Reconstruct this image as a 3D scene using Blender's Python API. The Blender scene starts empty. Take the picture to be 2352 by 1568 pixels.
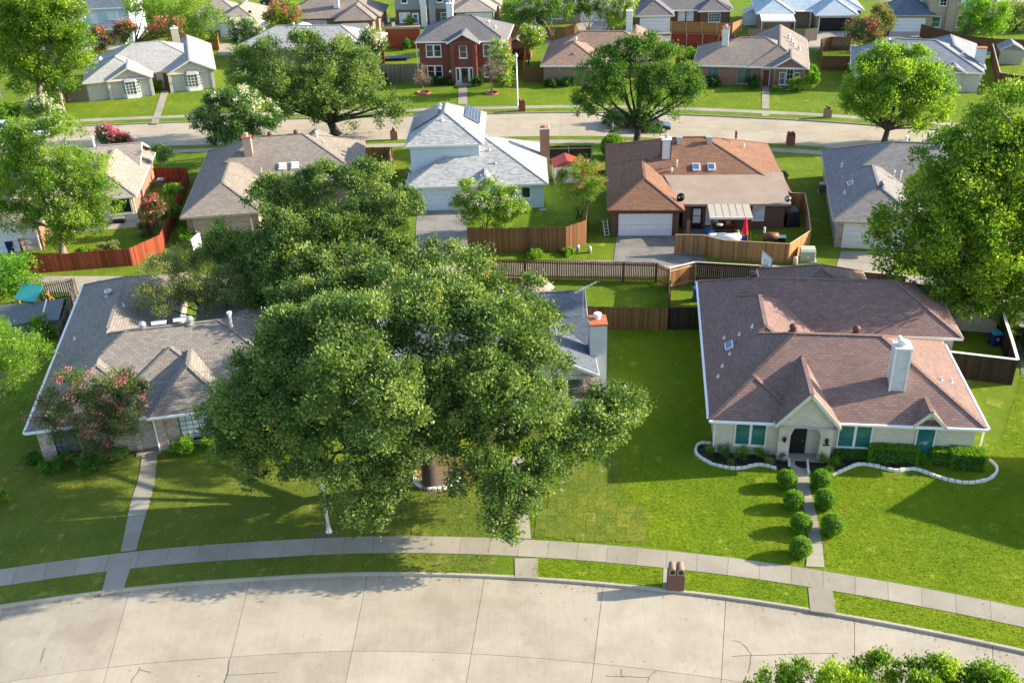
import bpy, math, random
import numpy as np
from mathutils import Vector, Matrix
# ---------------------------------------------------------------- camera, world, sun, exposure
F_PX, PITCH, ROLL, CAM_Z = 2318.0, math.radians(28.8), math.radians(2.0), 35.5
sc = bpy.context.scene
_f = Vector((0, math.cos(PITCH), -math.sin(PITCH))); _r = Vector((1, 0, 0)); _u = _r.cross(_f)
CR_ = math.cos(ROLL) * _r - math.sin(ROLL) * _u; CU_ = math.sin(ROLL) * _r + math.cos(ROLL) * _u
cam = bpy.data.cameras.new('camera'); cam.sensor_width = 36; cam.lens = F_PX / 2352 * 36; cam.clip_end = 3000; cam.clip_start = 0.5
cam_o = bpy.data.objects.new('camera', cam); sc.collection.objects.link(cam_o)
m = Matrix((CR_, CU_, -_f)).transposed().to_4x4(); m.translation = (0, 0, CAM_Z); cam_o.matrix_world = m
sc.camera = cam_o
SUN_EL, SUN_AZ = math.radians(22.5), math.radians(6)      # azimuth measured from +X towards +Y
wd = bpy.data.worlds.new('World'); sc.world = wd; wd.use_nodes = True
nt = wd.node_tree; bg = nt.nodes['Background']; sky = nt.nodes.new('ShaderNodeTexSky'); sky.sky_type = 'NISHITA'; sky.sun_disc = False
sky.sun_elevation = SUN_EL; sky.sun_rotation = math.pi / 2 - SUN_AZ
nt.links.new(sky.outputs[0], bg.inputs[0]); bg.inputs[1].default_value = 0.15
sun = bpy.data.lights.new('sun', 'SUN'); sun.energy = 5.0; sun.angle = math.radians(0.6); sun.color = (1, 0.87, 0.67)
sun_o = bpy.data.objects.new('sun', sun); sc.collection.objects.link(sun_o)
sdir = Vector((math.cos(SUN_EL) * math.cos(SUN_AZ), math.cos(SUN_EL) * math.sin(SUN_AZ), math.sin(SUN_EL)))
sun_o.rotation_euler = sdir.to_track_quat('Z', 'Y').to_euler()
sc.view_settings.view_transform = 'Standard'; sc.view_settings.look = 'None'; sc.view_settings.exposure = 1.3; sc.view_settings.gamma = 1
sc.cycles.max_bounces = 6; sc.cycles.transparent_max_bounces = 6
# ---------------------------------------------------------------- survey helpers (image points of the survey frame -> metres)
def _ray(u, v): return CR_ * ((u - 1176) / F_PX) + CU_ * ((784 - v) / F_PX) + _f
def P(u, v, z=0.0):
    d = _ray(u, v); t = (z - CAM_Z) / d.z; return Vector((d.x * t, d.y * t, z))
def PY(u, v, Y):
    d = _ray(u, v); t = Y / d.y; return Vector((d.x * t, Y, CAM_Z + d.z * t))
TILE = {'c1': (0, 0, .27), 'c2': (548.8, 0, .27), 'c3': (1097.6, 0, .27), 'c4': (1724.8, 0, .27), 'd1': (0, 313.6, .27), 'd2': (862.4, 219.5, .27),
        'd3': (1332.8, 282.2, .27), 'd4': (1724.8, 282.2, .32), 'e1': (0, 595.8, .32), 'e2': (470.4, 627.2, .4333), 'e3': (1568, 595.8, .35),
        'e4': (0, 1097.6, .5), 'e5': (1176, 1097.6, .5), 'D': (0, 0, 1)}
def C(c, x, y, z=0.0):
    a, b, s = TILE[c]; return P(a + s * x, b + s * y, z)
col = sc.collection
RNG = np.random.default_rng(7); rnd = random.Random(11)
# ---------------------------------------------------------------- objects
def tag(o, label=None, cat=None, group=None, kind=None):
    if label: o['label'] = label
    if cat: o['category'] = cat
    if group: o['group'] = group
    if kind: o['kind'] = kind
    return o
def empty(name, loc=(0, 0, 0), rz=0.0, parent=None):
    o = bpy.data.objects.new(name, None); col.objects.link(o); o.location = loc; o.rotation_euler = (0, 0, rz); o.empty_display_size = .2
    if parent: o.parent = parent
    return o
def thing(name, label, cat, loc=(0, 0, 0), rz=0.0, group=None):
    return tag(empty(name, loc, rz), label, cat, group)
class MB:
    def __init__(s): s.v = []; s.f = []
    def poly(s, pts):
        n = len(s.v); s.v += [tuple(p) for p in pts]; s.f.append(tuple(range(n, n + len(pts)))); return s
    def box(s, x0, x1, y0, y1, z0, z1):
        return s.hexa([(x0, y0, z0), (x1, y0, z0), (x1, y1, z0), (x0, y1, z0)], [(x0, y0, z1), (x1, y0, z1), (x1, y1, z1), (x0, y1, z1)])
    def hexa(s, b, t):
        n = len(s.v); s.v += [tuple(p) for p in b] + [tuple(p) for p in t]; k = len(b)
        s.f.append(tuple(n + i for i in reversed(range(k)))); s.f.append(tuple(n + k + i for i in range(k)))
        for i in range(k): j = (i + 1) % k; s.f.append((n + i, n + j, n + k + j, n + k + i))
        return s
    def prism(s, pts, z0, z1): return s.hexa([(p[0], p[1], z0) for p in pts], [(p[0], p[1], z1) for p in pts])
    def beam(s, a, b, w, h, up=(0, 0, 1)):
        a = Vector(a); b = Vector(b); d = (b - a).normalized(); up = Vector(up)
        if abs(d.dot(up)) > .98: up = Vector((1, 0, 0))
        x = d.cross(up).normalized(); y = x.cross(d); x = x * w / 2; y = y * h / 2
        return s.hexa([a - x - y, a + x - y, b + x - y, b - x - y], [a - x + y, a + x + y, b + x + y, b - x + y])
    def tube(s, pts, rs, n=8, cap=True):
        pts = [Vector(p) for p in pts]; rings = []
        for i, p in enumerate(pts):
            d = (pts[min(i + 1, len(pts) - 1)] - pts[max(i - 1, 0)]); d = d.normalized() if d.length > 1e-6 else Vector((0, 0, 1))
            up = Vector((0, 0, 1)) if abs(d.z) < .95 else Vector((1, 0, 0)); x = d.cross(up).normalized(); y = x.cross(d); r = rs[i] if hasattr(rs, '__len__') else rs
            k = len(s.v); s.v += [tuple(p + x * math.cos(2 * math.pi * j / n) * r + y * math.sin(2 * math.pi * j / n) * r) for j in range(n)]; rings.append(k)
        for a, b in zip(rings, rings[1:]):
            for j in range(n): s.f.append((a + j, a + (j + 1) % n, b + (j + 1) % n, b + j))
        if cap: s.f.append(tuple(rings[0] + j for j in reversed(range(n)))); s.f.append(tuple(rings[-1] + j for j in range(n)))
        return s
    def lathe(s, prof, n=14, c=(0, 0, 0)):
        return s.tube([(c[0], c[1], c[2] + z) for r, z in prof], [max(r, .001) for r, z in prof], n)
    def build(s, name, mat, parent=None, smooth=False, loc=None, rz=0.0, bevel=0):
        me = mkmesh(name, s.v, s.f, mat, smooth); o = bpy.data.objects.new(name, me); col.objects.link(o)
        if parent: o.parent = parent
        if loc is not None: o.location = loc
        if rz: o.rotation_euler = (0, 0, rz)
        if bevel:
            b = o.modifiers.new('bevel', 'BEVEL'); b.width = bevel; b.segments = 2
        return o
def mkmesh(name, v, f, mat, smooth=False):
    me = bpy.data.meshes.new(name); me.from_pydata(v, [], f)
    uvl = me.uv_layers.new(name='UVMap'); V = np.array(v, float)
    for p in me.polygons:                                     # metric uv: u level, v up the slope
        n = p.normal
        if abs(n.z) > .985: ux, uy = Vector((1, 0, 0)), Vector((0, 1, 0))
        else: ux = Vector((-n.y, n.x, 0)).normalized(); uy = n.cross(ux)
        for li in p.loop_indices:
            q = me.vertices[me.loops[li].vertex_index].co; uvl.data[li].uv = (q.dot(ux), q.dot(uy))
    if smooth:
        for p in me.polygons: p.use_smooth = True
    if mat: me.materials.append(M[mat] if isinstance(mat, str) else mat)
    return me
def inst(me, name, parent=None, loc=(0, 0, 0), rz=0.0, scale=None):
    o = bpy.data.objects.new(name, me); col.objects.link(o); o.location = loc; o.rotation_euler = (0, 0, rz)
    if scale: o.scale = scale
    if parent: o.parent = parent
    return o
# ---------------------------------------------------------------- materials
M = {}
def base_mat(name, rough=.8, spec=.3, metal=0):
    mt = bpy.data.materials.new(name); mt.use_nodes = True; b = mt.node_tree.nodes['Principled BSDF']
    b.inputs['Roughness'].default_value = rough; b.inputs['Metallic'].default_value = metal; b.inputs['Specular IOR Level'].default_value = spec; M[name] = mt
    return mt, mt.node_tree, b
def N(t, ty, **k):
    n = t.nodes.new('ShaderNode' + ty)
    for a, v in k.items():
        if a.startswith('i_'):
            key = a[2:].replace('_', ' ')
            n.inputs[int(key) if key.isdigit() else key].default_value = v
        else: setattr(n, a, v)
    return n
def rgba(c): return (c[0], c[1], c[2], 1)
def coords(t, kind): return t.nodes.new('ShaderNodeTexCoord').outputs[kind]
def mixc(t, fac, a, b, mode='MIX'):
    n = t.nodes.new('ShaderNodeMix'); n.data_type = 'RGBA'; n.blend_type = mode
    for k, v in ((0, fac), (6, a), (7, b)):
        if hasattr(v, 'is_output'): t.links.new(v, n.inputs[k])
        elif k == 0: n.inputs[0].default_value = v
        else: n.inputs[k].default_value = rgba(v)
    return n.outputs[2]
def noise(t, vec, scale, detail=4, rough=.6, lo=.3, hi=.7):
    n = N(t, 'TexNoise'); n.inputs['Scale'].default_value = scale; n.inputs['Detail'].default_value = detail; n.inputs['Roughness'].default_value = rough
    if vec: t.links.new(vec, n.inputs['Vector'])
    r = N(t, 'MapRange'); r.inputs['From Min'].default_value = lo; r.inputs['From Max'].default_value = hi; t.links.new(n.outputs['Fac'], r.inputs['Value'])
    return r.outputs[0]
def bump(t, b, h, strength=.3, dist=.02):
    n = N(t, 'Bump'); n.inputs['Strength'].default_value = strength; n.inputs['Distance'].default_value = dist; t.links.new(h, n.inputs['Height']); t.links.new(n.outputs[0], b.inputs['Normal'])
def objrand(t): return t.nodes.new('ShaderNodeObjectInfo').outputs['Random']
def plain(name, c, rough=.6, spec=.3, metal=0, var=.12, scale=3.0):
    mt, t, b = base_mat(name, rough, spec, metal); w = coords(t, 'Object')
    o = mixc(t, noise(t, w, scale), [x * (1 - var) for x in c], [min(1, x * (1 + var)) for x in c]); t.links.new(o, b.inputs['Base Color']); return mt
def rowmat(name, c1, c2, mortar, bw, rh, ms=.012, rough=.85, stain=.25, bstr=.5, patch=None, spec=.2, off=.5, bias=0.0, ss=.35):
    """courses of shingles, bricks or lap boards on metric uv"""
    mt, t, b = base_mat(name, rough, spec); uv = coords(t, 'UV')
    br = N(t, 'TexBrick'); br.offset = off; t.links.new(uv, br.inputs['Vector'])
    for k, v in (('Color1', rgba(c1)), ('Color2', rgba(c2)), ('Mortar', rgba(mortar)), ('Scale', 1), ('Mortar Size', ms), ('Mortar Smooth', .2), ('Bias', bias), ('Brick Width', bw), ('Row Height', rh)): br.inputs[k].default_value = v
    c = br.outputs['Color']
    if patch:                                                   # weathered tabs in clusters
        c = mixc(t, noise(t, uv, patch[1], 3, .7, .56, .66), c, patch[0])
    s = noise(t, uv, ss, 5, .65, .25, .75); c = mixc(t, stain, c, mixc(t, s, (.45, .45, .47), (1.0, .98, .95)), 'MULTIPLY')
    g = noise(t, uv, 28, 2, .6, .2, .8); c = mixc(t, .3, c, mixc(t, g, (.62, .62, .62), (1, 1, 1)), 'MULTIPLY')
    t.links.new(c, b.inputs['Base Color']); inv = N(t, 'Math', operation='SUBTRACT'); inv.inputs[0].default_value = 1; t.links.new(br.outputs['Fac'], inv.inputs[1])
    bump(t, b, inv.outputs[0], bstr, .02); return mt
def woodmat(name, c, var=.35, rough=.8):
    mt, t, b = base_mat(name, rough, .2); r = objrand(t); w = coords(t, 'Object')
    mp = N(t, 'Mapping'); mp.inputs['Scale'].default_value = (14, 14, 1.2); t.links.new(w, mp.inputs[0])
    ad = N(t, 'VectorMath', operation='ADD'); t.links.new(mp.outputs[0], ad.inputs[0]); t.links.new(r, ad.inputs[1])
    a = mixc(t, r, [x * (1 - var) for x in c], [min(1, x * (1 + var)) for x in c]); g = noise(t, ad.outputs[0], 1.5, 4, .6, .25, .75)
    o = mixc(t, .45, a, mixc(t, g, (.5, .47, .45), (1.1, 1.1, 1.1)), 'MULTIPLY'); t.links.new(o, b.inputs['Base Color']); return mt
def leafmat(name, cols, trans=.35, rough=.5):
    mt, t, b = base_mat(name, rough, .35); at = N(t, 'Attribute', attribute_name='shade'); cr = N(t, 'ValToRGB')
    e = cr.color_ramp.elements; e[0].color = rgba(cols[0]); e[1].color = rgba(cols[-1])
    for i, c in enumerate(cols[1:-1]): x = e.new((i + 1) / (len(cols) - 1)); x.color = rgba(c)
    t.links.new(at.outputs['Fac'], cr.inputs[0]); t.links.new(cr.outputs[0], b.inputs['Base Color'])
    tr = N(t, 'BsdfTranslucent'); sat = mixc(t, 1.0, cr.outputs[0], (1.2, 1.12, .5), 'MULTIPLY'); t.links.new(sat, tr.inputs['Color'])
    mx = N(t, 'MixShader'); mx.inputs[0].default_value = trans; t.links.new(b.outputs[0], mx.inputs[1]); t.links.new(tr.outputs[0], mx.inputs[2])
    t.links.new(mx.outputs[0], t.nodes['Material Output'].inputs[0]); return mt
def grassmat(name, c1, c2, c3, dry=.3):
    mt, t, b = base_mat(name, .9, .15); w = t.nodes.new('ShaderNodeNewGeometry').outputs['Position']
    a = mixc(t, noise(t, w, .35, 5, .6, .3, .7), c1, c2); a = mixc(t, noise(t, w, 1.6, 4, .7, .55, .8), a, c3)
    fine = noise(t, w, 14, 3, .7, .3, .7); mp = N(t, 'Mapping'); mp.inputs['Scale'].default_value = (1, .35, 1); mp.inputs['Rotation'].default_value = (0, 0, .15); t.links.new(w, mp.inputs[0])
    st = noise(t, mp.outputs[0], 3.2, 3, .6, .35, .65)
    a = mixc(t, .5, a, mixc(t, fine, (.5, .52, .45), (1.2, 1.2, 1.1)), 'MULTIPLY'); a = mixc(t, .3, a, mixc(t, st, (.7, .72, .7), (1.1, 1.1, 1.05)), 'MULTIPLY')
    big = noise(t, w, .13, 6, .62, .35, .7); a = mixc(t, .7, a, mixc(t, big, (.66, .82, .85), (1.3, 1.1, 1.0)), 'MULTIPLY'); mid = noise(t, w, .8, 5, .7, .58, .78); a = mixc(t, mid, a, [min(.5, x * 1.35 + .03) for x in c3])
    wv = N(t, 'TexWave'); wv.inputs['Scale'].default_value = .28; wv.inputs['Distortion'].default_value = 1.5; wv.inputs['Detail'].default_value = 2; t.links.new(w, wv.inputs['Vector']); a = mixc(t, .16, a, mixc(t, wv.outputs['Fac'], (.78, .84, .8), (1.15, 1.1, 1.05)), 'MULTIPLY')
    t.links.new(a, b.inputs['Base Color']); bump(t, b, noise(t, w, 18, 4, .8, .2, .8), .9, .06); return mt
def concmat(name, c, stain=(.55, .5, .42), var=.1, amt=.5):
    mt, t, b = base_mat(name, .85, .2); w = coords(t, 'Object'); r = objrand(t)
    a = mixc(t, r, [x * (1 - var) for x in c], [min(1, x * (1 + var)) for x in c])
    dn = N(t, 'TexNoise'); dn.inputs['Scale'].default_value = .4; dn.inputs['Detail'].default_value = 3; t.links.new(w, dn.inputs['Vector']); dv = N(t, 'VectorMath', operation='MULTIPLY_ADD'); t.links.new(dn.outputs['Color'], dv.inputs[0]); dv.inputs[1].default_value = (2.5, 2.5, 0); t.links.new(w, dv.inputs[2]); a = mixc(t, amt, a, mixc(t, noise(t, dv.outputs[0], .3, 8, .7, .36, .58), stain, (1.04, 1.03, 1.0)), 'MULTIPLY'); a = mixc(t, .35, a, mixc(t, noise(t, w, 22, 3, .7, .25, .75), (.7, .7, .7), (1.1, 1.1, 1.1)), 'MULTIPLY')
    mp = N(t, 'Mapping'); mp.inputs['Scale'].default_value = (6, .25, 1); t.links.new(w, mp.inputs[0])
    a = mixc(t, .22, a, mixc(t, noise(t, mp.outputs[0], 1.5, 3, .6, .3, .7), (.72, .7, .66), (1.05, 1.05, 1.05)), 'MULTIPLY')
    t.links.new(a, b.inputs['Base Color']); bump(t, b, noise(t, w, 30, 3, .7), .15, .01); return mt
def glassmat(name, c, rough=.06):
    mt, t, b = base_mat(name, rough, .9); w = coords(t, 'Object'); o = mixc(t, noise(t, w, .8, 2), [x * .7 for x in c], [x * 1.3 for x in c]); t.links.new(o, b.inputs['Base Color']); return mt
# roofs
def shingle(n, c, patch=None, k=.15):
    c = [x * 1.42 for x in c]; rowmat(n, [x * (1 - k) for x in c], [x * (1 + k) for x in c], [x * .58 for x in c], .36, .19, .016, .9, .35, .6, patch)
shingle('roof_mauve', (.188, .124, .111), ((.26, .175, .14), 5)); shingle('roof_grey_tan', (.21, .19, .17)); shingle('roof_taupe', (.205, .18, .155)); shingle('roof_tan', (.27, .235, .2))
shingle('roof_silver', (.31, .32, .325), None, .22); shingle('roof_rust', (.185, .1, .066)); shingle('roof_slate', (.1, .12, .155)); shingle('roof_greybrown', (.19, .18, .178))
shingle('roof_grey', (.3, .3, .3)); shingle('roof_charcoal', (.14, .135, .14)); shingle('roof_brick', (.24, .165, .13), ((.14, .08, .065), 4)); shingle('roof_dusk', (.2, .17, .15)); shingle('roof_bluegrey', (.2, .215, .24)); shingle('roof_paleblue', (.33, .4, .46)); shingle('roof_black', (.06, .06, .07))
plain('roof_membrane', (.33, .26, .205), .85, .2, 0, .1, .8)
# walls
def brick(n, c1, c2, mo=(.5, .47, .43)): rowmat(n, c1, c2, mo, .22, .075, .012, .9, .3, .35)
brick('brick_cream', (.62, .54, .43), (.74, .67, .56), (.64, .58, .49)); brick('brick_pinkgrey', (.6, .5, .43), (.25, .16, .12), (.6, .55, .5)); brick('brick_whitewash', (.64, .6, .56), (.46, .42, .39), (.6, .58, .54)); brick('brick_red', (.3, .075, .05), (.22, .05, .035), (.26, .13, .1)); brick('brick_brown', (.2, .1, .07), (.14, .065, .05), (.2, .14, .11)); brick('brick_tan', (.36, .26, .18), (.24, .15, .1), (.36, .3, .24)); brick('brick_paleblue', (.7, .73, .75), (.62, .66, .7), (.5, .53, .56)); brick('brick_orange', (.42, .2, .12), (.33, .14, .08), (.35, .25, .2))
def siding(n, c): rowmat(n, [x * .97 for x in c], c, [x * .45 for x in c], 6, .19, .014, .6, .12, .5)
siding('siding_ice', (.66, .76, .8)); siding('siding_sky', (.55, .66, .74)); siding('siding_white', (.8, .79, .76)); siding('siding_grey', (.3, .33, .38)); siding('siding_tan', (.45, .38, .3)); siding('siding_beige', (.5, .46, .36)); siding('siding_pink', (.5, .36, .29))
for n, c in dict(trim_white=(.8, .79, .76), trim_cream=(.6, .56, .46), trim_brown=(.13, .05, .035), trim_grey=(.42, .4, .37), trim_tan=(.42, .35, .27), white_paint=(.82, .82, .82), garage_white=(.76, .77, .78), garage_blue=(.68, .74, .79), black_metal=(.015, .015, .016), dark=(.012, .012, .014), mulch=(.02, .017, .016), bark=(.11, .085, .065), bark_pale=(.24, .19, .15), bark_dark=(.05, .04, .032), steel=(.45, .47, .48), galv=(.5, .52, .53), red_paint=(.4, .05, .04), red_cloth=(.6, .02, .03), yellow=(.75, .5, .03), blue_plastic=(.01, .1, .32), blue_deep=(.01, .025, .11), green_box=(.38, .45, .36), dirt=(.2, .13, .085), stone_white=(.75, .73, .69), red_stone=(.4, .15, .1), door_red=(.18, .05, .03), door_brown=(.16, .07, .03), clay=(.45, .13, .06), teal=(.05, .33, .35), orange_wood=(.4, .17, .05), grey_metal=(.22, .23, .25), pot=(.3, .15, .09), rust=(.16, .07, .04), canvas=(.78, .78, .75), awning=(.42, .37, .3), flagstone=(.33, .31, .28), navy=(.015, .03, .1), pink=(.6, .08, .2), rubber=(.02, .02, .02), car_white=(.75, .76, .77), car_dark=(.02, .022, .03), car_silver=(.4, .41, .42), alum=(.7, .7, .7), cap_white=(.72, .7, .66)).items():
    plain(n, c, .75 if n in ('mulch', 'bark', 'dirt', 'bark_pale', 'bark_dark') else .5, .3, 0, .25 if n in ('mulch', 'bark', 'dirt', 'bark_dark', 'rust', 'clay') else .07, 6)
for n in ('car_white', 'car_dark', 'car_silver'): M[n].node_tree.nodes['Principled BSDF'].inputs['Roughness'].default_value = .22; M[n].node_tree.nodes['Principled BSDF'].inputs['Coat Weight'].default_value = .5
for n in ('steel', 'galv', 'alum', 'grey_metal'): M[n].node_tree.nodes['Principled BSDF'].inputs['Metallic'].default_value = .6; M[n].node_tree.nodes['Principled BSDF'].inputs['Roughness'].default_value = .4
glassmat('glass_teal', (.02, .13, .14)); glassmat('glass_dark', (.012, .016, .022)); glassmat('glass_blue', (.05, .12, .25), .1); glassmat('blind', (.55, .62, .68), .35); plain('solar', (.012, .026, .075), .35, .2); glassmat('glass_grey', (.1, .13, .15))
# wood
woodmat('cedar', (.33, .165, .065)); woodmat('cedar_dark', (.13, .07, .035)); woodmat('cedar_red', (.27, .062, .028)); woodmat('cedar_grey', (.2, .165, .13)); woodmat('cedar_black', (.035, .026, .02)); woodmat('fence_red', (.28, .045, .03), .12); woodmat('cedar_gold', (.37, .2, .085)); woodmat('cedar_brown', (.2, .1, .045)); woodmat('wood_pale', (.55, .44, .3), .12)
# ground
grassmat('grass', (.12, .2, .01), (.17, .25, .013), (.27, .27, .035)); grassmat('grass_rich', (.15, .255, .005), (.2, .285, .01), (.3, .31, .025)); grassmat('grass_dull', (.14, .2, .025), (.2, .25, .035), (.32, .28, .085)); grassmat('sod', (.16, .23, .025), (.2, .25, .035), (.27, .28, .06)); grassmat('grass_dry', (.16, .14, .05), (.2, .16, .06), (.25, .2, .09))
concmat('street', (.405, .365, .3), (.62, .58, .52), .09, .5); concmat('walk', (.345, .32, .265), (.7, .66, .58)); concmat('alley', (.36, .33, .285), (.6, .57, .52)); concmat('drive_dark', (.24, .23, .215), (.4, .4, .4), .08, .8); concmat('kerb', (.42, .38, .32), (.7, .66, .6)); concmat('street_far', (.41, .36, .285), (.75, .7, .62), .04)
plain('chimney_grey', (.52, .53, .56), .6); plain('joint', (.06, .05, .045), .9); plain('crack', (.09, .075, .06), .9)
# leaves
L_ = dict(
    oak=[(.024, .056, .016), (.052, .095, .025), (.16, .2, .065)], oak_far=[(.03, .065, .02), (.06, .105, .028), (.13, .175, .05)], ash=[(.035, .09, .01), (.085, .16, .014), (.21, .285, .025)], elm=[(.022, .07, .012), (.05, .115, .018), (.11, .18, .03)],
    cypress=[(.05, .115, .015), (.1, .18, .022), (.2, .27, .045)], olive=[(.055, .08, .03), (.1, .12, .045), (.2, .2, .09)], lime=[(.055, .125, .012), (.1, .195, .018), (.22, .3, .045)], shrub=[(.03, .08, .012), (.05, .13, .018), (.08, .17, .025)], bright=[(.04, .12, .01), (.08, .18, .012), (.16, .27, .025)],
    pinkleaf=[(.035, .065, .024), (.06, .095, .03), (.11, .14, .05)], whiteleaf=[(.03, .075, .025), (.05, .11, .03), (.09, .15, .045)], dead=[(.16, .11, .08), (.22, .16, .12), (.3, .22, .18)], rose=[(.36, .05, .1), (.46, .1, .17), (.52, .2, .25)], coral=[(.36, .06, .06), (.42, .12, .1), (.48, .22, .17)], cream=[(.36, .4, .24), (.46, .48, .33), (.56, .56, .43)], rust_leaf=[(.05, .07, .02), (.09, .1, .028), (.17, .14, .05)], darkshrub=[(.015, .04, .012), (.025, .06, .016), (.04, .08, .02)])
for k, c in L_.items():
    fl = k in ('rose', 'coral', 'cream', 'dead'); g = 1.25 if fl else 2.35 if k in ('oak', 'oak_far', 'olive', 'darkshrub') else 1.9
    leafmat('leaf_' + k, [[x * g for x in q] for q in c], .25 if fl else .5)
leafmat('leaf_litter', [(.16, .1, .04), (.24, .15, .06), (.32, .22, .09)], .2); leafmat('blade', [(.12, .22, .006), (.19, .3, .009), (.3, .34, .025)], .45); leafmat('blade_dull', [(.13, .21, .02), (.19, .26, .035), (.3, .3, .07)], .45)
# ---------------------------------------------------------------- house builder
OV = .42
def wing_map(axis):
    return (lambda a, b, z: (a, b, z)) if axis == 'x' else (lambda a, b, z: (b, a, z))
def roof_z(w, x, y):
    x0, x1, y0, y1, axis, p, ends, ez = (list(w) + [2.6])[:8]
    if not (x0 - .05 <= x <= x1 + .05 and y0 - .05 <= y <= y1 + .05): return -9
    a, a0, a1, b, b0, b1 = (x, x0, x1, y, y0, y1) if axis == 'x' else (y, y0, y1, x, x0, x1); d = min(b - b0, b1 - b)
    if ends[0] == 'h': d = min(d, a - a0)
    if ends[1] == 'h': d = min(d, a1 - a)
    return ez + p * d
def wing(root, w, i, roofm, wallm, trim, body, caps=True, others=()):
    x0, x1, y0, y1, axis, p, ends, ez = (list(w) + [2.6])[:8]; gm = (w[8] if len(w) > 8 else None) or wallm; z00 = w[9] if len(w) > 9 else 0; gov = w[10] if len(w) > 10 else None
    ez -= .007 * i; a0, a1, b0, b1 = (x0, x1, y0, y1) if axis == 'x' else (y0, y1, x0, x1); h = (b1 - b0) / 2; bm = (b0 + b1) / 2; rz = ez + p * h; mp = wing_map(axis); TH = .14
    r0 = a0 + (h if ends[0] == 'h' else 0); r1 = a1 - (h if ends[1] == 'h' else 0)
    if r1 < r0: r0 = r1 = (r0 + r1) / 2
    def pt(a, b, z): return Vector(mp(a, b, z))
    c00, c10, c11, c01, A, B = pt(a0, b0, ez), pt(a1, b0, ez), pt(a1, b1, ez), pt(a0, b1, ez), pt(r0, bm, rz), pt(r1, bm, rz)
    flip = axis == 'y'
    polys = [[c00, c10, B, A], [c11, c01, A, B]]
    if ends[0] == 'h': polys.append([c01, c00, A])
    if ends[1] == 'h': polys.append([c10, c11, B])
    mb = MB()
    for q in polys:
        if (q[0] - q[-1]).length < 1e-4: q = q[:-1]
        q = [v for k, v in enumerate(q) if k == 0 or (v - q[k - 1]).length > 1e-4]
        if flip: q = q[::-1]
        mb.poly(q); mb.poly([v - Vector((0, 0, TH)) for v in reversed(q)])
    roof = mb.build('roof', roofm, root)
    tr = MB(); e = .018; zf = ez - .09
    def fas(u, v): tr.beam(Vector(u), Vector(v), .04, .19)
    o = .022
    fas(pt(a0 - o, b0 - o, zf), pt(a1 + o, b0 - o, zf)); fas(pt(a0 - o, b1 + o, zf), pt(a1 + o, b1 + o, zf))
    for k, (ca, sgn) in enumerate(((a0, -1), (a1, 1))):
        if ends[k] == 'h': fas(pt(ca + sgn * o, b0, zf), pt(ca + sgn * o, b1, zf))
        else: fas(pt(ca + sgn * o, b0, zf), pt(ca + sgn * o, bm, rz - .09)); fas(pt(ca + sgn * o, b1, zf), pt(ca + sgn * o, bm, rz - .09))
    if 'h' in ends or True:
        s = .03; q = [pt(a0 + s, b0 + s, ez - TH - .03), pt(a1 - s, b0 + s, ez - TH - .03), pt(a1 - s, b1 - s, ez - TH - .03), pt(a0 + s, b1 - s, ez - TH - .03)]; tr.poly(q if flip else q[::-1])
    tr.build('fascia', trim, roof)
    if caps:
        cp = MB()
        def cap(u, v, K=8):
            run = None
            for j in range(K + 1):
                ok = False
                if j < K:
                    q = u.lerp(v, (j + .5) / K); ok = all(roof_z(o, q.x, q.y) < q.z - .05 for o in others)
                if ok and run is None: run = j
                if not ok and run is not None:
                    cp.beam(u.lerp(v, run / K) + Vector((0, 0, .012)), u.lerp(v, j / K) + Vector((0, 0, .012)), .24, .03); run = None
        if (A - B).length > .1: cap(A, B)
        if ends[0] == 'h': cap(c00, A); cap(c01, A)
        if ends[1] == 'h': cap(c10, B); cap(c11, B)
        if cp.f: cp.build('ridge_cap', roofm, roof)
    ov = OV + .004 * i
    if body: body.append((x0 + ov, x1 - ov, y0 + ov, y1 - ov, z00, ez - TH - .03))
    for k, (ca, sgn) in enumerate(((a0, 1), (a1, -1))):
        if ends[k] == 'g':
            g = MB(); ca += sgn * ((gov or ov) - .003); bb0, bb1 = b0 + ov, b1 - ov; zs = ez + p * ov - TH - .02
            prof = [(bb0, ez - TH - .2), (bb1, ez - TH - .2), (bb1, zs), (bm, rz - TH - .02), (bb0, zs)]
            q1 = [pt(ca, b, z) for b, z in prof]; q2 = [pt(ca + sgn * .12, b, z) for b, z in prof]; g.hexa(q1, q2); g.build('gable_wall', gm, root)
    return roof
root_wings = {}
def house(name, label, org, deg, wings, roofm, wallm, trim='trim_white', caps=True):
    root = thing(name, label, 'house', (org[0], org[1], 0), math.radians(deg)); body = [0]
    for i, w in enumerate(wings): wing(root, w, i, roofm, wallm, trim, body, caps, [o for o in wings if o is not w])
    root_wings[root.name] = wings
    for k, b in enumerate(body[1:]):
        MB().box(*b).build('wall', wallm, root)
    return root
def face(root, x, y, rz=0.0):                                   # a frame on a wall: local x along the wall, -y outwards
    return Matrix.Translation((x, y, 0)) @ Matrix.Rotation(rz, 4, 'Z')
def put(o, mtx): o.matrix_local = mtx @ o.matrix_local; return o
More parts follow.
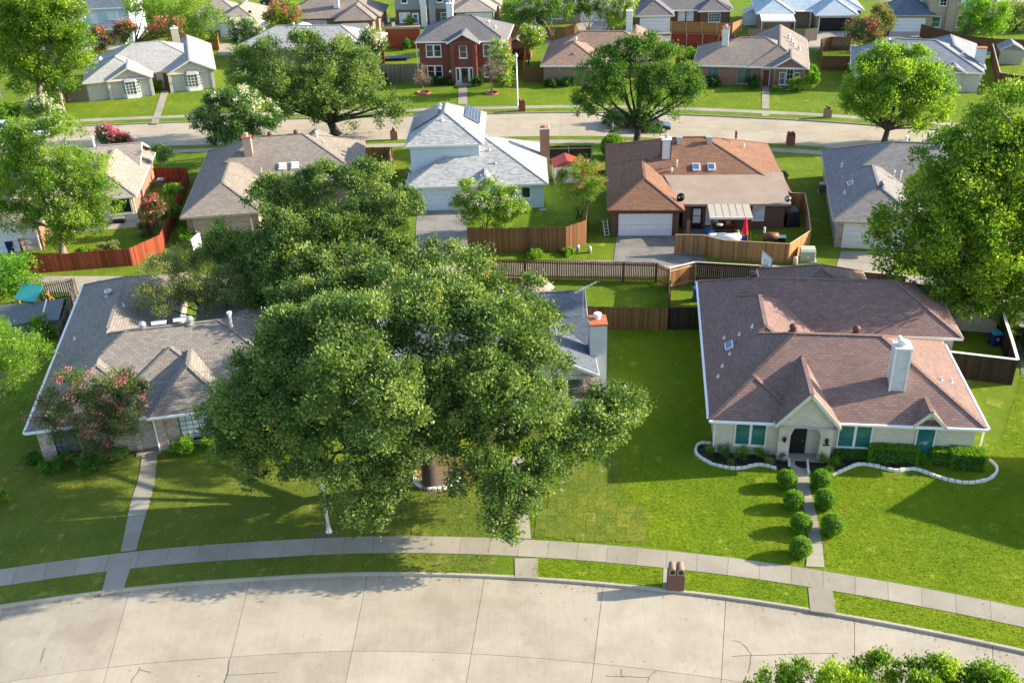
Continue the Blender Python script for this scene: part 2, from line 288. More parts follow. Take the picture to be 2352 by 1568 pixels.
def window(root, x, y, z0, w, h, nx=1, ny=2, glass='glass_dark', frame='white_paint', rz=0.0, fw=.07, sill=True, div=1):
    """div sashes side by side, each divided nx by ny; local -y faces out"""
    mt = face(root, x, y, rz); f = MB(); d = .05
    f.box(-fw, w + fw, -d, .03, z0 - fw, z0); f.box(-fw, w + fw, -d, .03, z0 + h, z0 + h + fw); f.box(-fw, 0, -d, .03, z0, z0 + h); f.box(w, w + fw, -d, .03, z0, z0 + h)
    for k in range(1, div): xx = w * k / div; f.box(xx - fw * .9, xx + fw * .9, -d, .03, z0, z0 + h)
    if sill: f.box(-fw - .04, w + fw + .04, -d - .05, .02, z0 - fw - .05, z0 - fw)
    wo = put(f.build('window', frame, root), mt)
    for k in range(div):
        xa = w * k / div + (fw * .9 if k else 0); xb = w * (k + 1) / div - (fw * .9 if k < div - 1 else 0)
        for i in range(nx):
            for j in range(ny):
                g = .012; px0 = xa + (xb - xa) * i / nx + g; px1 = xa + (xb - xa) * (i + 1) / nx - g; pz0 = z0 + h * j / ny + g; pz1 = z0 + h * (j + 1) / ny - g
                MB().box(px0, px1, -.02, .02, pz0, pz1).build('pane', glass, wo)
        mu = MB()
        for i in range(1, nx): xx = xa + (xb - xa) * i / nx; mu.box(xx - .014, xx + .014, -.032, .01, z0, z0 + h)
        for j in range(1, ny): zz = z0 + h * j / ny; mu.box(xa, xb, -.034, .01, zz - .016, zz + .016)
        if mu.f: mu.build('muntin', frame, wo)
    return wo
def door(root, x, y, w=.95, h=2.05, mat='door_brown', trim='white_paint', rz=0.0, z0=.05, glass=None):
    mt = face(root, x, y, rz); d = put(MB().box(0, w, -.05, .03, z0, z0 + h).build('door', mat, root), mt)
    t = MB().box(-.09, 0, -.06, .03, z0, z0 + h + .09).box(w, w + .09, -.06, .03, z0, z0 + h + .09).box(0, w, -.06, .03, z0 + h, z0 + h + .09); t.build('door_frame', trim, d)
    MB().tube([(w - .1, -.05, z0 + 1), (w - .1, -.11, z0 + 1)], .03, 8).build('handle', 'steel', d)
    if glass:
        for a, b in ((z0 + .55, z0 + 1.2), (z0 + 1.26, z0 + h - .15)): MB().box(.14, w - .14, -.06, -.04, a, b).build('pane', glass, d)
    return d
def garage(root, x, y, w=4.88, h=2.13, mat='garage_white', trim='white_paint', rz=0.0):
    mt = face(root, x, y, rz); t = MB().box(-.12, 0, -.06, .04, 0, h + .12).box(w, w + .12, -.06, .04, 0, h + .12).box(0, w, -.06, .04, h, h + .12); d = put(t.build('garage_door', trim, root), mt)
    for k in range(4):
        q = MB().box(0.005, w - .005, -.02, .04, h * k / 4 + .012, h * (k + 1) / 4 - .012)
        for j in range(4): q.box(w * (j + .12) / 4, w * (j + .88) / 4, -.032, -.02, h * k / 4 + .11, h * (k + 1) / 4 - .11)
        q.build('door_section', mat, d)
    return d
def chimney(root, x, y, z0, z1, w=.8, d=.8, mat='siding_white', capm='cap_white', pipe=True, cw=.06, trim=None):
    c = MB().box(x - w / 2, x + w / 2, y - d / 2, y + d / 2, z0, z1).build('chimney', mat, root); MB().box(x - w / 2 - cw, x + w / 2 + cw, y - d / 2 - cw, y + d / 2 + cw, z1 - .02, z1 + .09).build('chimney_cap', capm, c)
    if trim:
        t = MB()
        for sx in (-1, 1):
            for sy in (-1, 1): t.box(x + sx * (w / 2 + .004) - .05, x + sx * (w / 2 + .004) + .05, y + sy * (d / 2 + .004) - .05, y + sy * (d / 2 + .004) + .05, z0, z1 - .03)
        t.build('corner_board', trim, c)
    if pipe: MB().lathe([(.16, z1 + .09), (.16, z1 + .3), (.24, z1 + .31), (.24, z1 + .4), (.05, z1 + .45)], 12, (x, y, 0)).build('flue', 'galv', c)
    return c
def turbine(root, x, y, z, mat='galv', r=.22):
    v = MB().lathe([(r * .75, -.25), (r * .7, .12), (r * .72, .13), (r, .22), (r * 1.12, .33), (r, .45), (r * .6, .53), (.02, .55)], 14, (x, y, z)).build('roof_vent', mat, root, True)
    MB().lathe([(r * 1.35, -.02), (r * 1.35, .02)], 14, (x, y, z)).build('flashing', mat, v)
def pipe(root, x, y, z, h=.4, r=.05, mat='cap_white'):
    v = MB().tube([(x, y, z - .2), (x, y, z + h)], r, 8).build('vent_pipe', mat, root); MB().lathe([(r * 3, .0), (r * 1.5, .1)], 10, (x, y, z)).build('flashing', mat, v)
def flue(root, x, y, z, h=.8, r=.11, mat='cap_white'):
    v = MB().tube([(x, y, z - .3), (x, y, z + h)], r, 10).build('flue_pipe', mat, root); MB().lathe([(r * 1.7, h - .02), (r * 1.7, h + .13), (.03, h + .17)], 10, (x, y, z)).build('rain_cap', mat, v)
def skylight(root, x, y, z, sx, sy, w=.6, h=.9, glass='glass_blue', frame='cap_white'):
    """on a roof slope with gradients sx, sy"""
    n = Vector((-sx, -sy, 1)).normalized(); ux = Vector((1, 0, sx)).normalized(); uy = n.cross(ux); c = Vector((x, y, z))
    def q(a, b, k): return c + ux * a + uy * b + n * k
    f = MB().hexa([q(-w / 2, -h / 2, -.1), q(w / 2, -h / 2, -.1), q(w / 2, h / 2, -.1), q(-w / 2, h / 2, -.1)], [q(-w / 2, -h / 2, .14), q(w / 2, -h / 2, .14), q(w / 2, h / 2, .14), q(-w / 2, h / 2, .14)]).build('skylight', frame, root)
    a, b = w / 2 - .07, h / 2 - .07; MB().hexa([q(-a, -b, .13), q(a, -b, .13), q(a, b, .13), q(-a, b, .13)], [q(-a * .8, -b * .8, .2), q(a * .8, -b * .8, .2), q(a * .8, b * .8, .2), q(-a * .8, b * .8, .2)]).build('pane', glass, f)
def dish(root, x, y, z, az, mat='grey_metal', r=.38):
    v = MB().tube([(x, y, z - .1), (x, y, z + .5)], .025, 6).build('satellite_dish', 'steel', root)
    prof = [(.02, 0), (r * .5, .03), (r * .85, .09), (r, .14)]; b = MB(); b.tube([(0, 0, k) for _, k in prof], [q for q, _ in prof], 16); o = b.build('reflector', mat, v, True); o.location = (x, y, z + .5); o.rotation_euler = (math.radians(58), 0, az)
    a = MB().tube([(0, 0, .05), (0, .0, .42)], .015, 6).box(-.05, .05, -.05, .05, .4, .5).build('feed_arm', 'steel', v); a.location = (x, y, z + .5); a.rotation_euler = (math.radians(70), 0, az)
# ---------------------------------------------------------------- fences
def fence(name, label, pts, h=1.85, mat='cedar', pw=.14, gap=.012, rail='in', cap=None, group=None, z=0.0, posts=True, joined=False, railm=None, capw=.14, pm=None, hvar=.012):
    """pts: ground path; rails stand on the left of the path"""
    root = thing(name, label, 'fence', (pts[0][0], pts[0][1], z), 0, group); o = Vector((pts[0][0], pts[0][1], 0)); railm = railm or mat; pm = pm or railm
    base = mkmesh('picket', *_bx(pw, .022, h), mat); allb = MB()
    for (a, b) in zip(pts, pts[1:]):
        a = Vector((a[0], a[1], 0)); b = Vector((b[0], b[1], 0)); d = b - a; ln = d.length; d.normalize(); n = max(1, int(ln / (pw + gap))); st = ln / n; ang = math.atan2(d.y, d.x); nl = Vector((-d.y, d.x, 0))
        for k in range(n):
            c = a + d * (st * (k + .5)) - o
            if joined:
                dz = rnd.uniform(-hvar, hvar); e = d * (st - gap) / 2; t = nl * .011; jj = nl * rnd.uniform(-.006, .006)
                allb.hexa([c - e - t + jj, c + e - t + jj, c + e + t + jj, c - e + t + jj], [v + Vector((0, 0, h + dz)) for v in (c - e - t + jj, c + e - t + jj, c + e + t + jj, c - e + t + jj)])
            else:
                p = inst(base, 'picket', root, c + nl * rnd.uniform(-.005, .005), ang + rnd.uniform(-.02, .02), ((st - gap) / pw, 1, 1 + rnd.uniform(-hvar, hvar)))
        for zz in ((.3, h - .25) if h < 2.2 else (.3, h * .5, h - .25)):
            q = MB().beam(a - o + nl * .04 + Vector((0, 0, zz)), b - o + nl * .04 + Vector((0, 0, zz)), .04, .09); q.build('rail', railm, root)
        if posts:
            m_ = max(1, round(ln / 2.44))
            for k in range(m_ + 1):
                c = a + d * (ln * k / m_) - o + nl * .09
                if k < m_ or (pts[-1] is not None and b == Vector((pts[-1][0], pts[-1][1], 0))): MB().box(-.045, .045, -.045, .045, 0, h - .02).build('post', pm, root, loc=c, rz=ang)
        if cap: MB().beam(a - o + Vector((0, 0, h + .02)), b - o + Vector((0, 0, h + .02)), capw, .04).build('cap_board', cap, root)
    if joined: tag(allb.build('pickets', mat, root), kind='stuff')
    return root
def _bx(w, d, h):
    m_ = MB().box(-w / 2, w / 2, -d / 2, d / 2, 0, h - .03); m_.v += []; 
    return m_.hexa([(-w / 2, -d / 2, h - .03), (w / 2, -d / 2, h - .03), (w / 2, d / 2, h - .03), (-w / 2, d / 2, h - .03)], [(-w / 2 + .025, -d / 2, h), (w / 2 - .025, -d / 2, h), (w / 2 - .025, d / 2, h), (-w / 2 + .025, d / 2, h)]).v, m_.f
# ---------------------------------------------------------------- vegetation
def leaf_mesh(name, cen, out, size, aspect, mat, rng, up=.35, spread=1.0, shade_bias=None):
    n = len(cen); ax = out * .9 + rng.normal(0, .75 * spread, (n, 3)); ax[:, 2] += up; ax /= np.linalg.norm(ax, axis=1)[:, None] + 1e-9
    side = np.cross(ax, rng.normal(0, 1, (n, 3)) + np.array([0, 0, .0])); side /= np.linalg.norm(side, axis=1)[:, None] + 1e-9
    s = size * rng.uniform(.6, 1.35, (n, 1)); w = s * aspect
    v = np.empty((n, 4, 3)); v[:, 0] = cen - ax * s * .5; v[:, 1] = cen + side * w * .5 - ax * s * .05; v[:, 2] = cen + ax * s * .5; v[:, 3] = cen - side * w * .5 - ax * s * .05
    me = bpy.data.meshes.new(name); me.vertices.add(n * 4); me.vertices.foreach_set('co', v.reshape(-1)); me.loops.add(n * 4); me.loops.foreach_set('vertex_index', np.arange(n * 4, dtype=np.int32))
    me.polygons.add(n); me.polygons.foreach_set('loop_start', np.arange(0, n * 4, 4, dtype=np.int32)); me.polygons.foreach_set('loop_total', np.full(n, 4, dtype=np.int32))
    at = me.attributes.new('shade', 'FLOAT', 'FACE'); sh = rng.uniform(0, 1, n) if shade_bias is None else np.clip(shade_bias + rng.normal(0, .22, n), 0, 1); at.data.foreach_set('value', sh.astype(np.float32))
    me.materials.append(M[mat]); me.update(); me.validate(); return me
def cloud(blobs, n, k, cr, rng, inner=.5, low=-1.0, flat=1.0, sub=True):
    """leaf positions: boughs spread through the blobs, twig ends over each bough, k leaves round each twig end"""
    B = np.array([[b[0], b[1], b[2], b[3]] for b in blobs], float); nc = max(1, n // k)
    if sub:
        S = []
        for b in B:
            m_ = int(np.clip(9 + 3 * b[3] ** 1.5, 8, 26)); d = rng.normal(0, 1, (m_, 3)); d /= np.linalg.norm(d, axis=1)[:, None]; d[d[:, 2] < low, 2] *= -1
            fr = inner + (1 - inner) * rng.uniform(0, 1, m_) ** .6; c = b[:3] + d * (b[3] * fr * .86)[:, None] * np.array([1, 1, flat]); r = b[3] * rng.uniform(.2, .42, m_)
            S.append(np.concatenate([c, r[:, None], d], 1))
        S = np.concatenate(S); w = S[:, 3] ** 2; w /= w.sum(); idx = rng.choice(len(S), nc, p=w); d2 = rng.normal(0, 1, (nc, 3)) + S[idx, 4:] * .7; d2[:, 2] += .25; d2 /= np.linalg.norm(d2, axis=1)[:, None]
        tw = S[idx, :3] + d2 * (S[idx, 3] * (.45 + .6 * rng.uniform(0, 1, nc) ** .5))[:, None] * np.array([1.15, 1.15, .8]); d = d2 * .6 + S[idx, 4:] * .5; bs = rng.normal(0, .2, len(S))[idx]
    else:
        w = B[:, 3] ** 2; w /= w.sum(); idx = rng.choice(len(B), nc, p=w); d = rng.normal(0, 1, (nc, 3)); d /= np.linalg.norm(d, axis=1)[:, None]; d[d[:, 2] < low, 2] *= -1
        fr = inner + (1 - inner) * np.sqrt(rng.uniform(0, 1, nc)); tw = B[idx, :3] + d * (B[idx, 3] * fr)[:, None]; bs = np.zeros(nc)
    ts = bs + rng.normal(0, .12, nc)
    cen = np.repeat(tw, k, 0) + rng.normal(0, 1, (nc * k, 3)) * cr * np.repeat(rng.uniform(.6, 1.3, nc), k)[:, None]; out = np.repeat(d, k, 0); sh = np.repeat(.45 + ts, k)
    return cen, out, sh
def tree(name, label, base, blobs, n, mat, size=.22, aspect=.5, k=30, cr=.33, trunk=.22, bark='bark', group=None, flowers=None, cat='tree', seed=0, inner=.5, stems=1, limbs=True, up=.35, low=-1.0, flat=1.0, fork=.3, spread=1.0, twigs=0):
    rng = np.random.default_rng(seed + 101); base = Vector((base[0], base[1], base[2] if len(base) > 2 else 0.0)); bl = [(b[0] - base.x, b[1] - base.y, b[2] - base.z, b[3]) for b in blobs]
    root = thing(name, label, cat, base, 0, group); tb = MB(); cz = sum(b[2] * b[3] ** 2 for b in bl) / sum(b[3] ** 2 for b in bl); cx = sum(b[0] * b[3] ** 2 for b in bl) / sum(b[3] ** 2 for b in bl); cy = sum(b[1] * b[3] ** 2 for b in bl) / sum(b[3] ** 2 for b in bl)
    if limbs:
        zf = max(.6, cz * fork) if stems == 1 else .15; roots = []
        for s in range(stems):
            a = 2 * math.pi * s / stems + rng.uniform(0, 1); sp = 0 if stems == 1 else .28
            roots.append(Vector((sp * math.cos(a), sp * math.sin(a), 0)))
        top = Vector((cx * .25, cy * .25, zf))
        if stems == 1: tb.tube([(0, 0, -.05), (0, 0, .12), (top.x * .4, top.y * .4, zf * .5), top], [trunk * 1.75, trunk * 1.2, trunk, trunk * .9], 10)
        order = sorted(bl, key=lambda b: -b[3])[:16]
        for j, b in enumerate(order):
            st = top if stems == 1 else roots[j % stems]; e = Vector(b[:3]); mid = st.lerp(e, .45) + Vector((rng.normal(0, .2), rng.normal(0, .2), abs(rng.normal(0, .35)) * (b[3] * .4))); r = trunk * (.6 if stems == 1 else .7) * min(1, .5 + b[3] / 4)
            tb.tube([st, st.lerp(mid, .5) + Vector((0, 0, .1)), mid, mid.lerp(e, .5), e], [r, r * .8, r * .62, r * .42, r * .18], 7)
            for q in range(5):
                dv = Vector(rng.normal(0, 1, 3)).normalized() * b[3] * .85; s0 = mid.lerp(e, rng.uniform(.3, 1)); tb.tube([s0, s0 + dv * .55 + Vector((0, 0, .1)), s0 + dv], [r * .3, r * .2, r * .07], 5, False)
        for q in range(twigs):
            b = bl[rng.integers(len(bl))]; dv = Vector(rng.normal(0, 1, 3)).normalized(); dv.z = abs(dv.z) * .8 + .2; e = Vector(b[:3]); s0 = e - dv * b[3] * .5
            tb.tube([s0, e + dv * b[3] * .3 + Vector(rng.normal(0, .1, 3)), e + dv * b[3]], [.025, .018, .008], 4, False)
        tb.build('trunk', bark, root, True)
    if n:
        cen, out, sh = cloud(bl, n, k, cr, rng, inner, low, flat); me = leaf_mesh('crown', cen, out, size, aspect, 'leaf_' + mat, rng, up, spread, sh); inst(me, 'crown', root)
    if flowers:
        fm, fn, fs = flowers[:3]; cen, out, sh = cloud(bl, fn * 22, 22, .1 + fs * .35, rng, .92, -.05, flat, False); me = leaf_mesh('blossom', cen, out, fs, .8, 'leaf_' + fm, rng, .6, 1.2); inst(me, 'blossom', root)
    return root
def bush(name, label, base, r, h, mat='shrub', n=1500, size=.09, group=None, seed=0, flowers=None, cat='shrub', k=10, cr=.08, aspect=.55):
    rng = np.random.default_rng(seed + 31); bl = [(base[0], base[1], h * .55, min(r, h * .55))]
    for j in range(5):
        a = rng.uniform(0, 6.28); bl.append((base[0] + r * .55 * math.cos(a), base[1] + r * .55 * math.sin(a), h * rng.uniform(.35, .7), min(r * .55, h * .45)))
    return tree(name, label, base, bl, n, mat, size, aspect, k, cr, .03, 'bark', group, flowers, cat, seed, .55, 3, True)
def hedge(name, label, c, rz, lx, ly, h, mat='bright', n=6000, size=.07, seed=3, cat='hedge', group=None):
    rng = np.random.default_rng(seed); root = thing(name, label, cat, (c[0], c[1], 0), rz, group); d = rng.uniform(-1, 1, (n, 3)); a = rng.integers(0, 5, n); s = np.sign(rng.uniform(-1, 1, n))
    d[a < 2, 2] = 1; m_ = (a == 2) | (a == 3); d[m_, 0] = s[m_]; m_ = a == 4; d[m_, 1] = s[m_]
    d *= rng.uniform(.86, 1.03, (n, 1)); out = d / np.linalg.norm(d, axis=1)[:, None]; cen = d * np.array([lx / 2, ly / 2, h / 2]) + np.array([0, 0, h / 2]); cen += rng.normal(0, .03, cen.shape); cen[:, 2] = np.maximum(cen[:, 2], .03)
    inst(leaf_mesh('foliage', cen, out, size, .6, 'leaf_' + mat, rng, .2, .8), 'foliage', root)
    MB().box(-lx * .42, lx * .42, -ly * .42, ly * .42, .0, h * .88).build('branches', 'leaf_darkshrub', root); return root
def ball(name, label, c, r, mat='bright', n=2600, group=None, seed=1, size=.06, sq=1.0):
    rng = np.random.default_rng(seed); root = thing(name, label, 'topiary', (c[0], c[1], 0), 0, group); d = rng.normal(0, 1, (n, 3)); d /= np.linalg.norm(d, axis=1)[:, None]; rr = r * rng.uniform(.88, 1.04, (n, 1)) * (1 + .07 * np.sin(d[:, :1] * 5 + seed) * np.cos(d[:, 1:2] * 6 + d[:, 2:3] * 3 + seed * 2))
    cen = d * rr * np.array([1, 1, sq]) + np.array([0, 0, r * sq]); cen[:, 2] = np.maximum(cen[:, 2], .02); inst(leaf_mesh('foliage', cen, d, size, .6, 'leaf_' + mat, rng, .25, .8), 'foliage', root)
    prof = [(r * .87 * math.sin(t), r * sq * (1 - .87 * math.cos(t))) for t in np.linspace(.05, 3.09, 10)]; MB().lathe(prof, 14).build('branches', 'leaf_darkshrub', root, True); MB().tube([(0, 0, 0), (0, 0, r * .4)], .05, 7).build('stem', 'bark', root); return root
def blade_field(name, label, polys, dens, mat, seed=5, hgt=.085, wid=.03, avoid=()):
    """mown grass as real blades: one object nobody could count"""
    rng = np.random.default_rng(seed); pts = []
    for poly in polys:
        A = np.array([(p[0], p[1]) for p in poly]); lo, hi = A.min(0), A.max(0); n = int((hi - lo).prod() * dens); q = rng.uniform(lo, hi, (n, 2)); pts.append(q[inside(q, A)])
    q = np.concatenate(pts)
    for poly in avoid: q = q[~inside(q, np.array([(p[0], p[1]) for p in poly]))]
    n = len(q); h = hgt * rng.uniform(.5, 1.3, n); a = rng.uniform(0, 6.28, n); w = wid * rng.uniform(.6, 1.3, n); v = np.zeros((n, 3, 3)); ca, sa = np.cos(a) * w / 2, np.sin(a) * w / 2
    v[:, 0, 0] = q[:, 0] - ca; v[:, 0, 1] = q[:, 1] - sa; v[:, 1, 0] = q[:, 0] + ca; v[:, 1, 1] = q[:, 1] + sa; ln = rng.normal(0, .5, (n, 2)) * h[:, None]; v[:, 2, 0] = q[:, 0] + ln[:, 0]; v[:, 2, 1] = q[:, 1] + ln[:, 1]; v[:, 2, 2] = h
    me = bpy.data.meshes.new(name); me.vertices.add(n * 3); me.vertices.foreach_set('co', v.reshape(-1)); me.loops.add(n * 3); me.loops.foreach_set('vertex_index', np.arange(n * 3, dtype=np.int32)); me.polygons.add(n); me.polygons.foreach_set('loop_start', np.arange(0, n * 3, 3, dtype=np.int32)); me.polygons.foreach_set('loop_total', np.full(n, 3, dtype=np.int32))
    at = me.attributes.new('shade', 'FLOAT', 'FACE'); s = .5 + .3 * np.sin(q[:, 0] * 1.3 + np.cos(q[:, 1] * .9) * 2) * np.sin(q[:, 1] * 1.1) + rng.normal(0, .22, n); at.data.foreach_set('value', np.clip(s, 0, 1).astype(np.float32)); me.materials.append(M[mat]); me.update()
    o = inst(me, name, None, (0, 0, .006)); tag(o, label, 'grass', kind='stuff'); return o
def inside(q, A):
    c = np.zeros(len(q), bool); j = len(A) - 1
    for i in range(len(A)):
        xi, yi, xj, yj = A[i][0], A[i][1], A[j][0], A[j][1]; t = ((yi > q[:, 1]) != (yj > q[:, 1])) & (q[:, 0] < (xj - xi) * (q[:, 1] - yi) / (yj - yi + 1e-12) + xi); c ^= t; j = i
    return c
# ---------------------------------------------------------------- ground helpers
def smooth(pts, per=8):
    P_ = [Vector((p[0], p[1], 0)) for p in pts]; P_ = [2 * P_[0] - P_[1]] + P_ + [2 * P_[-1] - P_[-2]]; out = []
    for i in range(1, len(P_) - 2):
        p0, p1, p2, p3 = P_[i - 1:i + 3]
        for k in range(per):
            t = k / per; out.append(.5 * ((2 * p1) + (p2 - p0) * t + (2 * p0 - 5 * p1 + 4 * p2 - p3) * t * t + (3 * p1 - p0 - 3 * p2 + p3) * t ** 3))
    out.append(P_[-2]); return out
def resample(pl, step=.5):
    out = [pl[0]]; acc = 0; 
    for a, b in zip(pl, pl[1:]):
        l = (b - a).length; t = step - acc
        while t <= l: out.append(a.lerp(b, t / l)); t += step
        acc = (acc + l) % step
    return out
def offset(pl, d):
    out = []
    for i, p in enumerate(pl):
        t = (pl[min(i + 1, len(pl) - 1)] - pl[max(i - 1, 0)]).normalized(); out.append(p + Vector((-t.y, t.x, 0)) * d)
    return out
def strip(name, A, B, z, mat, kind='structure', depth=.0, parent=None):
    mb = MB(); n = len(A); v = [(p.x, p.y, z) for p in A] + [(p.x, p.y, z) for p in B]; f = [(n + i, n + i + 1, i + 1, i) if True else 0 for i in range(n - 1)]
    mb.v = v; mb.f = f
    if depth:
        k = len(mb.v); mb.v += [(p[0], p[1], p[2] - depth) for p in v]
        for i in range(n - 1): mb.f += [(i, i + 1, k + i + 1, k + i), (n + i + 1, n + i, k + n + i, k + n + i + 1)]
        mb.f += [(n, 0, k, k + n), (n - 1, 2 * n - 1, k + 2 * n - 1, k + n - 1)]
    o = mb.build(name, mat, parent)
    if kind and not parent: o['kind'] = kind
    return o
def sheet(name, pts, z, mat, parent=None, kind='structure'):
    pts = [(p[0], p[1], z) for p in pts]; ar = sum(a[0] * b[1] - b[0] * a[1] for a, b in zip(pts, pts[1:] + pts[:1]))
    o = MB().poly(pts if ar > 0 else pts[::-1]).build(name, mat, parent)
    if kind and not parent: o['kind'] = kind
    return o
def slab(name, pts, z0, z1, mat, parent=None, kind='structure', bevel=0):
    pts = [(p[0], p[1]) for p in pts]; ar = sum(a[0] * b[1] - b[0] * a[1] for a, b in zip(pts, pts[1:] + pts[:1])); pts = pts if ar > 0 else pts[::-1]
    o = MB().prism(pts, z0, z1).build(name, mat, parent, bevel=bevel)
    if kind and not parent: o['kind'] = kind
    return o
def slabs_between(name, A, B, n, z, mat, parent, gap=.015, th=.08):
    """n slabs along a path with edge lines A, B (lists of points)"""
    def at(pl, t):
        ls = [0]
        for a, b in zip(pl, pl[1:]): ls.append(ls[-1] + (b - a).length)
        s = t * ls[-1]
        for i in range(len(pl) - 1):
            if s <= ls[i + 1] + 1e-9: return pl[i].lerp(pl[i + 1], (s - ls[i]) / max(1e-9, ls[i + 1] - ls[i]))
        return pl[-1]
    A = [Vector((p[0], p[1], 0)) for p in A]; B = [Vector((p[0], p[1], 0)) for p in B]; L_a = sum((b - a).length for a, b in zip(A, A[1:])); g = gap / 2 / max(L_a, .1)
    for i in range(n):
        t0, t1 = i / n + g, (i + 1) / n - g; q = [at(A, t0), at(A, t1), at(B, t1), at(B, t0)]; slab(name, q, z - th, z + rnd.uniform(-.004, .004), mat, parent, None)
# ================================================================ SETTING
sheet('ground', [(-900, -200), (900, -200), (900, 1600), (-900, 1600)], -.2, 'grass')
kerb_pts = [(-120, 2), (-80, 22), (-52, 32.5), (-36, 36.7), (-26.3, 38.67), (-19.8, 39.65), (-14.5, 40.02), (-7.8, 40.14), (-.44, 39.52), (7.2, 38.2), (14, 36.47), (23, 33.37), (38, 27), (60, 14), (90, -10)]
KB = resample(smooth(kerb_pts), .6)
farN = [(-130, 104), (-90, 110.5), (-65, 113.8), (-43.7, 114.9), (-16, 114.3), (5.1, 113.5), (16.8, 111.5), (30.6, 107.6), (37.7, 105.0), (51, 99.5), (70, 90), (110, 68)]
FN = resample(smooth(farN), 1.0); FF_ = offset(FN, 9.6)
# lawns: three blocks, raised a kerb's height above the streets
def clip_x(pl, a, b): return [p for p in pl if a <= p.x <= b]
k1 = clip_x(KB, -118, 88); n1 = clip_x(FN, -128, 108); f1 = clip_x(FF_, -126, 106)
def block(name, front, back, mat):
    pts = [(p.x, p.y) for p in front] + [(p.x, p.y) for p in reversed(back)]; return slab(name, pts, -.19, 0, mat)
def lawnblock(name, A, B, mat):
    A2 = A; n = min(len(A), len(B)); ra = [A[int(i * (len(A) - 1) / 119)] for i in range(120)]; rb = [B[int(i * (len(B) - 1) / 119)] for i in range(120)]; return strip(name, rb, ra, 0, mat, depth=.19)
lawnblock('lawn', offset(k1, .15), offset(n1, -.15), 'grass')
back_edge = [Vector((-150 + 300 * i / 119, 1500, 0)) for i in range(120)]
far_row2 = [Vector((-150 + i * 2.5, 196 - .10 * (i * 2.5 - 150) - .0009 * (i * 2.5 - 150) ** 2, 0)) for i in range(121)]
lawnblock('lawn', offset(f1, .15), far_row2, 'grass')
strip('lawn', offset(k1, -10.25 - 40), offset(k1, -10.25), 0, 'grass_rich', depth=.19)
o3 = offset(far_row2, 9); strip('lawn', o3, offset(o3, 300)[:len(o3)], 0, 'grass', depth=.1) if False else None
sheet('lawn', [(-400, 206), (400, 172), (700, 1500), (-700, 1500)], -.05, 'grass')
strip('street', far_row2, offset(far_row2, 10), -.1, 'street_far', depth=.05)
# kerbs
for nm, pl, d0, d1 in (('kerb', k1, 0, .15), ('kerb', k1, -10.25, -10.1), ('kerb', n1, -.15, .0), ('kerb', f1, 0, .15)):
    strip(nm, offset(pl, d0), offset(pl, d1), .012, 'kerb', depth=.2) if d0 > d1 else strip(nm, offset(pl, d1), offset(pl, d0), .012, 'kerb', depth=.2)
# front street: concrete panels between joints
st = empty('street'); st['kind'] = 'structure'
strip('joint_filler', offset(k1, -10.1), offset(k1, 0), -.155, 'joint', None, parent=st); 
_vis = resample(smooth(kerb_pts), .305); i0 = min(range(len(_vis)), key=lambda i: abs(_vis[i].x + 7.85))
for k in range(-9, 9):
    a, b = i0 + k * 20, i0 + (k + 1) * 20
    if a < 2 or b > len(_vis) - 3: continue
    seg = _vis[a:b + 1]
    for d0, d1 in ((-.0, -5.17), (-5.19, -10.1)):
        A = offset(_vis, d0)[a:b + 1:4]; B = offset(_vis, d1)[a:b + 1:4]; A = list(A); B = list(B)
        t = (A[1] - A[0]).normalized() * .012; A[0] = A[0] + t; B[0] = B[0] + t; A[-1] = A[-1] - t; B[-1] = B[-1] - t
        strip('concrete_panel', A, B, -.13 + rnd.uniform(-.003, .003), 'street', None, .06, st)
def crack(pts, w=.02, z=-.121, c='e5'):
    q = [C(c, x, y) for x, y in pts]; q2 = []
    for a, b in zip(q, q[1:]):
        for t in (0, .33, .66): q2.append(a.lerp(b, t) + Vector((rnd.uniform(-.03, .03), rnd.uniform(-.03, .03), 0)) * (1 if t else 0))
    q2.append(q[-1]); B = offset(q2, w); o = strip('crack', B, q2, z, 'crack', None, parent=st)
for pts in ([(1012, 737), (1045, 742), (1080, 770), (1100, 803)], [(1100, 803), (1092, 850), (1086, 885)], [(1012, 808), (1060, 806), (1200, 802), (1500, 795)], [(500, 865), (505, 900), (630, 905), (665, 875)], [(630, 905), (625, 925)], [(430, 898), (510, 903)]): crack(pts)
for pts in ([(640, 855), (630, 885), (605, 915), (600, 941)], [(640, 870), (690, 882)], [(1035, 895), (1270, 883)], [(1050, 820), (1040, 900), (1025, 941)], [(205, 770), (180, 840)]): crack(pts, .02, -.121, 'e4')
# far street panels
sf = empty('street'); sf['kind'] = 'structure'; strip('joint_filler', n1, f1, -.15, 'joint', None, parent=sf) if False else None
n2, f2 = offset(n1, 0), offset(n1, 9.6); strip('joint_filler', f2, n2, -.155, 'joint', None, parent=sf)
for k in range(8, len(n1) - 16, 6):
    for d0, d1 in ((4.82, 0.0), (9.6, 4.85)):
        A = offset(n1, d0)[k:k + 7:2]; B = offset(n1, d1)[k:k + 7:2]; t = (A[1] - A[0]).normalized() * .012; A[0] = A[0] + t; B[0] = B[0] + t; strip('concrete_panel', A, B, -.13, 'street_far', None, .06, sf)
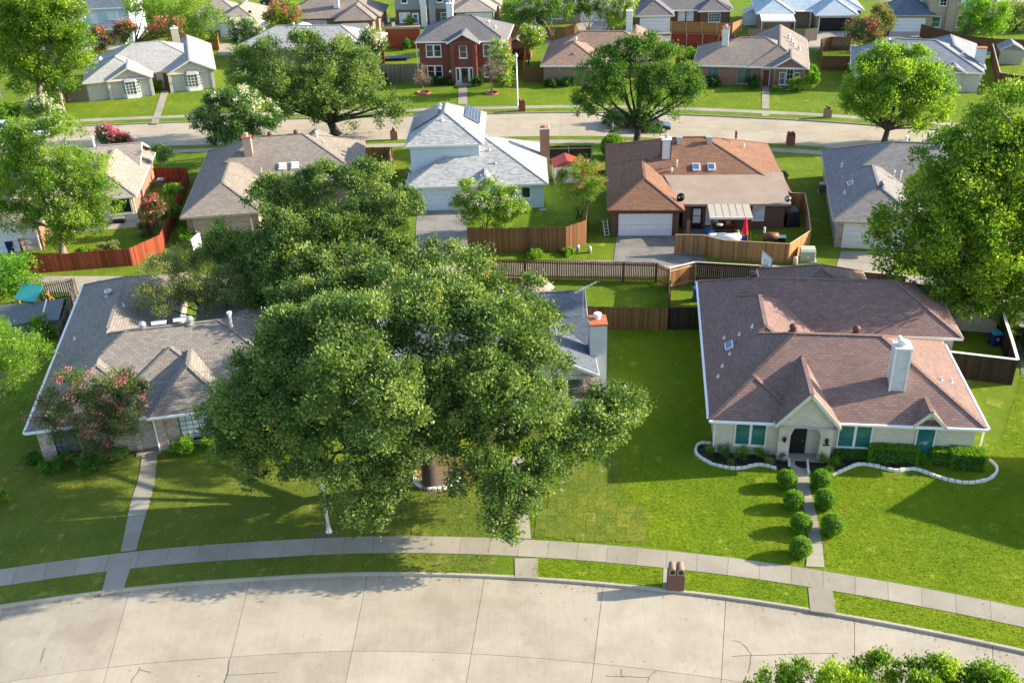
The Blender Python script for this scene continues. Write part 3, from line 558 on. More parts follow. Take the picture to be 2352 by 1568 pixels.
# pavements (sidewalk slabs)
sw = empty('sidewalk'); sw['kind'] = 'structure'
inn, out_ = offset(_vis, 1.62), offset(_vis, 2.98)
for a in range(12, len(_vis) - 12, 5):
    if _vis[a].x < -60 or _vis[a].x > 60: continue
    A = out_[a:a + 6]; B = inn[a:a + 6]; t = (A[1] - A[0]).normalized() * .012; q = [B[0] + t, B[5] - t * .2, A[5] - t * .2, A[0] + t]; slab('paving_slab', q, -.1, .03 + rnd.uniform(-.003, .004), 'walk', sw, None)
for pl, d0, d1, s0 in ((n1, -2.9, -1.6, 1), (f1, 1.7, 3.0, 1)):
    s2 = empty('sidewalk'); s2['kind'] = 'structure'; B_ = offset(pl, d0); A_ = offset(pl, d1)
    for a in range(10, len(pl) - 6, 2):
        if abs(pl[a].x) > 75: continue
        g = (A_[a + 1] - A_[a]).normalized() * .012; slab('paving_slab', [B_[a] + g, B_[a + 2], A_[a + 2], A_[a] + g], -.1, .028 + rnd.uniform(-.003, .003), 'walk', s2, None)
# front walks
def walk(name, L, R, n, mat='walk', c='D', z=.035):
    r = empty(name); r['kind'] = 'structure'; slabs_between('paving_slab', [C(c, *p) for p in L], [C(c, *p) for p in R], n, z, mat, r); return r
walk('front_walk', [(1811, 1056), (1826, 1112), (1848, 1172), (1858, 1242), (1851, 1301)], [(1857, 1058), (1858, 1112), (1873, 1172), (1888, 1242), (1893, 1303)], 10)
walk('front_walk', [(1856, 1349), (1861, 1403)], [(1912, 1352), (1919, 1411)], 1, z=.028)
walk('front_walk', [(326, 1046), (320, 1098), (302, 1147), (277, 1267)], [(361, 1044), (357, 1098), (345, 1147), (313, 1263)], 6)
walk('front_walk', [(247, 1309), (232, 1366)], [(300, 1303), (283, 1354)], 1, z=.028)
walk('front_walk', [(1176, 1050), (1180, 1150), (1184, 1236)], [(1203, 1050), (1212, 1150), (1220, 1238)], 6)
walk('front_walk', [(1182, 1282), (1183, 1327)], [(1235, 1282), (1236, 1328)], 1, z=.028)
walk('front_walk', [(371, 210), (352, 268)], [(387, 210), (368, 268)], 6); walk('front_walk', [(350, 274), (347, 285)], [(366, 274), (363, 284)], 1)
walk('front_walk', [(1053, 200), (1052, 240)], [(1073, 200), (1073, 240)], 4)
walk('front_walk', [(1750, 190), (1750, 250)], [(1766, 190), (1767, 250)], 5); walk('front_walk', [(1750, 258), (1750, 267)], [(1767, 258), (1767, 267)], 1)
# alley and drives
al = [(-95, 80), (-70, 80.2), (-50, 78.6), (-34, 77.0), (-18, 76.3), (0, 76.9), (10, 76.5), (22, 74.5), (34, 71.0), (55, 62), (80, 48)]
AL = resample(smooth(al), 1.0); ar = empty('alley'); ar['kind'] = 'structure'; strip('joint_filler', offset(AL, 1.6), offset(AL, -1.6), .006, 'joint', None, parent=ar)
Aa, Bb = offset(AL, 1.55), offset(AL, -1.55)
for a in range(2, len(AL) - 6, 5): g = (Aa[a + 1] - Aa[a]).normalized() * .012; strip('concrete_panel', [Aa[a] + g, Aa[a + 2], Aa[a + 5]], [Bb[a] + g, Bb[a + 2], Bb[a + 5]], .02, 'alley', None, .05, ar)
def drive(pts, mat='alley', c='D', n=2):
    r = empty('driveway'); r['kind'] = 'structure'; q = [C(c, *p) for p in pts]; slabs_between('concrete_panel', [q[0], q[3]], [q[1], q[2]], n, .03, mat, r); return r
drive([(958, 478), (1075, 478), (1076, 590), (952, 590)], 'drive_dark'); drive([(1418, 533), (1543, 535), (1640, 612), (1408, 606)], 'drive_dark'); drive([(1932, 577), (2060, 580), (2040, 640), (1918, 622)]); drive([(0, 582), (46, 575), (40, 640), (-30, 650)])
drive([(786, 80), (850, 80), (862, 100), (782, 100)]); drive([(1320, 48), (1392, 50), (1400, 72), (1330, 74)]); drive([(1466, 73), (1540, 74), (1548, 103), (1476, 103)], 'drive_dark'); drive([(1880, 67), (1958, 67), (1950, 112), (1850, 108)]); drive([(2040, 70), (2115, 71), (2112, 92), (2032, 92)]); drive([(505, 95), (545, 108), (548, 128), (500, 128)])
drive([(2330, 690), (2420, 700), (2420, 870), (2345, 860)], 'drive_dark')
al2 = [(-140, 169), (-95, 171), (-60, 168.5), (-30, 166), (0, 164), (25, 159), (50, 152), (72, 145), (110, 130)]; A2 = resample(smooth(al2), 1.0); a2r = empty('alley'); a2r['kind'] = 'structure'
for a in range(2, len(A2) - 6, 5): strip('concrete_panel', offset(A2, 1.5)[a:a + 6], offset(A2, -1.5)[a:a + 6], .02, 'alley', None, .05, a2r)
# garden lawns that differ from the rest
lotL = [C('D', *p) for p in [(-160, 1030), (80, 1010), (340, 1030), (460, 1060), (900, 1060), (1180, 1060), (1184, 1237), (1000, 1232), (755, 1232), (500, 1244), (275, 1267), (0, 1304), (-220, 1345)]]
lotR = [C('D', *p) for p in [(1420, 730), (1605, 720), (1640, 1060), (1830, 1080), (1846, 1300), (1700, 1279), (1500, 1254), (1430, 1090)]]
lotR2 = [C('D', *p) for p in [(1862, 1070), (2100, 1100), (2300, 1010), (2352, 850), (2480, 860), (2560, 1440), (2352, 1388), (2100, 1338), (1899, 1303)]]
lotC = [C('D', *p) for p in [(1205, 1050), (1400, 960), (1430, 1090), (1500, 1253), (1300, 1243), (1221, 1238)]]
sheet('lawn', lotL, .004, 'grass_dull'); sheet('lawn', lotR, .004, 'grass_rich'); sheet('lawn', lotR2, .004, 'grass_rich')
pk = offset(_vis, .16); pk2 = offset(_vis, 1.6)
def band(x0, x1): ii = [i for i in range(len(_vis)) if x0 <= _vis[i].x <= x1]; return [pk[i] for i in ii] + [pk2[i] for i in reversed(ii)]
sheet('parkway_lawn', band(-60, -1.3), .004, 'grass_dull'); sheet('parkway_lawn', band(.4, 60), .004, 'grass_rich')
sheet('bare_soil', [C('D', 1000 + 62 * math.cos(a) * (1 + .1 * math.sin(3 * a)), 1100 + 32 * math.sin(a)) for a in np.linspace(0, 6.28, 25)[:-1]], .009, 'dirt')
sheet('dry_patch', [C('D', 1000 + (80 + 18 * math.sin(a * 3.3)) * math.cos(a), 1085 + (48 + 9 * math.sin(a * 5)) * math.sin(a)) for a in np.linspace(0, 6.28, 33)[:-1]], .0065, 'grass_dry')
sheet('bare_soil', [C('D', 750 + 36 * math.cos(a) * (1 + .2 * math.sin(4 * a)), 1226 + 6 * math.sin(a)) for a in np.linspace(0, 6.28, 25)[:-1]], .009, 'dirt')
# mown blades on the near lawns
ring_soil = [C('D', 1000 + 58 * math.cos(a), 1100 + 30 * math.sin(a)) for a in np.linspace(0, 6.28, 20)]
blade_field('grass', 'sunlit bright green mown grass either side of the shrub-lined walk', [lotR, lotR2, band(.4, 26)], 190, 'blade', 5, avoid=[[C('D', *p) for p in [(1850, 1340), (1916, 1345), (1925, 1415), (1857, 1408)]], [C('D', *p) for p in [(1520, 1298), (1574, 1300), (1574, 1356), (1520, 1354)]]])
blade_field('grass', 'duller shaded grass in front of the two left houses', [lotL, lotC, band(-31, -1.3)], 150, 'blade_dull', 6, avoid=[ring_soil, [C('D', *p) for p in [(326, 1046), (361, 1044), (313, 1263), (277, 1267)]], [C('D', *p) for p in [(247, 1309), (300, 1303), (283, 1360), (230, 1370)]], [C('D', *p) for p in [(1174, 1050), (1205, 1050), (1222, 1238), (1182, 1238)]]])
# new sod laid in squares
def sod(name, poly, rz, w=.42, h=.62):
    r = empty(name); r['kind'] = 'structure'; A = np.array([(C('D', *p).x, C('D', *p).y) for p in poly]); ca, sa = math.cos(rz), math.sin(rz); c0 = A.mean(0); Rm = np.array([[ca, sa], [-sa, ca]]); Bq = (A - c0) @ Rm.T; lo, hi = Bq.min(0), Bq.max(0)
    me = mkmesh('sod_square', *(lambda b: (b.v, b.f))(MB().box(-w / 2 + .005, w / 2 - .005, -h / 2 + .005, h / 2 - .005, 0, .016)), 'sod')
    for i in range(int((hi[0] - lo[0]) / w) + 1):
        off = rnd.uniform(0, .25)
        for j in range(int((hi[1] - lo[1]) / h) + 1):
            q = lo + np.array([w * (i + .5), h * (j + .5) + off]); 
            if inside(q[None], Bq)[0]: p = q @ Rm + c0; inst(me, 'sod_square', r, (p[0], p[1], .002 + rnd.uniform(-.004, .008)), rz + rnd.uniform(-.03, .03), (1, 1, 1))
    return r
sod('new_sod', [(1283, 1068), (1425, 1060), (1430, 1090), (1408, 1092), (1412, 1165), (1440, 1165), (1470, 1150), (1488, 1220), (1468, 1249), (1226, 1235), (1236, 1185), (1282, 1112)], -.12, .55, .62)
sod('new_sod', [(958, 1152), (1035, 1152), (1030, 1231), (945, 1231)], .04, .55, .95)
def sodmix():
    t = M['sod'].node_tree; b = t.nodes['Principled BSDF']; c = b.inputs['Base Color'].links[0].from_socket; r = objrand(t); o = mixc(t, .75, c, mixc(t, r, (.72, .83, .78), (1.26, 1.1, 1.18)), 'MULTIPLY'); t.links.new(o, b.inputs['Base Color'])
sodmix()

def litter():
    rng = np.random.default_rng(9); n = 2600; i = rng.integers(20, len(_vis) - 20, n); keep = np.array([(-29 < _vis[k].x < 25) for k in i]); i = i[keep]; d = np.where(rng.uniform(0, 1, len(i)) < .55, -np.abs(rng.normal(0, .25, len(i))), rng.uniform(-9, 3, len(i))); pts = np.array([[(_vis[k] + (Vector((-(_vis[k + 1] - _vis[k]).y, (_vis[k + 1] - _vis[k]).x, 0)).normalized() * dd)).x, (_vis[k] + (Vector((-(_vis[k + 1] - _vis[k]).y, (_vis[k + 1] - _vis[k]).x, 0)).normalized() * dd)).y, (-.115 if dd < 0 else .05)] for k, dd in zip(i, d)])
    c = C('D', 1000, 1095); q = rng.normal(0, 3.2, (1400, 2)); pts = np.concatenate([pts, np.stack([c.x + q[:, 0], c.y + q[:, 1] * .8, np.full(1400, .06)], 1)]); me = leaf_mesh('leaf_litter', pts, np.zeros_like(pts), .07, .6, 'leaf_litter', rng, 0, .4); o = inst(me, 'leaf_litter'); tag(o, 'dry fallen leaves along the kerb and under the oak', 'leaf litter', kind='stuff')
litter()
# ================================================================ HOUSES
# --- front right: mauve-brown roof, cream brick
R = house('brick_house', 'cream brick house with mauve-brown hip roof and arched entry', (11.46, 49.74), -8, [
    (0, 15.6, 0, 10.5, 'x', .571, 'hh'), (0, 17.05, 10.9, 18.7, 'x', .571, 'hh'), (.0, 7.6, 4, 16, 'y', .571, 'hh'), (4.6, 12.4, 13, 21.2, 'y', .571, 'hh')], 'roof_mauve', 'brick_cream', 'trim_white')
def put_wing(root, w, i, roofm, wallm, trim, body=True):
    b = [0] if body else None; wing(root, w, i, roofm, wallm, trim, b, True, root_wings[root.name])
    if b:
        for q in b[1:]: MB().box(*q).build('wall', wallm, root)
put_wing(R, (0, 5.4, -.25, 6.2, 'y', .571, 'hh'), 4, 'roof_mauve', 'brick_cream', 'trim_white', False); MB().box(.435, 4.2, .17, .6, 0, 2.4).build('wall', 'brick_cream', R)
put_wing(R, (3.75, 7.4, -.62, 5.0, 'y', 1.2, 'gg', 2.68, None, 0, .32), 5, 'roof_mauve', 'brick_cream', 'trim_cream', False)
put_wing(R, (11.55, 13.35, -.02, 2.6, 'y', 1.05, 'gg', 2.66, None, 0, .38), 6, 'roof_mauve', 'brick_cream', 'trim_cream', False)
MB().box(11.9, 13.0, .36, .5, 0, 2.62).build('wall', 'brick_cream', R)
def arch_wall(root, x0, x1, y, th, ztop, xa, xb, spring, mat, gable=None):
    b = MB(); r = (xb - xa) / 2; cx = (xa + xb) / 2; n = 14
    def top(x): return ztop if not gable else ztop + gable * ((x1 - x0) / 2 - abs(x - (x0 + x1) / 2))
    w = MB()
    for i in range(n):
        xs = [xa + (xb - xa) * (i + k) / n for k in (0, 1)]; zs = [spring + math.sqrt(max(0, r * r - (x - cx) ** 2)) for x in xs]; w.hexa([(xs[0], y, zs[0]), (xs[1], y, zs[1]), (xs[1], y + th, zs[1]), (xs[0], y + th, zs[0])], [(xs[0], y, ztop), (xs[1], y, ztop), (xs[1], y + th, ztop), (xs[0], y + th, ztop)])
    MB().box(x0, xa, y, y + th, 0, ztop - .002).build('porch_pillar', mat, root); MB().box(xb, x1, y, y + th, 0, ztop - .002).build('porch_pillar', mat, root); w.build('arch', mat, root)
    vo = MB(); m_ = 19
    for i in range(m_):
        a0, a1 = math.pi * (i + .06) / m_, math.pi * (i + .94) / m_; q = [(cx - math.cos(a) * rr, spring + math.sin(a) * rr) for rr, a in ((r + .01, a0), (r + .24, a0), (r + .24, a1), (r + .01, a1))]
        MB().hexa([(x, y - .035, z) for x, z in q], [(x, y + .01, z) for x, z in q]).build('arch_brick', mat, root)
arch_wall(R, 4.05, 7.1, -.3, .45, 2.68, 4.72, 6.43, 1.72, 'brick_cream')
MB().box(4.06, 4.3, .15, .43, 0, 2.6).build('porch_wall', 'brick_cream', R); MB().box(6.85, 7.09, .15, .43, 0, 2.6).build('porch_wall', 'brick_cream', R)
slab('porch_floor', [(4.3, -.4), (6.85, -.4), (6.85, 1.6), (4.3, 1.6)], 0, .1, 'walk', R); MB().box(4.31, 5.75, .38, .425, .1, 2.5).build('entry_shade_panel', 'glass_dark', R)  # dark entry panel: shade of a deeper porch put into its colour
door(R, 4.75, .385, .9, 2.05, 'black_metal', 'black_metal')
MB().lathe([(.45, .012), (.45, .03)], 20, (5.55, -.62, .03)).build('door_mat', 'rubber', R)
for sx in (4.38, 6.78):
    l = MB().box(sx - .05, sx + .05, -.42, -.3, 1.6, 1.66).lathe([(.03, 1.34), (.09, 1.42), (.12, 1.62), (.05, 1.7), (.01, 1.78)], 8, (sx, -.42, 0)).build('wall_lantern', 'black_metal', R); MB().lathe([(.06, 1.44), (.085, 1.6)], 8, (sx, -.42, 0)).build('lamp_glass', 'glass_grey', l)
MB().box(6.6, 6.98, -.325, -.3, 1.16, 1.26).build('house_number_plate', 'black_metal', R)
window(R, 1.62, .17, .72, 1.72, 1.5, 1, 1, 'glass_teal', 'cap_white', 0, .08, True, 2); window(R, 7.6, .4, .72, 1.8, 1.5, 1, 1, 'glass_teal', 'cap_white', 0, .08, True, 2); window(R, 11.98, .34, .3, .95, 1.9, 1, 1, 'glass_teal', 'cap_white', 0, .07)
chimney(R, 10.85, 2.35, 3.6, 6.5, .84, .78, 'chimney_grey', 'cap_white', False, .09, 'cap_white'); R_ch = [c for c in R.children if c.name.startswith('chimney')][0]
MB().lathe([(.2, 6.58), (.2, 6.7), (.3, 6.71), (.3, 6.86), (.2, 6.93), (.06, 6.95)], 14, (10.85, 2.35, 0)).build('chimney_pot', 'cap_white', R_ch)
for x, y, z in ((5.2, 5.9, 5.35), (9.0, 6.0, 5.3)): turbine(R, x, y, z, 'trim_brown')
turbine(R, 3.6, 15.4, 4.5, 'trim_brown', .25); flue(R, 11.4, 5.2, 4.8, .7, .08)
skylight(R, 1.55, 7.1, 3.5, .571, 0, .55, .8)
for x, y in ((1.0, 5.0), (1.5, 6.1), (1.3, 8.4), (2.2, 8.0), (3.0, 8.2), (.7, 4.0)): pipe(R, x, y, 2.6 + .571 * x, .22, .04)
for x, y in ((13.7, 3.4), (14.5, 4.0)): pipe(R, x, y, 2.6 + .571 * (15.6 - x), .3, .04)
gut = MB(); 
for a, b in (((-.09, -.05, 2.56), (-.09, 18.6, 2.56)), ((0, -.36, 2.55), (3.7, -.36, 2.55)), ((7.45, -.1, 2.57), (11.5, -.1, 2.57)), ((13.4, -.1, 2.57), (15.6, -.1, 2.57)), ((15.7, -.05, 2.57), (15.7, 9.9, 2.57))): gut.beam(a, b, .12, .11)
gut.build('gutter', 'white_paint', R)
for x, y in ((.12, -.3), (15.5, .3), (-.02, 18.2)): MB().tube([(x, y + .1, 2.5), (x + .25, y + .45, 2.2), (x + .25, y + .5, .1)], .05, 6).build('downspout', 'white_paint', R)
# --- front left: grey-tan roof, mottled brick
Lh = house('brick_house', 'mottled pink brick house with grey-tan hip roof behind pink crepe myrtle', (-29.25, 50.7), 10.5, [
    (0, 17.0, .9, 12.0, 'x', .5, 'hh'), (0, 7.8, 0, 21.1, 'y', .5, 'hh'), (4.1, 12.6, .55, 9, 'y', .5, 'hh'), (7.05, 12.1, -.15, 7, 'y', .78, 'hh'), (9, 17, 5, 15.5, 'y', .45, 'hh')], 'roof_grey_tan', 'brick_pinkgrey', 'trim_white')
window(Lh, 1.35, .42, .6, 1.25, 1.6, 4, 4, 'glass_grey', 'black_metal', 0, .04); window(Lh, 8.75, .26, .5, 1.9, 1.65, 5, 5, 'blind', 'black_metal', 0, .04); window(Lh, 4.6, .98, .6, 1.4, 1.5, 4, 4, 'glass_grey', 'black_metal', 0, .04)
door(Lh, 6.45, .93, .95, 2.1, 'dark', 'trim_white'); MB().box(7.35, 7.85, .02, .42, 0, 2.45).build('porch_pillar', 'brick_pinkgrey', Lh); MB().box(5.95, 6.3, .3, .8, 0, 2.4).build('porch_pillar', 'brick_pinkgrey', Lh); slab('porch_floor', [(5.9, -.3), (7.4, -.3), (7.4, .95), (5.9, .95)], 0, .08, 'walk', Lh)
turbine(Lh, 3.0, 15.2, 4.05, 'galv', .26); turbine(Lh, 6.6, 6.55, 5.3); turbine(Lh, 9.6, 6.45, 5.35); flue(Lh, 12.2, 5.9, 5.1, .9, .1)
for x, y in ((1.2, 10.5), (1.8, 5.2), (4.4, 12.6), (5.4, 13.0)): pipe(Lh, x, y, 2.6 + .5 * min(x, 7.8 - x), .25, .04)
gl = MB(); gl.beam((-.09, -.05, 2.56), (-.09, 21.1, 2.56), .12, .11); gl.beam((-.05, -.09, 2.56), (4.0, -.09, 2.56), .12, .11); gl.beam((7.0, -.24, 2.53), (12.1, -.24, 2.53), .12, .11); gl.build('gutter', 'white_paint', Lh); MB().tube([(7.08, -.1, 2.5), (7.3, .0, 2.2), (7.3, -.03, .1)], .05, 6).build('downspout', 'white_paint', Lh); MB().tube([(4.2, .3, 2.5), (4.2, .5, .1)], .05, 6).build('downspout', 'white_paint', Lh)
for x, y in ((7.3, 8.3), (8.7, 8.4)): skylight(Lh, x, y, 4.75, 0, -.5, .9, .6, 'glass_blue')
# --- centre: white house under the big oak
Ch = house('white_house', 'white house with slate roof mostly hidden under the giant oak', (5.45, 55.02), 1, [(-17.5, -.2, 3.0, 12.0, 'x', .52, 'gg'), (-5.6, 0, 0, 7.0, 'y', .5, 'gg', 2.62), (-17.5, -11, 1.2, 7, 'y', .5, 'gg', 2.62)], 'roof_slate', 'siding_white', 'trim_white')
for c in Ch.children:
    pass
chimney(Ch, .2, 2.9, 0, 4.95, 1.1, 1.3, 'brick_paleblue', 'clay', False, .05); MB().lathe([(.2, 5.02), (.2, 5.25), (.28, 5.26), (.28, 5.38), (.22, 5.43), (.04, 5.46)], 14, (.2, 3.1, 0)).build('flue', 'white_paint', [c for c in Ch.children if c.name.startswith('chimney')][0])
an = MB().tube([(-.5, 5.6, 3.3), (-.5, 5.6, 6.1)], .025, 6).build('antenna_mast', 'galv', Ch); aa = MB(); aa.beam((-1.1, 5.2, 5.9), (.5, 6.2, 6.2), .03, .03)
for k in range(7): t = k / 6; c = Vector((-1.1, 5.2, 5.9)).lerp(Vector((.5, 6.2, 6.2)), t); d = Vector((.5, -.8, .35)) * (.9 - .5 * t); aa.beam(c - d * .7, c + d * .7, .018, .018)
aa.build('antenna_elements', 'alum', an)
window(Ch, -1.95, .4, .7, .95, 1.45, 1, 2, 'glass_grey'); window(Ch, -3.9, .4, .7, .95, 1.45, 1, 2, 'glass_grey'); window(Ch, -15.5, 1.6, .7, 1.8, 1.4, 2, 2, 'glass_grey', div=2); door(Ch, -8.3, 3.4, .95, 2.05, 'door_red'); window(Ch, -10.4, 3.4, .7, 1.3, 1.4, 2, 2, 'glass_grey')
turbine(Ch, -6, 7.5, 4.85)
# --- second row left: taupe roof
LM = house('brick_house', 'tan brick house with taupe hip roof and two white skylights', (-29.31, 84.96), 6.5, [(0, 16.5, 7.4, 19.2, 'x', .5, 'hh'), (0, 7.2, 0, 13, 'y', .5, 'hh'), (9.3, 13.6, 12, 20.6, 'y', .6, 'hg'), (3.2, 6.4, 12, 20.2, 'y', .6, 'hg')], 'roof_taupe', 'brick_tan', 'trim_tan')
chimney(LM, 5.3, 11.2, 3.6, 6.2, .8, .8, 'siding_pink', 'clay', True)
for x in (8.55, 9.75): skylight(LM, x, 9.3, 3.55, 0, .5, .75, .9, 'cap_white')
turbine(LM, 7.3, 13.4, 5.4, 'trim_brown'); turbine(LM, 9.9, 13.4, 5.4, 'trim_brown'); flue(LM, 11.9, 13.8, 4.9, .5); 
for x, y in ((12, 12), (12.6, 12.8)): pipe(LM, x, y, 4.7, .25, .04)
pl = MB().tube([(6.6, 8.6, 3.2), (6.6, 8.6, 3.9)], .03, 6).build('vent_pipe', 'cap_white', LM); garage(LM, 1.1, .4, 4.88, 2.13, 'siding_pink', 'trim_tan')
# --- second row centre: pale blue two-storey with solar panels
BL = house('blue_house', 'pale blue two-storey house with silver shingles and solar panels', (-9.56, 90.79), -1, [(0, 13.5, 0, 12.2, 'x', .47, 'hh')], 'roof_silver', 'siding_ice', 'trim_white')
put_wing(BL, (-.12, 7.4, 3.2, 13.9, 'y', .57, 'hh', 5.6, 'siding_ice', 2.4), 1, 'roof_silver', 'siding_ice', 'trim_white'); put_wing(BL, (6.5, 8.7, -.02, 2.6, 'y', .85, 'gg', 2.66), 3, 'roof_silver', 'siding_ice', 'trim_white', False)
garage(BL, .95, .4, 4.88, 2.13, 'garage_blue'); window(BL, 9.4, .4, 1.1, .9, 1.1, 1, 2, 'glass_dark'); window(BL, 11.0, .4, 1.1, .75, 1.0, 1, 1, 'glass_dark'); door(BL, 7.1, .4, .9, 2.05, 'white_paint')
chimney(BL, 13.4, 8.0, 0, 5.5, .95, .95, 'brick_orange', 'cap_white', False, .05); MB().box(12.98, 13.82, 7.58, 8.42, 5.58, 5.62).box(13.1, 13.4, 7.7, 8.1, 5.62, 5.8).build('chimney_pot', 'clay', [c for c in BL.children if c.name.startswith('chimney')][0])
def solar(root, corner, ux, uy, nx, ny, w, h, gap=.03):
    c = Vector(corner); ux = Vector(ux).normalized(); uy = Vector(uy).normalized(); n = ux.cross(uy).normalized()
    if n.z < 0: n = -n
    for i in range(nx):
        for j in range(ny):
            o = c + ux * (w + gap) * i + uy * (h + gap) * j + n * .1
            q = [o, o + ux * w, o + ux * w + uy * h, o + uy * h]; pnl = MB().hexa(q, [v + n * .045 for v in q]).build('solar_panel', 'steel', root); cells = MB(); a, b = 3, 5
            for s in range(a):
                for t in range(b):
                    p = o + ux * (w * (s + .06) / a) + uy * (h * (t + .05) / b) + n * .047; cells.poly([p, p + ux * w * .88 / a, p + ux * w * .88 / a + uy * h * .9 / b, p + uy * h * .9 / b] if ux.cross(uy).z > 0 else [p + uy * h * .9 / b, p + ux * w * .88 / a + uy * h * .9 / b, p + ux * w * .88 / a, p])
            cells.build('cells', 'solar', pnl)
rz5 = 5.6 - .013
solar(BL, (.25, 7.0, rz5 + .57 * .37 + .02), (0, 1, 0), (1, 0, .57), 4, 2, 1.05, 1.55); solar(BL, (6.9, 8.4, rz5 + .57 * .5 + .02), (0, 1, 0), (-1, 0, .57), 4, 1, 1.05, 1.7); 
turbine(BL, 3.0, 8.2, 7.4); turbine(BL, 3.0, 9.4, 7.4); pipe(BL, 3.4, 6.0, 7.1, .3, .08); dish(BL, .1, 2.3, 2.9, 2.4)
for x, y, z in ((7.9, 4.2, 4.7), (8.5, 2.6, 3.9), (5.6, 5.0, 6.5), (1.4, 4.4, 6.2)): pipe(BL, x, y, z - .1, .3, .06, 'steel')
MB().box(12.6, 13.3, -.5, .1, 0, .05).build('ac_pad', 'walk', BL)
# --- second row right: rust-brown roof
BR = house('brick_house', 'dark red brick house with rust-brown roof and cluttered patio', (8.78, 83.23), -5, [(0, 16.6, 4, 18.4, 'x', .42, 'hh'), (0, 6.74, -.1, 12, 'y', .53, 'hh')], 'roof_rust', 'brick_brown', 'trim_brown')
mbx = MB(); mbx.hexa([(6.5, 1.45, 2.35), (16.15, 1.45, 2.35), (16.15, 6.6, 3.4), (5.2, 6.6, 3.4)], [(6.5, 1.45, 2.55), (16.15, 1.45, 2.55), (16.15, 6.6, 3.62), (5.2, 6.6, 3.62)]); mbx.build('lean_to_roof', 'roof_membrane', BR); MB().box(6.8, 15.75, 1.9, 6, 0, 2.36).build('wall', 'brick_brown', BR)
garage(BR, 1.0, .3, 4.75, 2.13, 'garage_white', 'trim_brown'); door(BR, 7.55, 1.9, .95, 2.05, 'black_metal', 'trim_brown', glass='blind'); window(BR, 8.9, 1.9, .55, .95, 1.6, 1, 2, 'blind', 'white_paint'); window(BR, 13.0, 1.9, .9, .9, 1.2, 1, 2, 'blind', 'white_paint')
chimney(BR, 5.55, 8.7, 3.6, 6.2, .85, .85, 'siding_white', 'cap_white', True, .05, 'trim_brown')
for x in (8.3, 9.7): skylight(BR, x, 7.15, 3.95, 0, .42, .7, .9)
for x in (6.9, 9.7):
    v = MB().box(x - .22, x + .22, 10.2, 10.6, 5.0, 5.75).build('roof_vent', 'galv', BR); MB().box(x - .3, x + .3, 10.12, 10.68, 5.75, 5.88).build('vent_hood', 'galv', v)
flue(BR, 6.5, 7.3, 4.0, .5, .05); flue(BR, 6.0, 6.7, 3.8, .15, .07); turbine(BR, 12.6, 13.2, 5.0, 'trim_brown', .12); pipe(BR, 13.3, 12.4, 4.3, .3, .05); dish(BR, 6.55, 1.6, 2.6, -.6, 'dark', .4); dish(BR, 15.9, 1.7, 2.4, -.6, 'grey_metal', .3)
aw = MB(); aw.hexa([(8.85, -1.0, 2.2), (12.5, -1.05, 2.2), (12.5, 1.95, 2.52), (8.85, 1.95, 2.52)], [(8.85, -1.0, 2.28), (12.5, -1.05, 2.28), (12.5, 1.95, 2.6), (8.85, 1.95, 2.6)]); awo = aw.build('patio_awning', 'awning', BR); MB().box(8.83, 12.52, -1.1, -1.03, 2.12, 2.32).build('valance', 'stone_white', awo)
for k in range(1, 6): xx = 8.85 + 3.65 * k / 6; MB().beam((xx, -1.0, 2.29), (xx, 1.9, 2.61), .03, .02).build('awning_rib', 'trim_tan', awo)
for x in (9.0, 12.35): MB().box(x - .06, x + .06, -.95, -.83, 0, 2.2).build('awning_post', 'trim_brown', awo)
# --- second row far right
RM = house('brick_house', 'brick house with taupe roof half covered by the tall right tree', (27.42, 79.04), -13, [(0, 16, 7, 18.9, 'x', .5, 'hh'), (0, 7.6, 0, 13, 'y', .5, 'hh'), (8.5, 12.5, 12, 20.4, 'y', .6, 'hg')], 'roof_greybrown', 'brick_pinkgrey', 'trim_tan')
garage(RM, 1.1, .4, 4.88, 2.13, 'garage_white', 'trim_white'); skylight(RM, 1.8, 6.8, 3.5, .5, 0, .55, .8); turbine(RM, 4.0, 3.7, 4.4, 'grey_metal'); turbine(RM, 9.8, 12.5, 5.35); flue(RM, 7.0, 13.5, 5.2, .6)
for x, y in ((5.6, 8.3), (6.2, 8.4)): flue(RM, x, y, 3.7, .5, .05)
for x, y in ((1.5, 12.5), (1.4, 11.8), (1.2, 5)): pipe(RM, x, y, 2.6 + .5 * x, .25, .05)
# --- second row far left, mostly behind the cypress
FL = house('brick_house', 'red brick house with tan roof behind the feathery cypress', (-48.5, 88.6), 9, [(0, 12.9, 7.5, 15.6, 'x', .45, 'hg'), (7.0, 13.6, .4, 14.0, 'y', .5, 'hh'), (0, 6.2, -5, 9, 'y', .45, 'hh')], 'roof_tan', 'brick_orange', 'trim_white')
MB().box(8.0, 13.18, .8, .96, 0, 2.4).build('wall', 'siding_white', FL); window(FL, 10.9, .78, .9, 1.9, 1.35, 1, 1, 'glass_dark', 'trim_cream', 0, .16); slab('patio', [(7.5, -1.2), (13.4, -1.2), (13.4, .78), (7.5, .78)], 0, .05, 'walk', FL); garage(FL, .8, -4.6, 4.6, 2.13, 'garage_white'); flue(FL, 8.2, 11.5, 4.3, 1.0, .12); pipe(FL, 11.6, 9.0, 3.5, .3, .05)
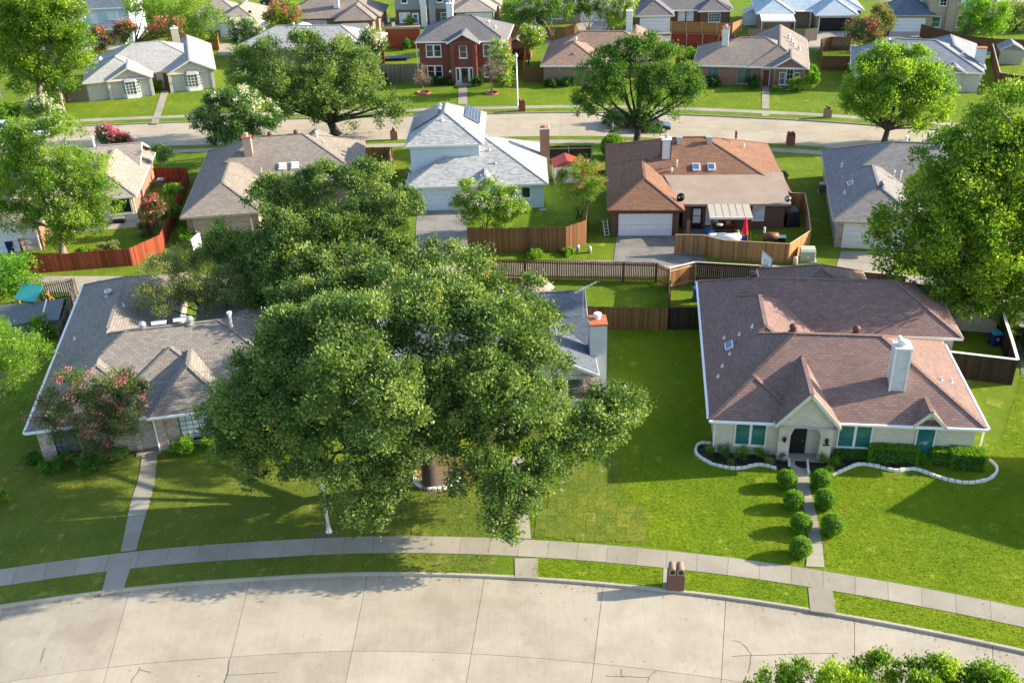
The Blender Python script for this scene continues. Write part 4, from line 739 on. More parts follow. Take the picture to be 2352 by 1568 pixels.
# --- third row
G = house('brick_house', 'whitewashed brick house with grey roof and two bay windows', (-56.1, 135.5), 16, [(.3, 16.9, 2.6, 15.6, 'x', .42, 'hh'), (0, 9, -.2, 10, 'y', .45, 'hh'), (10.9, 17.4, .2, 17.5, 'y', .5, 'gg'), (3.1, 8.9, -.45, 5, 'y', .5, 'gg', 2.62)], 'roof_grey', 'brick_whitewash', 'trim_cream')
def bay(root, x, y, w=2.2, gl='glass_grey'):
    f = [(0, 0), (.45, -.6), (w - .45, -.6), (w, 0)]; b = MB().prism([(x + a, y + c) for a, c in f], 0, .55).build('bay_window', 'trim_white', root)
    rf = MB(); top = [(x + .5, y, 2.75), (x + w - .5, y, 2.75)]; e = [(x - .15, y, 2.25), (x + .4, y - .8, 2.25), (x + w - .4, y - .8, 2.25), (x + w + .15, y, 2.25)]
    rf.poly([e[0], e[1], top[0]]); rf.poly([e[1], e[2], top[1], top[0]]); rf.poly([e[2], e[3], top[1]]); rf.poly(e[::-1]); rf.build('bay_roof', 'roof_grey', b)
    for (p, q) in zip(f, f[1:]):
        p = Vector((x + p[0], y + p[1], 0)); q = Vector((x + q[0], y + q[1], 0)); d = q - p; n = Vector((d.y, -d.x, 0)).normalized(); l = d.length; d = d / l
        pn = MB().hexa([p + d * .08 + Vector((0, 0, .6)), q - d * .08 + Vector((0, 0, .6)), q - d * .08 - n * .04 + Vector((0, 0, .6)), p + d * .08 - n * .04 + Vector((0, 0, .6))], [p + d * .08 + Vector((0, 0, 2.2)), q - d * .08 + Vector((0, 0, 2.2)), q - d * .08 - n * .04 + Vector((0, 0, 2.2)), p + d * .08 - n * .04 + Vector((0, 0, 2.2))]); pn.build('pane', gl, b)
        mu = MB(); k_ = max(2, round(l / .4))
        for k in range(k_ + 1): c = p + d * (l * k / k_) + n * .02; mu.beam(c + Vector((0, 0, .55)), c + Vector((0, 0, 2.25)), .1 if k in (0, k_) else .03, .05)
        for zz in (.57, 1.0, 1.4, 1.8, 2.22): mu.beam(p + n * .02 + Vector((0, 0, zz)), q + n * .02 + Vector((0, 0, zz)), .04, .06 if zz in (.57, 2.22) else .03)
        mu.build('muntin', 'trim_white', b)
bay(G, 4.9, .0); bay(G, 13.0, .62); door(G, 10.2, 3.02, 1.0, 2.1, 'door_brown', 'trim_cream'); window(G, 11.4 - 3.2, 3.02, .7, 1.2, 1.4, 3, 4, 'glass_grey'); chimney(G, 12.6, 12.5, 3.5, 6.2, 1.0, .9, 'siding_beige', 'cap_white', True, .04)
for x, y in ((2.0, 9.2), (1.7, 7.4), (2.1, 9.6)): pipe(G, x, y, 2.6 + .42 * x, .35, .1, 'white_paint')
MB().box(3.1, 3.5, -.25, .1, 0, 2.4).build('porch_pillar', 'brick_whitewash', G); MB().box(8.5, 8.85, -.25, .1, 0, 2.4).build('porch_pillar', 'brick_whitewash', G); MB().box(10.95, 11.35, .3, .65, 0, 2.4).build('porch_pillar', 'brick_whitewash', G); MB().box(16.6, 16.95, .3, .62, 0, 2.4).build('porch_pillar', 'brick_whitewash', G)
RD = house('brick_house', 'red brick two-storey house with charcoal hip roof and central gable', (-11.73, 139.14), -6, [(0, 12.5, .2, 10.8, 'x', .46, 'hh', 5.6), (4.45, 8.85, -.9, 4.5, 'y', .56, 'gg', 5.62)], 'roof_charcoal', 'brick_red', 'trim_white')
for z in (.75, 3.55): window(RD, 1.45, .6, z, 1.9, 1.45, 1, 2, 'glass_dark', 'white_paint', 0, .12, True, 2); window(RD, 9.3, .6, z, 1.9, 1.45, 1, 2, 'glass_dark', 'white_paint', 0, .12, True, 2)
window(RD, 6.15, -.5, 3.6, .9, 1.5, 1, 2, 'glass_dark', 'white_paint', 0, .1)
MB().box(4.9, 5.4, -.85, -.5, 0, 5.2).build('brick_pier', 'brick_red', RD); MB().box(7.9, 8.4, -.85, -.5, 0, 5.2).build('brick_pier', 'brick_red', RD); am = MB(); r_ = 1.25
for i in range(12):
    xs = [5.4 + 2.5 * (i + k) / 12 for k in (0, 1)]; zs = [4.3 + math.sqrt(max(0, r_ * r_ - (x - 6.65) ** 2)) for x in xs]; am.hexa([(xs[0], -.85, zs[0]), (xs[1], -.85, zs[1]), (xs[1], -.5, zs[1]), (xs[0], -.5, zs[0])], [(xs[0], -.85, 5.85), (xs[1], -.85, 5.85), (xs[1], -.5, 5.85), (xs[0], -.5, 5.85)])
am.build('arch', 'brick_red', RD); MB().box(4.9, 8.4, -.85, -.5, 5.2, 5.6).build('brick_pier', 'brick_red', RD)
door(RD, 6.2, -.52, .95, 2.15, 'door_brown', 'white_paint', glass='glass_dark'); [MB().box(a, b, -.56, -.48, .05, 2.3).build('door_surround', 'white_paint', RD) for a, b in ((5.42, 6.08), (7.26, 7.88))]; window(RD, 5.6, -.55, .5, .3, 1.6, 1, 1, 'glass_dark', sill=False); window(RD, 7.42, -.55, .5, .3, 1.6, 1, 1, 'glass_dark', sill=False)
slab('porch_step', [(5.4, -1.5), (7.9, -1.5), (7.9, -.6), (5.4, -.6)], 0, .2, 'walk', RD); MB().box(4.6, 4.88, -.87, -.83, 1.7, 1.95).build('house_number_plate', 'white_paint', RD)
for x in (.1, 12.4): MB().tube([(x, .25, 5.4), (x, .5, 5.1), (x, .5, .1)], .06, 6).build('downspout', 'white_paint', RD)
chimney(RD, 3.4, 10.6, 3, 8.6, .9, .8, 'siding_white', 'cap_white'); pipe(RD, 9.6, 5, 7.2, .3, .08); pipe(RD, 10.6, 4, 6.6, .3, .08)
B2 = house('brick_house', 'tan brick house with mottled brown hip roof flying a flag', (5.06, 136.08), -8, [(0, 16, 4.2, 14.4, 'x', .5, 'hh'), (0, 8.7, 0, 10, 'y', .48, 'hh'), (2.4, 6.2, .5, 4, 'y', .6, 'hh', 2.64), (8.8, 16.2, 5, 17, 'y', .5, 'hg')], 'roof_brick', 'brick_tan', 'trim_white')
window(B2, 3.1, .88, .25, 1.9, 2.0, 1, 1, 'glass_dark', 'trim_tan', 0, .06, False, 2); chimney(B2, 11.5, 12.6, 3.8, 7.2, .85, .85, 'siding_white', 'cap_white'); turbine(B2, 14.4, 12, 4.2, 'trim_brown'); turbine(B2, 4.4, 6.1, 4.5, 'cap_white', .15); turbine(B2, 9.2, 10.0, 5.0, 'trim_brown'); window(B2, 10, 4.6, .8, 1.5, 1.3, 2, 2, 'glass_grey')
fg = MB().tube([(2.5, .85, 1.5), (2.5, -.2, 2.3)], .025, 6).build('flag_pole', 'white_paint', B2)
T = house('brick_house', 'brown brick house with grey-brown roof and arched front window', (25, 133.53), -14.2, [(0, 14.9, .1, 11.4, 'x', .44, 'hh'), (7.2, 14.9, 0, 17, 'y', .5, 'hg'), (10.2, 14.75, -.35, 4.5, 'y', .62, 'gg', 2.62)], 'roof_dusk', 'brick_orange', 'trim_white')
for c in T.children:
    pass
chimney(T, 3.9, 4.3, 3.6, 6.6, .85, .85, 'siding_white', 'clay', True); door(T, 9.0, .42, .95, 2.1, 'door_red', 'white_paint'); window(T, 2.0, .5, .3, 1.5, 1.9, 2, 1, 'glass_grey', 'trim_tan'); window(T, 5.9, .5, .3, 1.7, 1.9, 2, 1, 'glass_grey', 'trim_tan'); window(T, 11.3, .05, .4, .6, 1.5, 1, 2, 'glass_grey'); window(T, 12.15, .05, .4, .75, 2.0, 2, 3, 'glass_dark'); window(T, 13.15, .05, .4, .6, 1.5, 1, 2, 'glass_grey')
for x in (10.6, 9.0, 14.2): MB().box(x - .18, x + .18, -.2, .2, 0, 2.4).build('porch_pillar', 'brick_orange', T)
for x, y, z in ((12.6, 9, 3.9), (12.9, 7.5, 3.7), (13.6, 6.8, 3.3), (12.2, 10.5, 4.1)): turbine(T, x, y, z, 'cap_white', .2)
flue(T, 3.2, 7.5, 5.0, .4, .08, 'clay')
BG = house('brick_house', 'white brick house with blue-grey roof behind the lime-green tree', (44.54, 129.46), -18, [(0, 15.9, 0, 11.5, 'x', .45, 'hh'), (8.8, 16.3, 2.5, 16.5, 'y', .5, 'hh'), (2.8, 6.4, 5, 13.5, 'y', .55, 'hg'), (11, 13.8, -.3, 3.5, 'y', .6, 'gg', 2.62)], 'roof_bluegrey', 'brick_whitewash', 'trim_white')
chimney(BG, 15.6, 4.2, 0, 4.7, 1.15, 1.0, 'brick_paleblue', 'clay', False, .04); MB().box(13.2, 14.0, .1, .4, 0, .75).build('meter_box', 'trim_grey', BG); pipe(BG, 13.5, 5, 3.8, .4, .06); pipe(BG, 2, 6, 3.4, .3, .06); turbine(BG, 4.6, 9.5, 3.9)
HD = house('brick_house', 'grey-roofed house peeking out behind the spreading far oak', (-40, 152.5), -8, [(0, 21, 0, 11, 'x', .42, 'hh'), (13.5, 20.5, -4, 8, 'y', .45, 'hh')], 'roof_grey', 'brick_tan', 'trim_white'); flue(HD, 20.2, 3, 3.4, .8, .06, 'grey_metal'); turbine(HD, 8, 5.6, 4.8)
# --- fourth row, across the second alley
T1 = house('blue_house', 'sky blue two-storey house with dark roof and tall chimney', (-73.2, 172.6), 1, [(-3, 12.2, 0, 9, 'x', .5, 'gg', 5.6), (6.2, 11.4, -2.2, 3, 'x', .35, 'hh', 2.7)], 'roof_slate', 'siding_sky', 'trim_white')
chimney(T1, 3.7, -.1, 0, 8.4, 1.3, .9, 'siding_ice', 'cap_white'); window(T1, 5.6, .42, 3.3, .85, 1.3, 1, 2, 'blind'); window(T1, 8.4, .42, 3.7, 1.6, 1.1, 2, 2, 'blind'); window(T1, 1.2, .42, 3.4, .9, 1.2, 1, 2, 'glass_grey')
T2 = house('white_house', 'small white garage house with tan hip roof beyond the grey house', (-47.5, 173.6), 0, [(0, 7, 0, 12, 'y', .5, 'hh'), (-6, 3, 6, 14, 'x', .5, 'hh')], 'roof_tan', 'siding_white', 'trim_white'); garage(T2, 1.1, .4, 4.6, 2.13, 'garage_white'); turbine(T2, 5.4, 2.5, 3.3, 'dark'); chimney(T2, 2.4, 12.4, 3, 7, .9, .8, 'siding_white', 'cap_white')
T3 = house('brick_house', 'brick house with dark brown roof and white garage beyond far oak', (-37, 171.2), -2, [(0, 17, 2.4, 13, 'x', .5, 'hh'), (9.6, 16.4, 0, 11, 'y', .55, 'hh')], 'roof_dusk', 'brick_tan', 'trim_brown'); garage(T3, 10.6, .4, 4.7, 2.13, 'garage_white', 'trim_brown')
for x in (3.2, 4.4, 5.6, 6.8): window(T3, x, 2.82, .6, 1.0, 1.6, 2, 2, 'blind', 'white_paint')
chimney(T3, 9.4, 5.0, 3.8, 7.0, .9, .8, 'siding_white', 'cap_white')
T4 = house('grey_house', 'blue-grey sided two-storey house with white chimney and deck', (-18.3, 177.4), -3, [(0, 10.6, 0, 9, 'x', .5, 'hh', 5.7)], 'roof_charcoal', 'siding_grey', 'trim_white'); MB().box(.5, 10.1, .33, .41, 0, 2.75).build('brick_base', 'brick_brown', T4)
chimney(T4, 5.3, -.1, 0, 4.6, 1.0, .8, 'siding_white', 'cap_white'); window(T4, 1.1, .32, .7, 1.7, 1.5, 1, 2, 'blind', 'white_paint', 0, .1, True, 2); door(T4, 3.3, .32, .95, 2.05, 'white_paint', 'white_paint', glass='glass_blue'); window(T4, 8.2, .32, .9, 1.2, 1.2, 1, 2, 'glass_teal')
for x in (1.6, 4.7, 7.6): window(T4, x, .42, 3.9, .9, 1.2, 1, 2, 'glass_dark', 'white_paint', 0, .12)
MB().box(6.2, 7.3, .0, .42, 0, 5.5).build('wall_bay', 'siding_grey', T4); slab('deck', [(-2.4, -1.6), (4.6, -1.6), (4.6, .4), (-2.4, .4)], 0, .35, 'wood_pale', T4)
T5 = house('brick_house', 'tan-roofed garage house right of the blue-grey house', (-8.0, 175.4), -2, [(0, 7.2, 0, 9, 'y', .45, 'hh'), (-1, 8, 5, 14, 'x', .45, 'hh')], 'roof_tan', 'brick_tan', 'trim_white'); garage(T5, 2.2, .42, 4.2, 2.1, 'garage_white')
T6 = house('brick_house', 'tan house behind the cluster of slim-trunked crepe myrtles', (2.6, 175.2), -3, [(0, 11, 0, 9, 'x', .5, 'hh'), (10, 16, 1.2, 9, 'y', .5, 'hh')], 'roof_dusk', 'brick_tan', 'trim_white'); window(T6, 6.0, .42, .9, 1.7, 1.1, 2, 2, 'glass_grey'); door(T6, 3.3, .42, 1.5, 2.1, 'dark', 'white_paint'); garage(T6, 10.9, 1.62, 4.2, 2.1, 'garage_white')
T7 = house('brick_house', 'brick house with charcoal double hip roof and white garage door', (21.6, 166.5), -5, [(0, 6.2, 0, 9, 'y', .62, 'hh'), (0, 16, 4.3, 13, 'x', .5, 'hh'), (10.2, 15.6, 3.1, 9, 'y', .6, 'hh')], 'roof_charcoal', 'brick_brown', 'trim_white'); garage(T7, .85, .42, 4.6, 2.13, 'garage_white'); window(T7, 7.2, 4.7, .9, 1.0, 1.4, 2, 3, 'blind', 'white_paint'); window(T7, 8.6, 4.7, .9, 1.0, 1.4, 2, 3, 'blind', 'white_paint'); window(T7, 12.0, 3.5, .8, 1.8, 1.3, 4, 3, 'glass_grey', 'white_paint')
T8 = house('brick_house', 'house with pale blue roof, open dark garage and white patio cover', (40.7, 165.3), -9, [(0, 17, 2.6, 12, 'x', .5, 'hh'), (0, 6, .0, 8, 'y', .55, 'hh'), (9, 15.6, -1.4, 9, 'y', .55, 'hh')], 'roof_paleblue', 'brick_tan', 'trim_white'); MB().box(9.75, 14.7, -1.02, -.9, 0, 2.13).build('garage_shade_panel', 'dark', T8); MB().box(9.65, 9.77, -1.1, -.9, 0, 2.2).box(14.68, 14.8, -1.1, -.9, 0, 2.2).box(9.65, 14.8, -1.1, -.9, 2.13, 2.25).build('garage_frame', 'white_paint', T8)  # closed dark panel, coloured as the shade inside an open garage
pc = MB()
for k in range(20): xx = .6 + k * .26; pc.hexa([(xx, -3.6, 2.15), (xx + .2, -3.6, 2.15), (xx + .2, .3, 2.42), (xx, .3, 2.42)], [(xx, -3.6, 2.2), (xx + .2, -3.6, 2.2), (xx + .2, .3, 2.47), (xx, .3, 2.47)])
pc.box(.55, 5.85, -3.65, -3.6, 2.0, 2.22); pcc = pc.build('patio_cover', 'white_paint', T8); MB().box(6.4, 9.2, 1.9, 2.9, 2.45, 2.52).build('porch_beam', 'white_paint', T8)
for x in (.7, 5.7, 8.7): MB().box(x - .05, x + .05, -3.6 if x < 6 else 1.9, -3.5 if x < 6 else 2.0, 0, 2.2 if x < 6 else 2.45).build('post', 'white_paint', T8)
T9 = house('tan_house', 'tan two-storey house with slate garage roof at upper right', (60.3, 161.0), -10, [(0, 7.0, -.6, 8, 'x', .5, 'hh'), (5.6, 16, -.2, 9, 'x', .5, 'hh', 5.8)], 'roof_slate', 'siding_tan', 'trim_tan'); garage(T9, .9, -.2, 4.7, 2.13, 'garage_white', 'trim_tan'); window(T9, 6.6, .2, .7, 1.2, 1.5, 1, 2, 'glass_teal'); window(T9, 10.3, .2, .7, 1.1, 1.6, 1, 2, 'glass_dark'); window(T9, 7.4, .2, 3.9, .9, 1.3, 2, 3, 'glass_dark'); window(T9, 10.5, .2, 3.9, 1.1, 1.5, 1, 2, 'blind')
MB().box(8.6, 9.7, -.1, .2, 0, 5.6).build('wall_bay', 'siding_tan', T9)

NH = house('brick_house', 'neighbouring house just past the right edge that shades the lawn', (32.0, 41.0), -8, [(0, 14, 0, 8.2, 'x', .62, 'gg'), (6, 12, -3, 5, 'y', .6, 'hg')], 'roof_taupe', 'brick_tan', 'trim_white'); window(NH, 1.5, .42, .8, 1.6, 1.4, 2, 2, 'glass_grey'); door(NH, 4.0, .42)
# ================================================================ FENCES
def FT(c, pts, h): return [(C(c, x, y, h).x, C(c, x, y, h).y) for x, y in pts]
fence('picket_fence', 'glossy red-stained picket fence curving along the left alley', [(-41.3, 79.6), (-32.7, 80.6), (-30.9, 83.4), (-31.8, 91.5), (-33.3, 101.6), (-36.9, 102.1)], 1.65, 'cedar_red', .15, .01)
fence('picket_fence', 'broken red-brown fence section beside the left blue bin', FT('d1', [(215, 1010), (150, 850)], 1.4), 1.4, 'cedar_red', .15, .02)
fence('board_fence', 'tall brown board fence around the blue house yard', FT('d2', [(780, 1120), (905, 1130), (1620, 1115), (1790, 1060), (1812, 890)], 2.35), 2.35, 'cedar_brown', .15, .006, cap=None)
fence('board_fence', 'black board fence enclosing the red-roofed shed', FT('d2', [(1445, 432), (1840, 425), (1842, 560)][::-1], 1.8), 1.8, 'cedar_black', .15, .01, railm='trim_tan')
fence('board_fence', 'dark gate fence between taupe and blue houses', FT('c2', [(1300, 1252), (1065, 1255)], 1.8), 1.8, 'cedar_dark', .15, .02, railm='cedar_red')
fence('board_fence', 'leaning grey fence running back from the dark gate', FT('c2', [(1290, 1255), (1240, 1440)], 1.8), 1.8, 'cedar_grey', .15, .02)
fence('board_fence', 'golden cedar fence bowing round the cluttered patio yard', FT('d3', [(812, 952), (1050, 955), (1230, 1000), (1500, 1015), (1782, 1030), (1962, 915), (1942, 760), (1912, 600), (1752, 597)], 1.78), 1.78, 'cedar_gold', .16, .008, cap='wood_pale', capw=.06)
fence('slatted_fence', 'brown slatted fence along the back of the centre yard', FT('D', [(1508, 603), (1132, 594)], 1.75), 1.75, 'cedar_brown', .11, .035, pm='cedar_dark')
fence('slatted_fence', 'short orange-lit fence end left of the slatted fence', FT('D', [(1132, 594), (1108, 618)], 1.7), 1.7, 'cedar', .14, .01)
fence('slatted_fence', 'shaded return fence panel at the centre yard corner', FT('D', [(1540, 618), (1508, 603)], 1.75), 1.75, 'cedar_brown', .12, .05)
fence('board_fence', 'orange and black fence panel angled behind the mauve roof', FT('D', [(1596, 602), (1538, 616)], 1.85), 1.85, 'cedar', .15, .012, cap='cap_white', railm='wood_pale')
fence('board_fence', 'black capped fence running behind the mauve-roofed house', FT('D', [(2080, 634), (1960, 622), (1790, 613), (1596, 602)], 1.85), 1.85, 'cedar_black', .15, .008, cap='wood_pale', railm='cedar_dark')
fence('board_fence', 'dark divider fence between centre yard and mauve-roofed house', FT('D', [(1538, 616), (1536, 702)], 1.8), 1.8, 'cedar_dark', .15, .012)
fence('board_fence', 'brown side-yard fence beside the pale brick chimney', FT('D', [(1345, 703), (1534, 708)], 1.85), 1.85, 'cedar_brown', .14, .008, hvar=.02)
fence('board_fence', 'black fence panel joining the mauve-roofed house wall', FT('D', [(1538, 706), (1612, 705)], 1.85), 1.85, 'cedar_black', .14, .008)
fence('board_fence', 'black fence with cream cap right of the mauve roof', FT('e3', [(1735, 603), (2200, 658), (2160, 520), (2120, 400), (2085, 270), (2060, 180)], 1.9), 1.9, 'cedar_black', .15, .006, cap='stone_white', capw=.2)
fence('slatted_fence', 'weathered grey slatted fence by the play tower', FT('e1', [(518, 132), (270, 172), (150, 195)], 1.8), 1.8, 'cedar_grey', .1, .06)
fence('board_fence', 'leaning weathered fence beside the grey-tan roof', FT('e1', [(520, 132), (495, 260), (440, 420), (400, 480)], 1.8), 1.8, 'cedar_grey', .15, .01)
kw = dict(joined=True, posts=False)
fence('board_fence', 'weathered gate fence left of the whitewashed house', FT('c1', [(545, 748), (735, 740)], 2.0), 2.0, 'cedar_grey', .15, .01, **kw)
fence('board_fence', 'dark fence corner under the upper left ash', FT('c1', [(470, 795), (545, 750)], 1.9), 1.9, 'cedar_dark', .15, .01, **kw)
fence('board_fence', 'tall silver-grey fence left of the red brick house', FT('c2', [(1165, 548), (1545, 540)], 2.5), 2.5, 'cedar_grey', .17, .02)
fence('board_fence', 'brown fence beside the mottled brown roof', FT('c3', [(378, 572), (552, 570)], 2.0), 2.0, 'cedar_brown', .15, .01, **kw)
fence('board_fence', 'pale-posted fence going back from the brown gate', FT('c3', [(390, 565), (405, 380)], 1.9), 1.9, 'cedar_brown', .15, .01, railm='wood_pale', **kw)
fence('board_fence', 'long brown fence behind the red brick house', FT('c3', [(268, 226), (740, 232), (840, 200)], 2.0), 2.0, 'cedar_brown', .15, .01, **kw)
fence('board_fence', 'bright red painted fence along the upper alley', FT('c3', [(2330, 306), (1645, 284)], 1.9), 1.9, 'fence_red', .15, .004, pm='wood_pale', railm='fence_red', joined=True)
fence('board_fence', 'small red fence behind the topiary hedge', FT('c3', [(1685, 450), (1840, 452)], 1.8), 1.8, 'fence_red', .15, .006, **kw)
fence('board_fence', 'honey cedar fence before the charcoal-roofed house', FT('c3', [(2240, 168), (2170, 196), (1648, 185)], 1.9), 1.9, 'cedar', .15, .006, pm='wood_pale', railm='cedar', joined=True)
fence('board_fence', 'grey-brown fence before the pale blue roof', FT('c4', [(-20, 248), (465, 248), (572, 238)], 1.9), 1.9, 'cedar_grey', .15, .01, **kw)
fence('board_fence', 'dark fence front left of the lime-green tree', FT('c4', [(612, 478), (845, 478)], 1.9), 1.9, 'cedar_dark', .15, .008, joined=True)
fence('board_fence', 'fence side running back beside the grey-brown roof', FT('c4', [(612, 478), (605, 330), (690, 312), (850, 318)], 1.9), 1.9, 'cedar_dark', .15, .008, railm='cedar_grey', joined=True)
fence('board_fence', 'brown fence wall right of the pale chimney', FT('c4', [(2058, 375), (2122, 620), (2330, 650), (2600, 690)], 2.0), 2.0, 'cedar_dark', .15, .008, cap='wood_pale', capw=.1, **kw)
fence('board_fence', 'fence at the far upper right behind the shed', FT('c4', [(2600, 350), (2080, 330), (1800, 300), (1450, 205)], 1.9), 1.9, 'cedar_dark', .15, .008, **kw)
fence('board_fence', 'red-brown fence with pale posts under the white parasol', FT('c2', [(830, 240), (740, 252), (240, 262)], 1.8), 1.8, 'fence_red', .15, .006, pm='wood_pale', railm='fence_red', joined=True)
fence('board_fence', 'tall red-brown fence below the blue-grey house', FT('c2', [(1245, 248), (1535, 246)], 3.0), 3.0, 'cedar_red', .15, .006, railm='cedar_dark', joined=True)
fence('board_fence', 'orange corner fence beside the white garage house', FT('c1', [(1850, 260), (1850, 330), (1740, 332)], 1.8), 1.8, 'cedar', .15, .006, **kw)
fence('board_fence', 'pale grey fence right of the white crepe myrtle', FT('c2', [(-20, 370), (480, 330)], 1.8), 1.8, 'cedar_grey', .15, .006, **kw)
fence('board_fence', 'orange board fence by the second white crepe myrtle', FT('c2', [(1195, 400), (1232, 405)], 2.4), 2.4, 'cedar', .15, .006, **kw)
# ================================================================ TREES
def blobs(Y, lst):
    out = []
    for q in lst:
        u, v, dy, r = q; p = PY(u, v, Y + dy); dep = (p - Vector((0, 0, CAM_Z))).dot(_f); out.append((p.x, p.y, p.z, r * dep / F_PX))
    return out
def zb(lst):
    out = []
    for u, v, z, r in lst: p = P(u, v, z); out.append((p.x, p.y, p.z, r))
    return out
def gxy(u, v): p = P(u, v); return (p.x, p.y)
tree('oak_tree', 'giant spreading dark green oak in the front yard of the white house', gxy(990, 1112), zb([
    (600, 890, 7.5, 2.5), (700, 810, 9, 2.6), (850, 790, 10.2, 2.8), (1000, 750, 10.2, 2.8), (1130, 770, 9.8, 2.7), (1225, 740, 8, 1.7), (1220, 845, 8.3, 2.0), (1395, 945, 5.2, 1.5), (1440, 935, 5.5, 1.35), (1345, 990, 5.2, 1.6), (1200, 950, 7.3, 2.3), (1060, 900, 8.5, 2.2), (900, 920, 9, 2.4), (760, 925, 8.3, 2.4), (640, 965, 6.8, 2.3), (545, 950, 6, 1.7), (545, 1020, 5, 1.5), (650, 1040, 5, 1.7), (765, 1040, 6, 1.9), (870, 1030, 6.5, 1.9), (970, 990, 6.5, 1.6), (850, 1130, 4, 1.6), (900, 1165, 3, .9), (780, 1110, 4.5, 1.3), (1130, 1080, 4.5, 1.5), (1170, 1165, 3, 1.2), (1140, 1210, 2.2, .7), (1215, 1120, 3.5, 1.0), (1290, 1040, 5, 1.4), (800, 850, 10.5, 2.0), (940, 690, 9.0, 2.3), (1080, 650, 8.5, 2.0), (1190, 690, 8, 1.7), (670, 880, 8.5, 1.9), (1120, 860, 9, 1.9), (760, 760, 9, 2.0), (620, 860, 7, 1.7), (960, 1010, 5.3, 1.7), (1045, 985, 5.6, 1.8), (905, 1070, 4.6, 1.7), (1000, 930, 7.2, 1.9), (690, 1075, 4.6, 1.3), (600, 1060, 4.4, 1.4), (840, 1170, 3.2, 1.3), (1175, 1130, 3.8, 1.5), (1150, 1200, 2.6, 1.0), (1090, 1100, 4.2, 1.3), (510, 985, 5.4, 1.3), (1240, 1080, 4.4, 1.3), (1400, 980, 5.5, 1.3), (480, 940, 5.6, .9), (1206, 1000, 5, 1.5), (1150, 1015, 5, 1.4), (1110, 960, 6, 1.5)]), 265000, 'oak', .19, .55, 40, .21, .42, 'bark_dark', seed=1, inner=.38, low=-.55, fork=.42)
tree('oak_tree', 'tall oak behind the giant oak in the back yard', (-12, 69), zb([(640, 470, 9, 2.0), (750, 440, 10, 2.1), (850, 440, 10, 2.1), (910, 490, 8.8, 1.9), (800, 530, 8, 2.3), (690, 560, 7.5, 2.3), (600, 460, 8, 1.5), (900, 570, 7, 1.8), (1010, 600, 7.4, 1.4), (850, 620, 6.5, 2.0), (740, 640, 6, 2.2), (800, 680, 6.5, 1.9), (690, 690, 6, 1.8), (620, 610, 6.5, 1.6), (880, 660, 7, 1.6), (960, 640, 6.5, 1.6), (650, 520, 8.5, 1.6)]), 110000, 'oak', .19, .55, 36, .2, .35, 'bark_dark', seed=2, low=-.5)
tree('cedar_tree', 'dusky blue-green cedar beside the tall back-yard oak', (-18.5, 70), zb([(520, 565, 6.5, 1.8), (600, 600, 6, 1.9), (545, 640, 5, 1.9), (640, 660, 5, 1.9), (590, 690, 4, 1.6), (700, 690, 4, 1.6)]), 45000, 'oak_far', .2, .4, 36, .27, .25, 'bark_dark', seed=3, up=.7, low=-.5)
tree('cedar_tree', 'olive feathery cedar overhanging the grey-tan roof', (-22.5, 67), zb([(375, 635, 5.6, 1.5), (400, 695, 4.6, 1.4), (345, 690, 4.6, 1.0), (440, 680, 4.8, 1.3), (520, 650, 5.2, 1.3), (480, 605, 5.5, 1.5), (425, 600, 5.5, 1.2), (470, 680, 4.6, 1.5), (545, 700, 4.0, 1.4)]), 40000, 'olive', .2, .22, 26, .2, .18, 'bark', seed=4, up=.9, low=-.4)
tree('young_tree', 'grey-green young tree by the left basketball hoop', gxy(470, 590), zb([(470, 580, 2, .7), (480, 590, 1.6, .8), (500, 570, 2.4, .7)]), 3500, 'olive', .14, .4, 16, .15, .06, stems=3, seed=5)
tree('elm_tree', 'towering green tree at the right edge with yellow-green tips', (36.5, 68), blobs(66, [(2320, 270, 0, 80), (2240, 320, 0, 65), (2170, 380, 0, 75), (2260, 430, -1, 100), (2350, 380, 0, 110), (2140, 460, 0, 80), (2070, 510, 0, 60), (2020, 560, 0, 40), (2110, 560, -1, 80), (2200, 560, -2, 100), (2320, 560, -2, 110), (2060, 600, 0, 50), (2140, 640, -1, 70), (2250, 650, -2, 85), (2340, 680, -2, 70), (2260, 720, -2, 45), (2190, 690, -1, 50), (2420, 480, 0, 120), (2400, 640, 0, 100), (2300, 350, 1, 80), (2310, 715, -3, 35)]), 95000, 'ash', .27, .5, 30, .26, .45, 'bark_pale', seed=6, inner=.5, low=-.7)
tree('street_tree', 'light green treetop on the near side of the street', (12.5, 23.2), zb([(1775, 1590, 4.6, .85), (1850, 1568, 5, .9), (1940, 1556, 5.2, .9), (2020, 1545, 5.3, .75), (2090, 1560, 5.1, .8), (2150, 1568, 5.1, .9), (2215, 1575, 5.1, .9), (2275, 1590, 5, 1.0), (1900, 1575, 5.1, .9), (1720, 1600, 4.3, .5), (2340, 1640, 5, 1.2), (1950, 1640, 5.4, 1.5), (2120, 1660, 5.4, 1.5)]), 60000, 'ash', .14, .55, 28, .15, .2, seed=7)
tree('cypress_tree', 'tall feathery yellow-green cypress in the left back yard', gxy(145, 582), blobs(84, [(80, 320, 0, 55), (150, 310, 0, 45), (40, 360, 0, 60), (120, 380, -.5, 70), (190, 390, -.5, 55), (60, 430, -.5, 65), (150, 450, -1, 70), (225, 450, -.5, 45), (40, 500, -1, 50), (110, 510, -1, 50), (190, 500, -1, 50), (240, 480, -.5, 35), (10, 420, 0, 50), (130, 545, -1, 35), (10, 330, 0, 40), (215, 520, -1, 30)]), 62000, 'cypress', .24, .35, 28, .22, .3, 'bark_pale', seed=8, low=-.7, inner=.4)
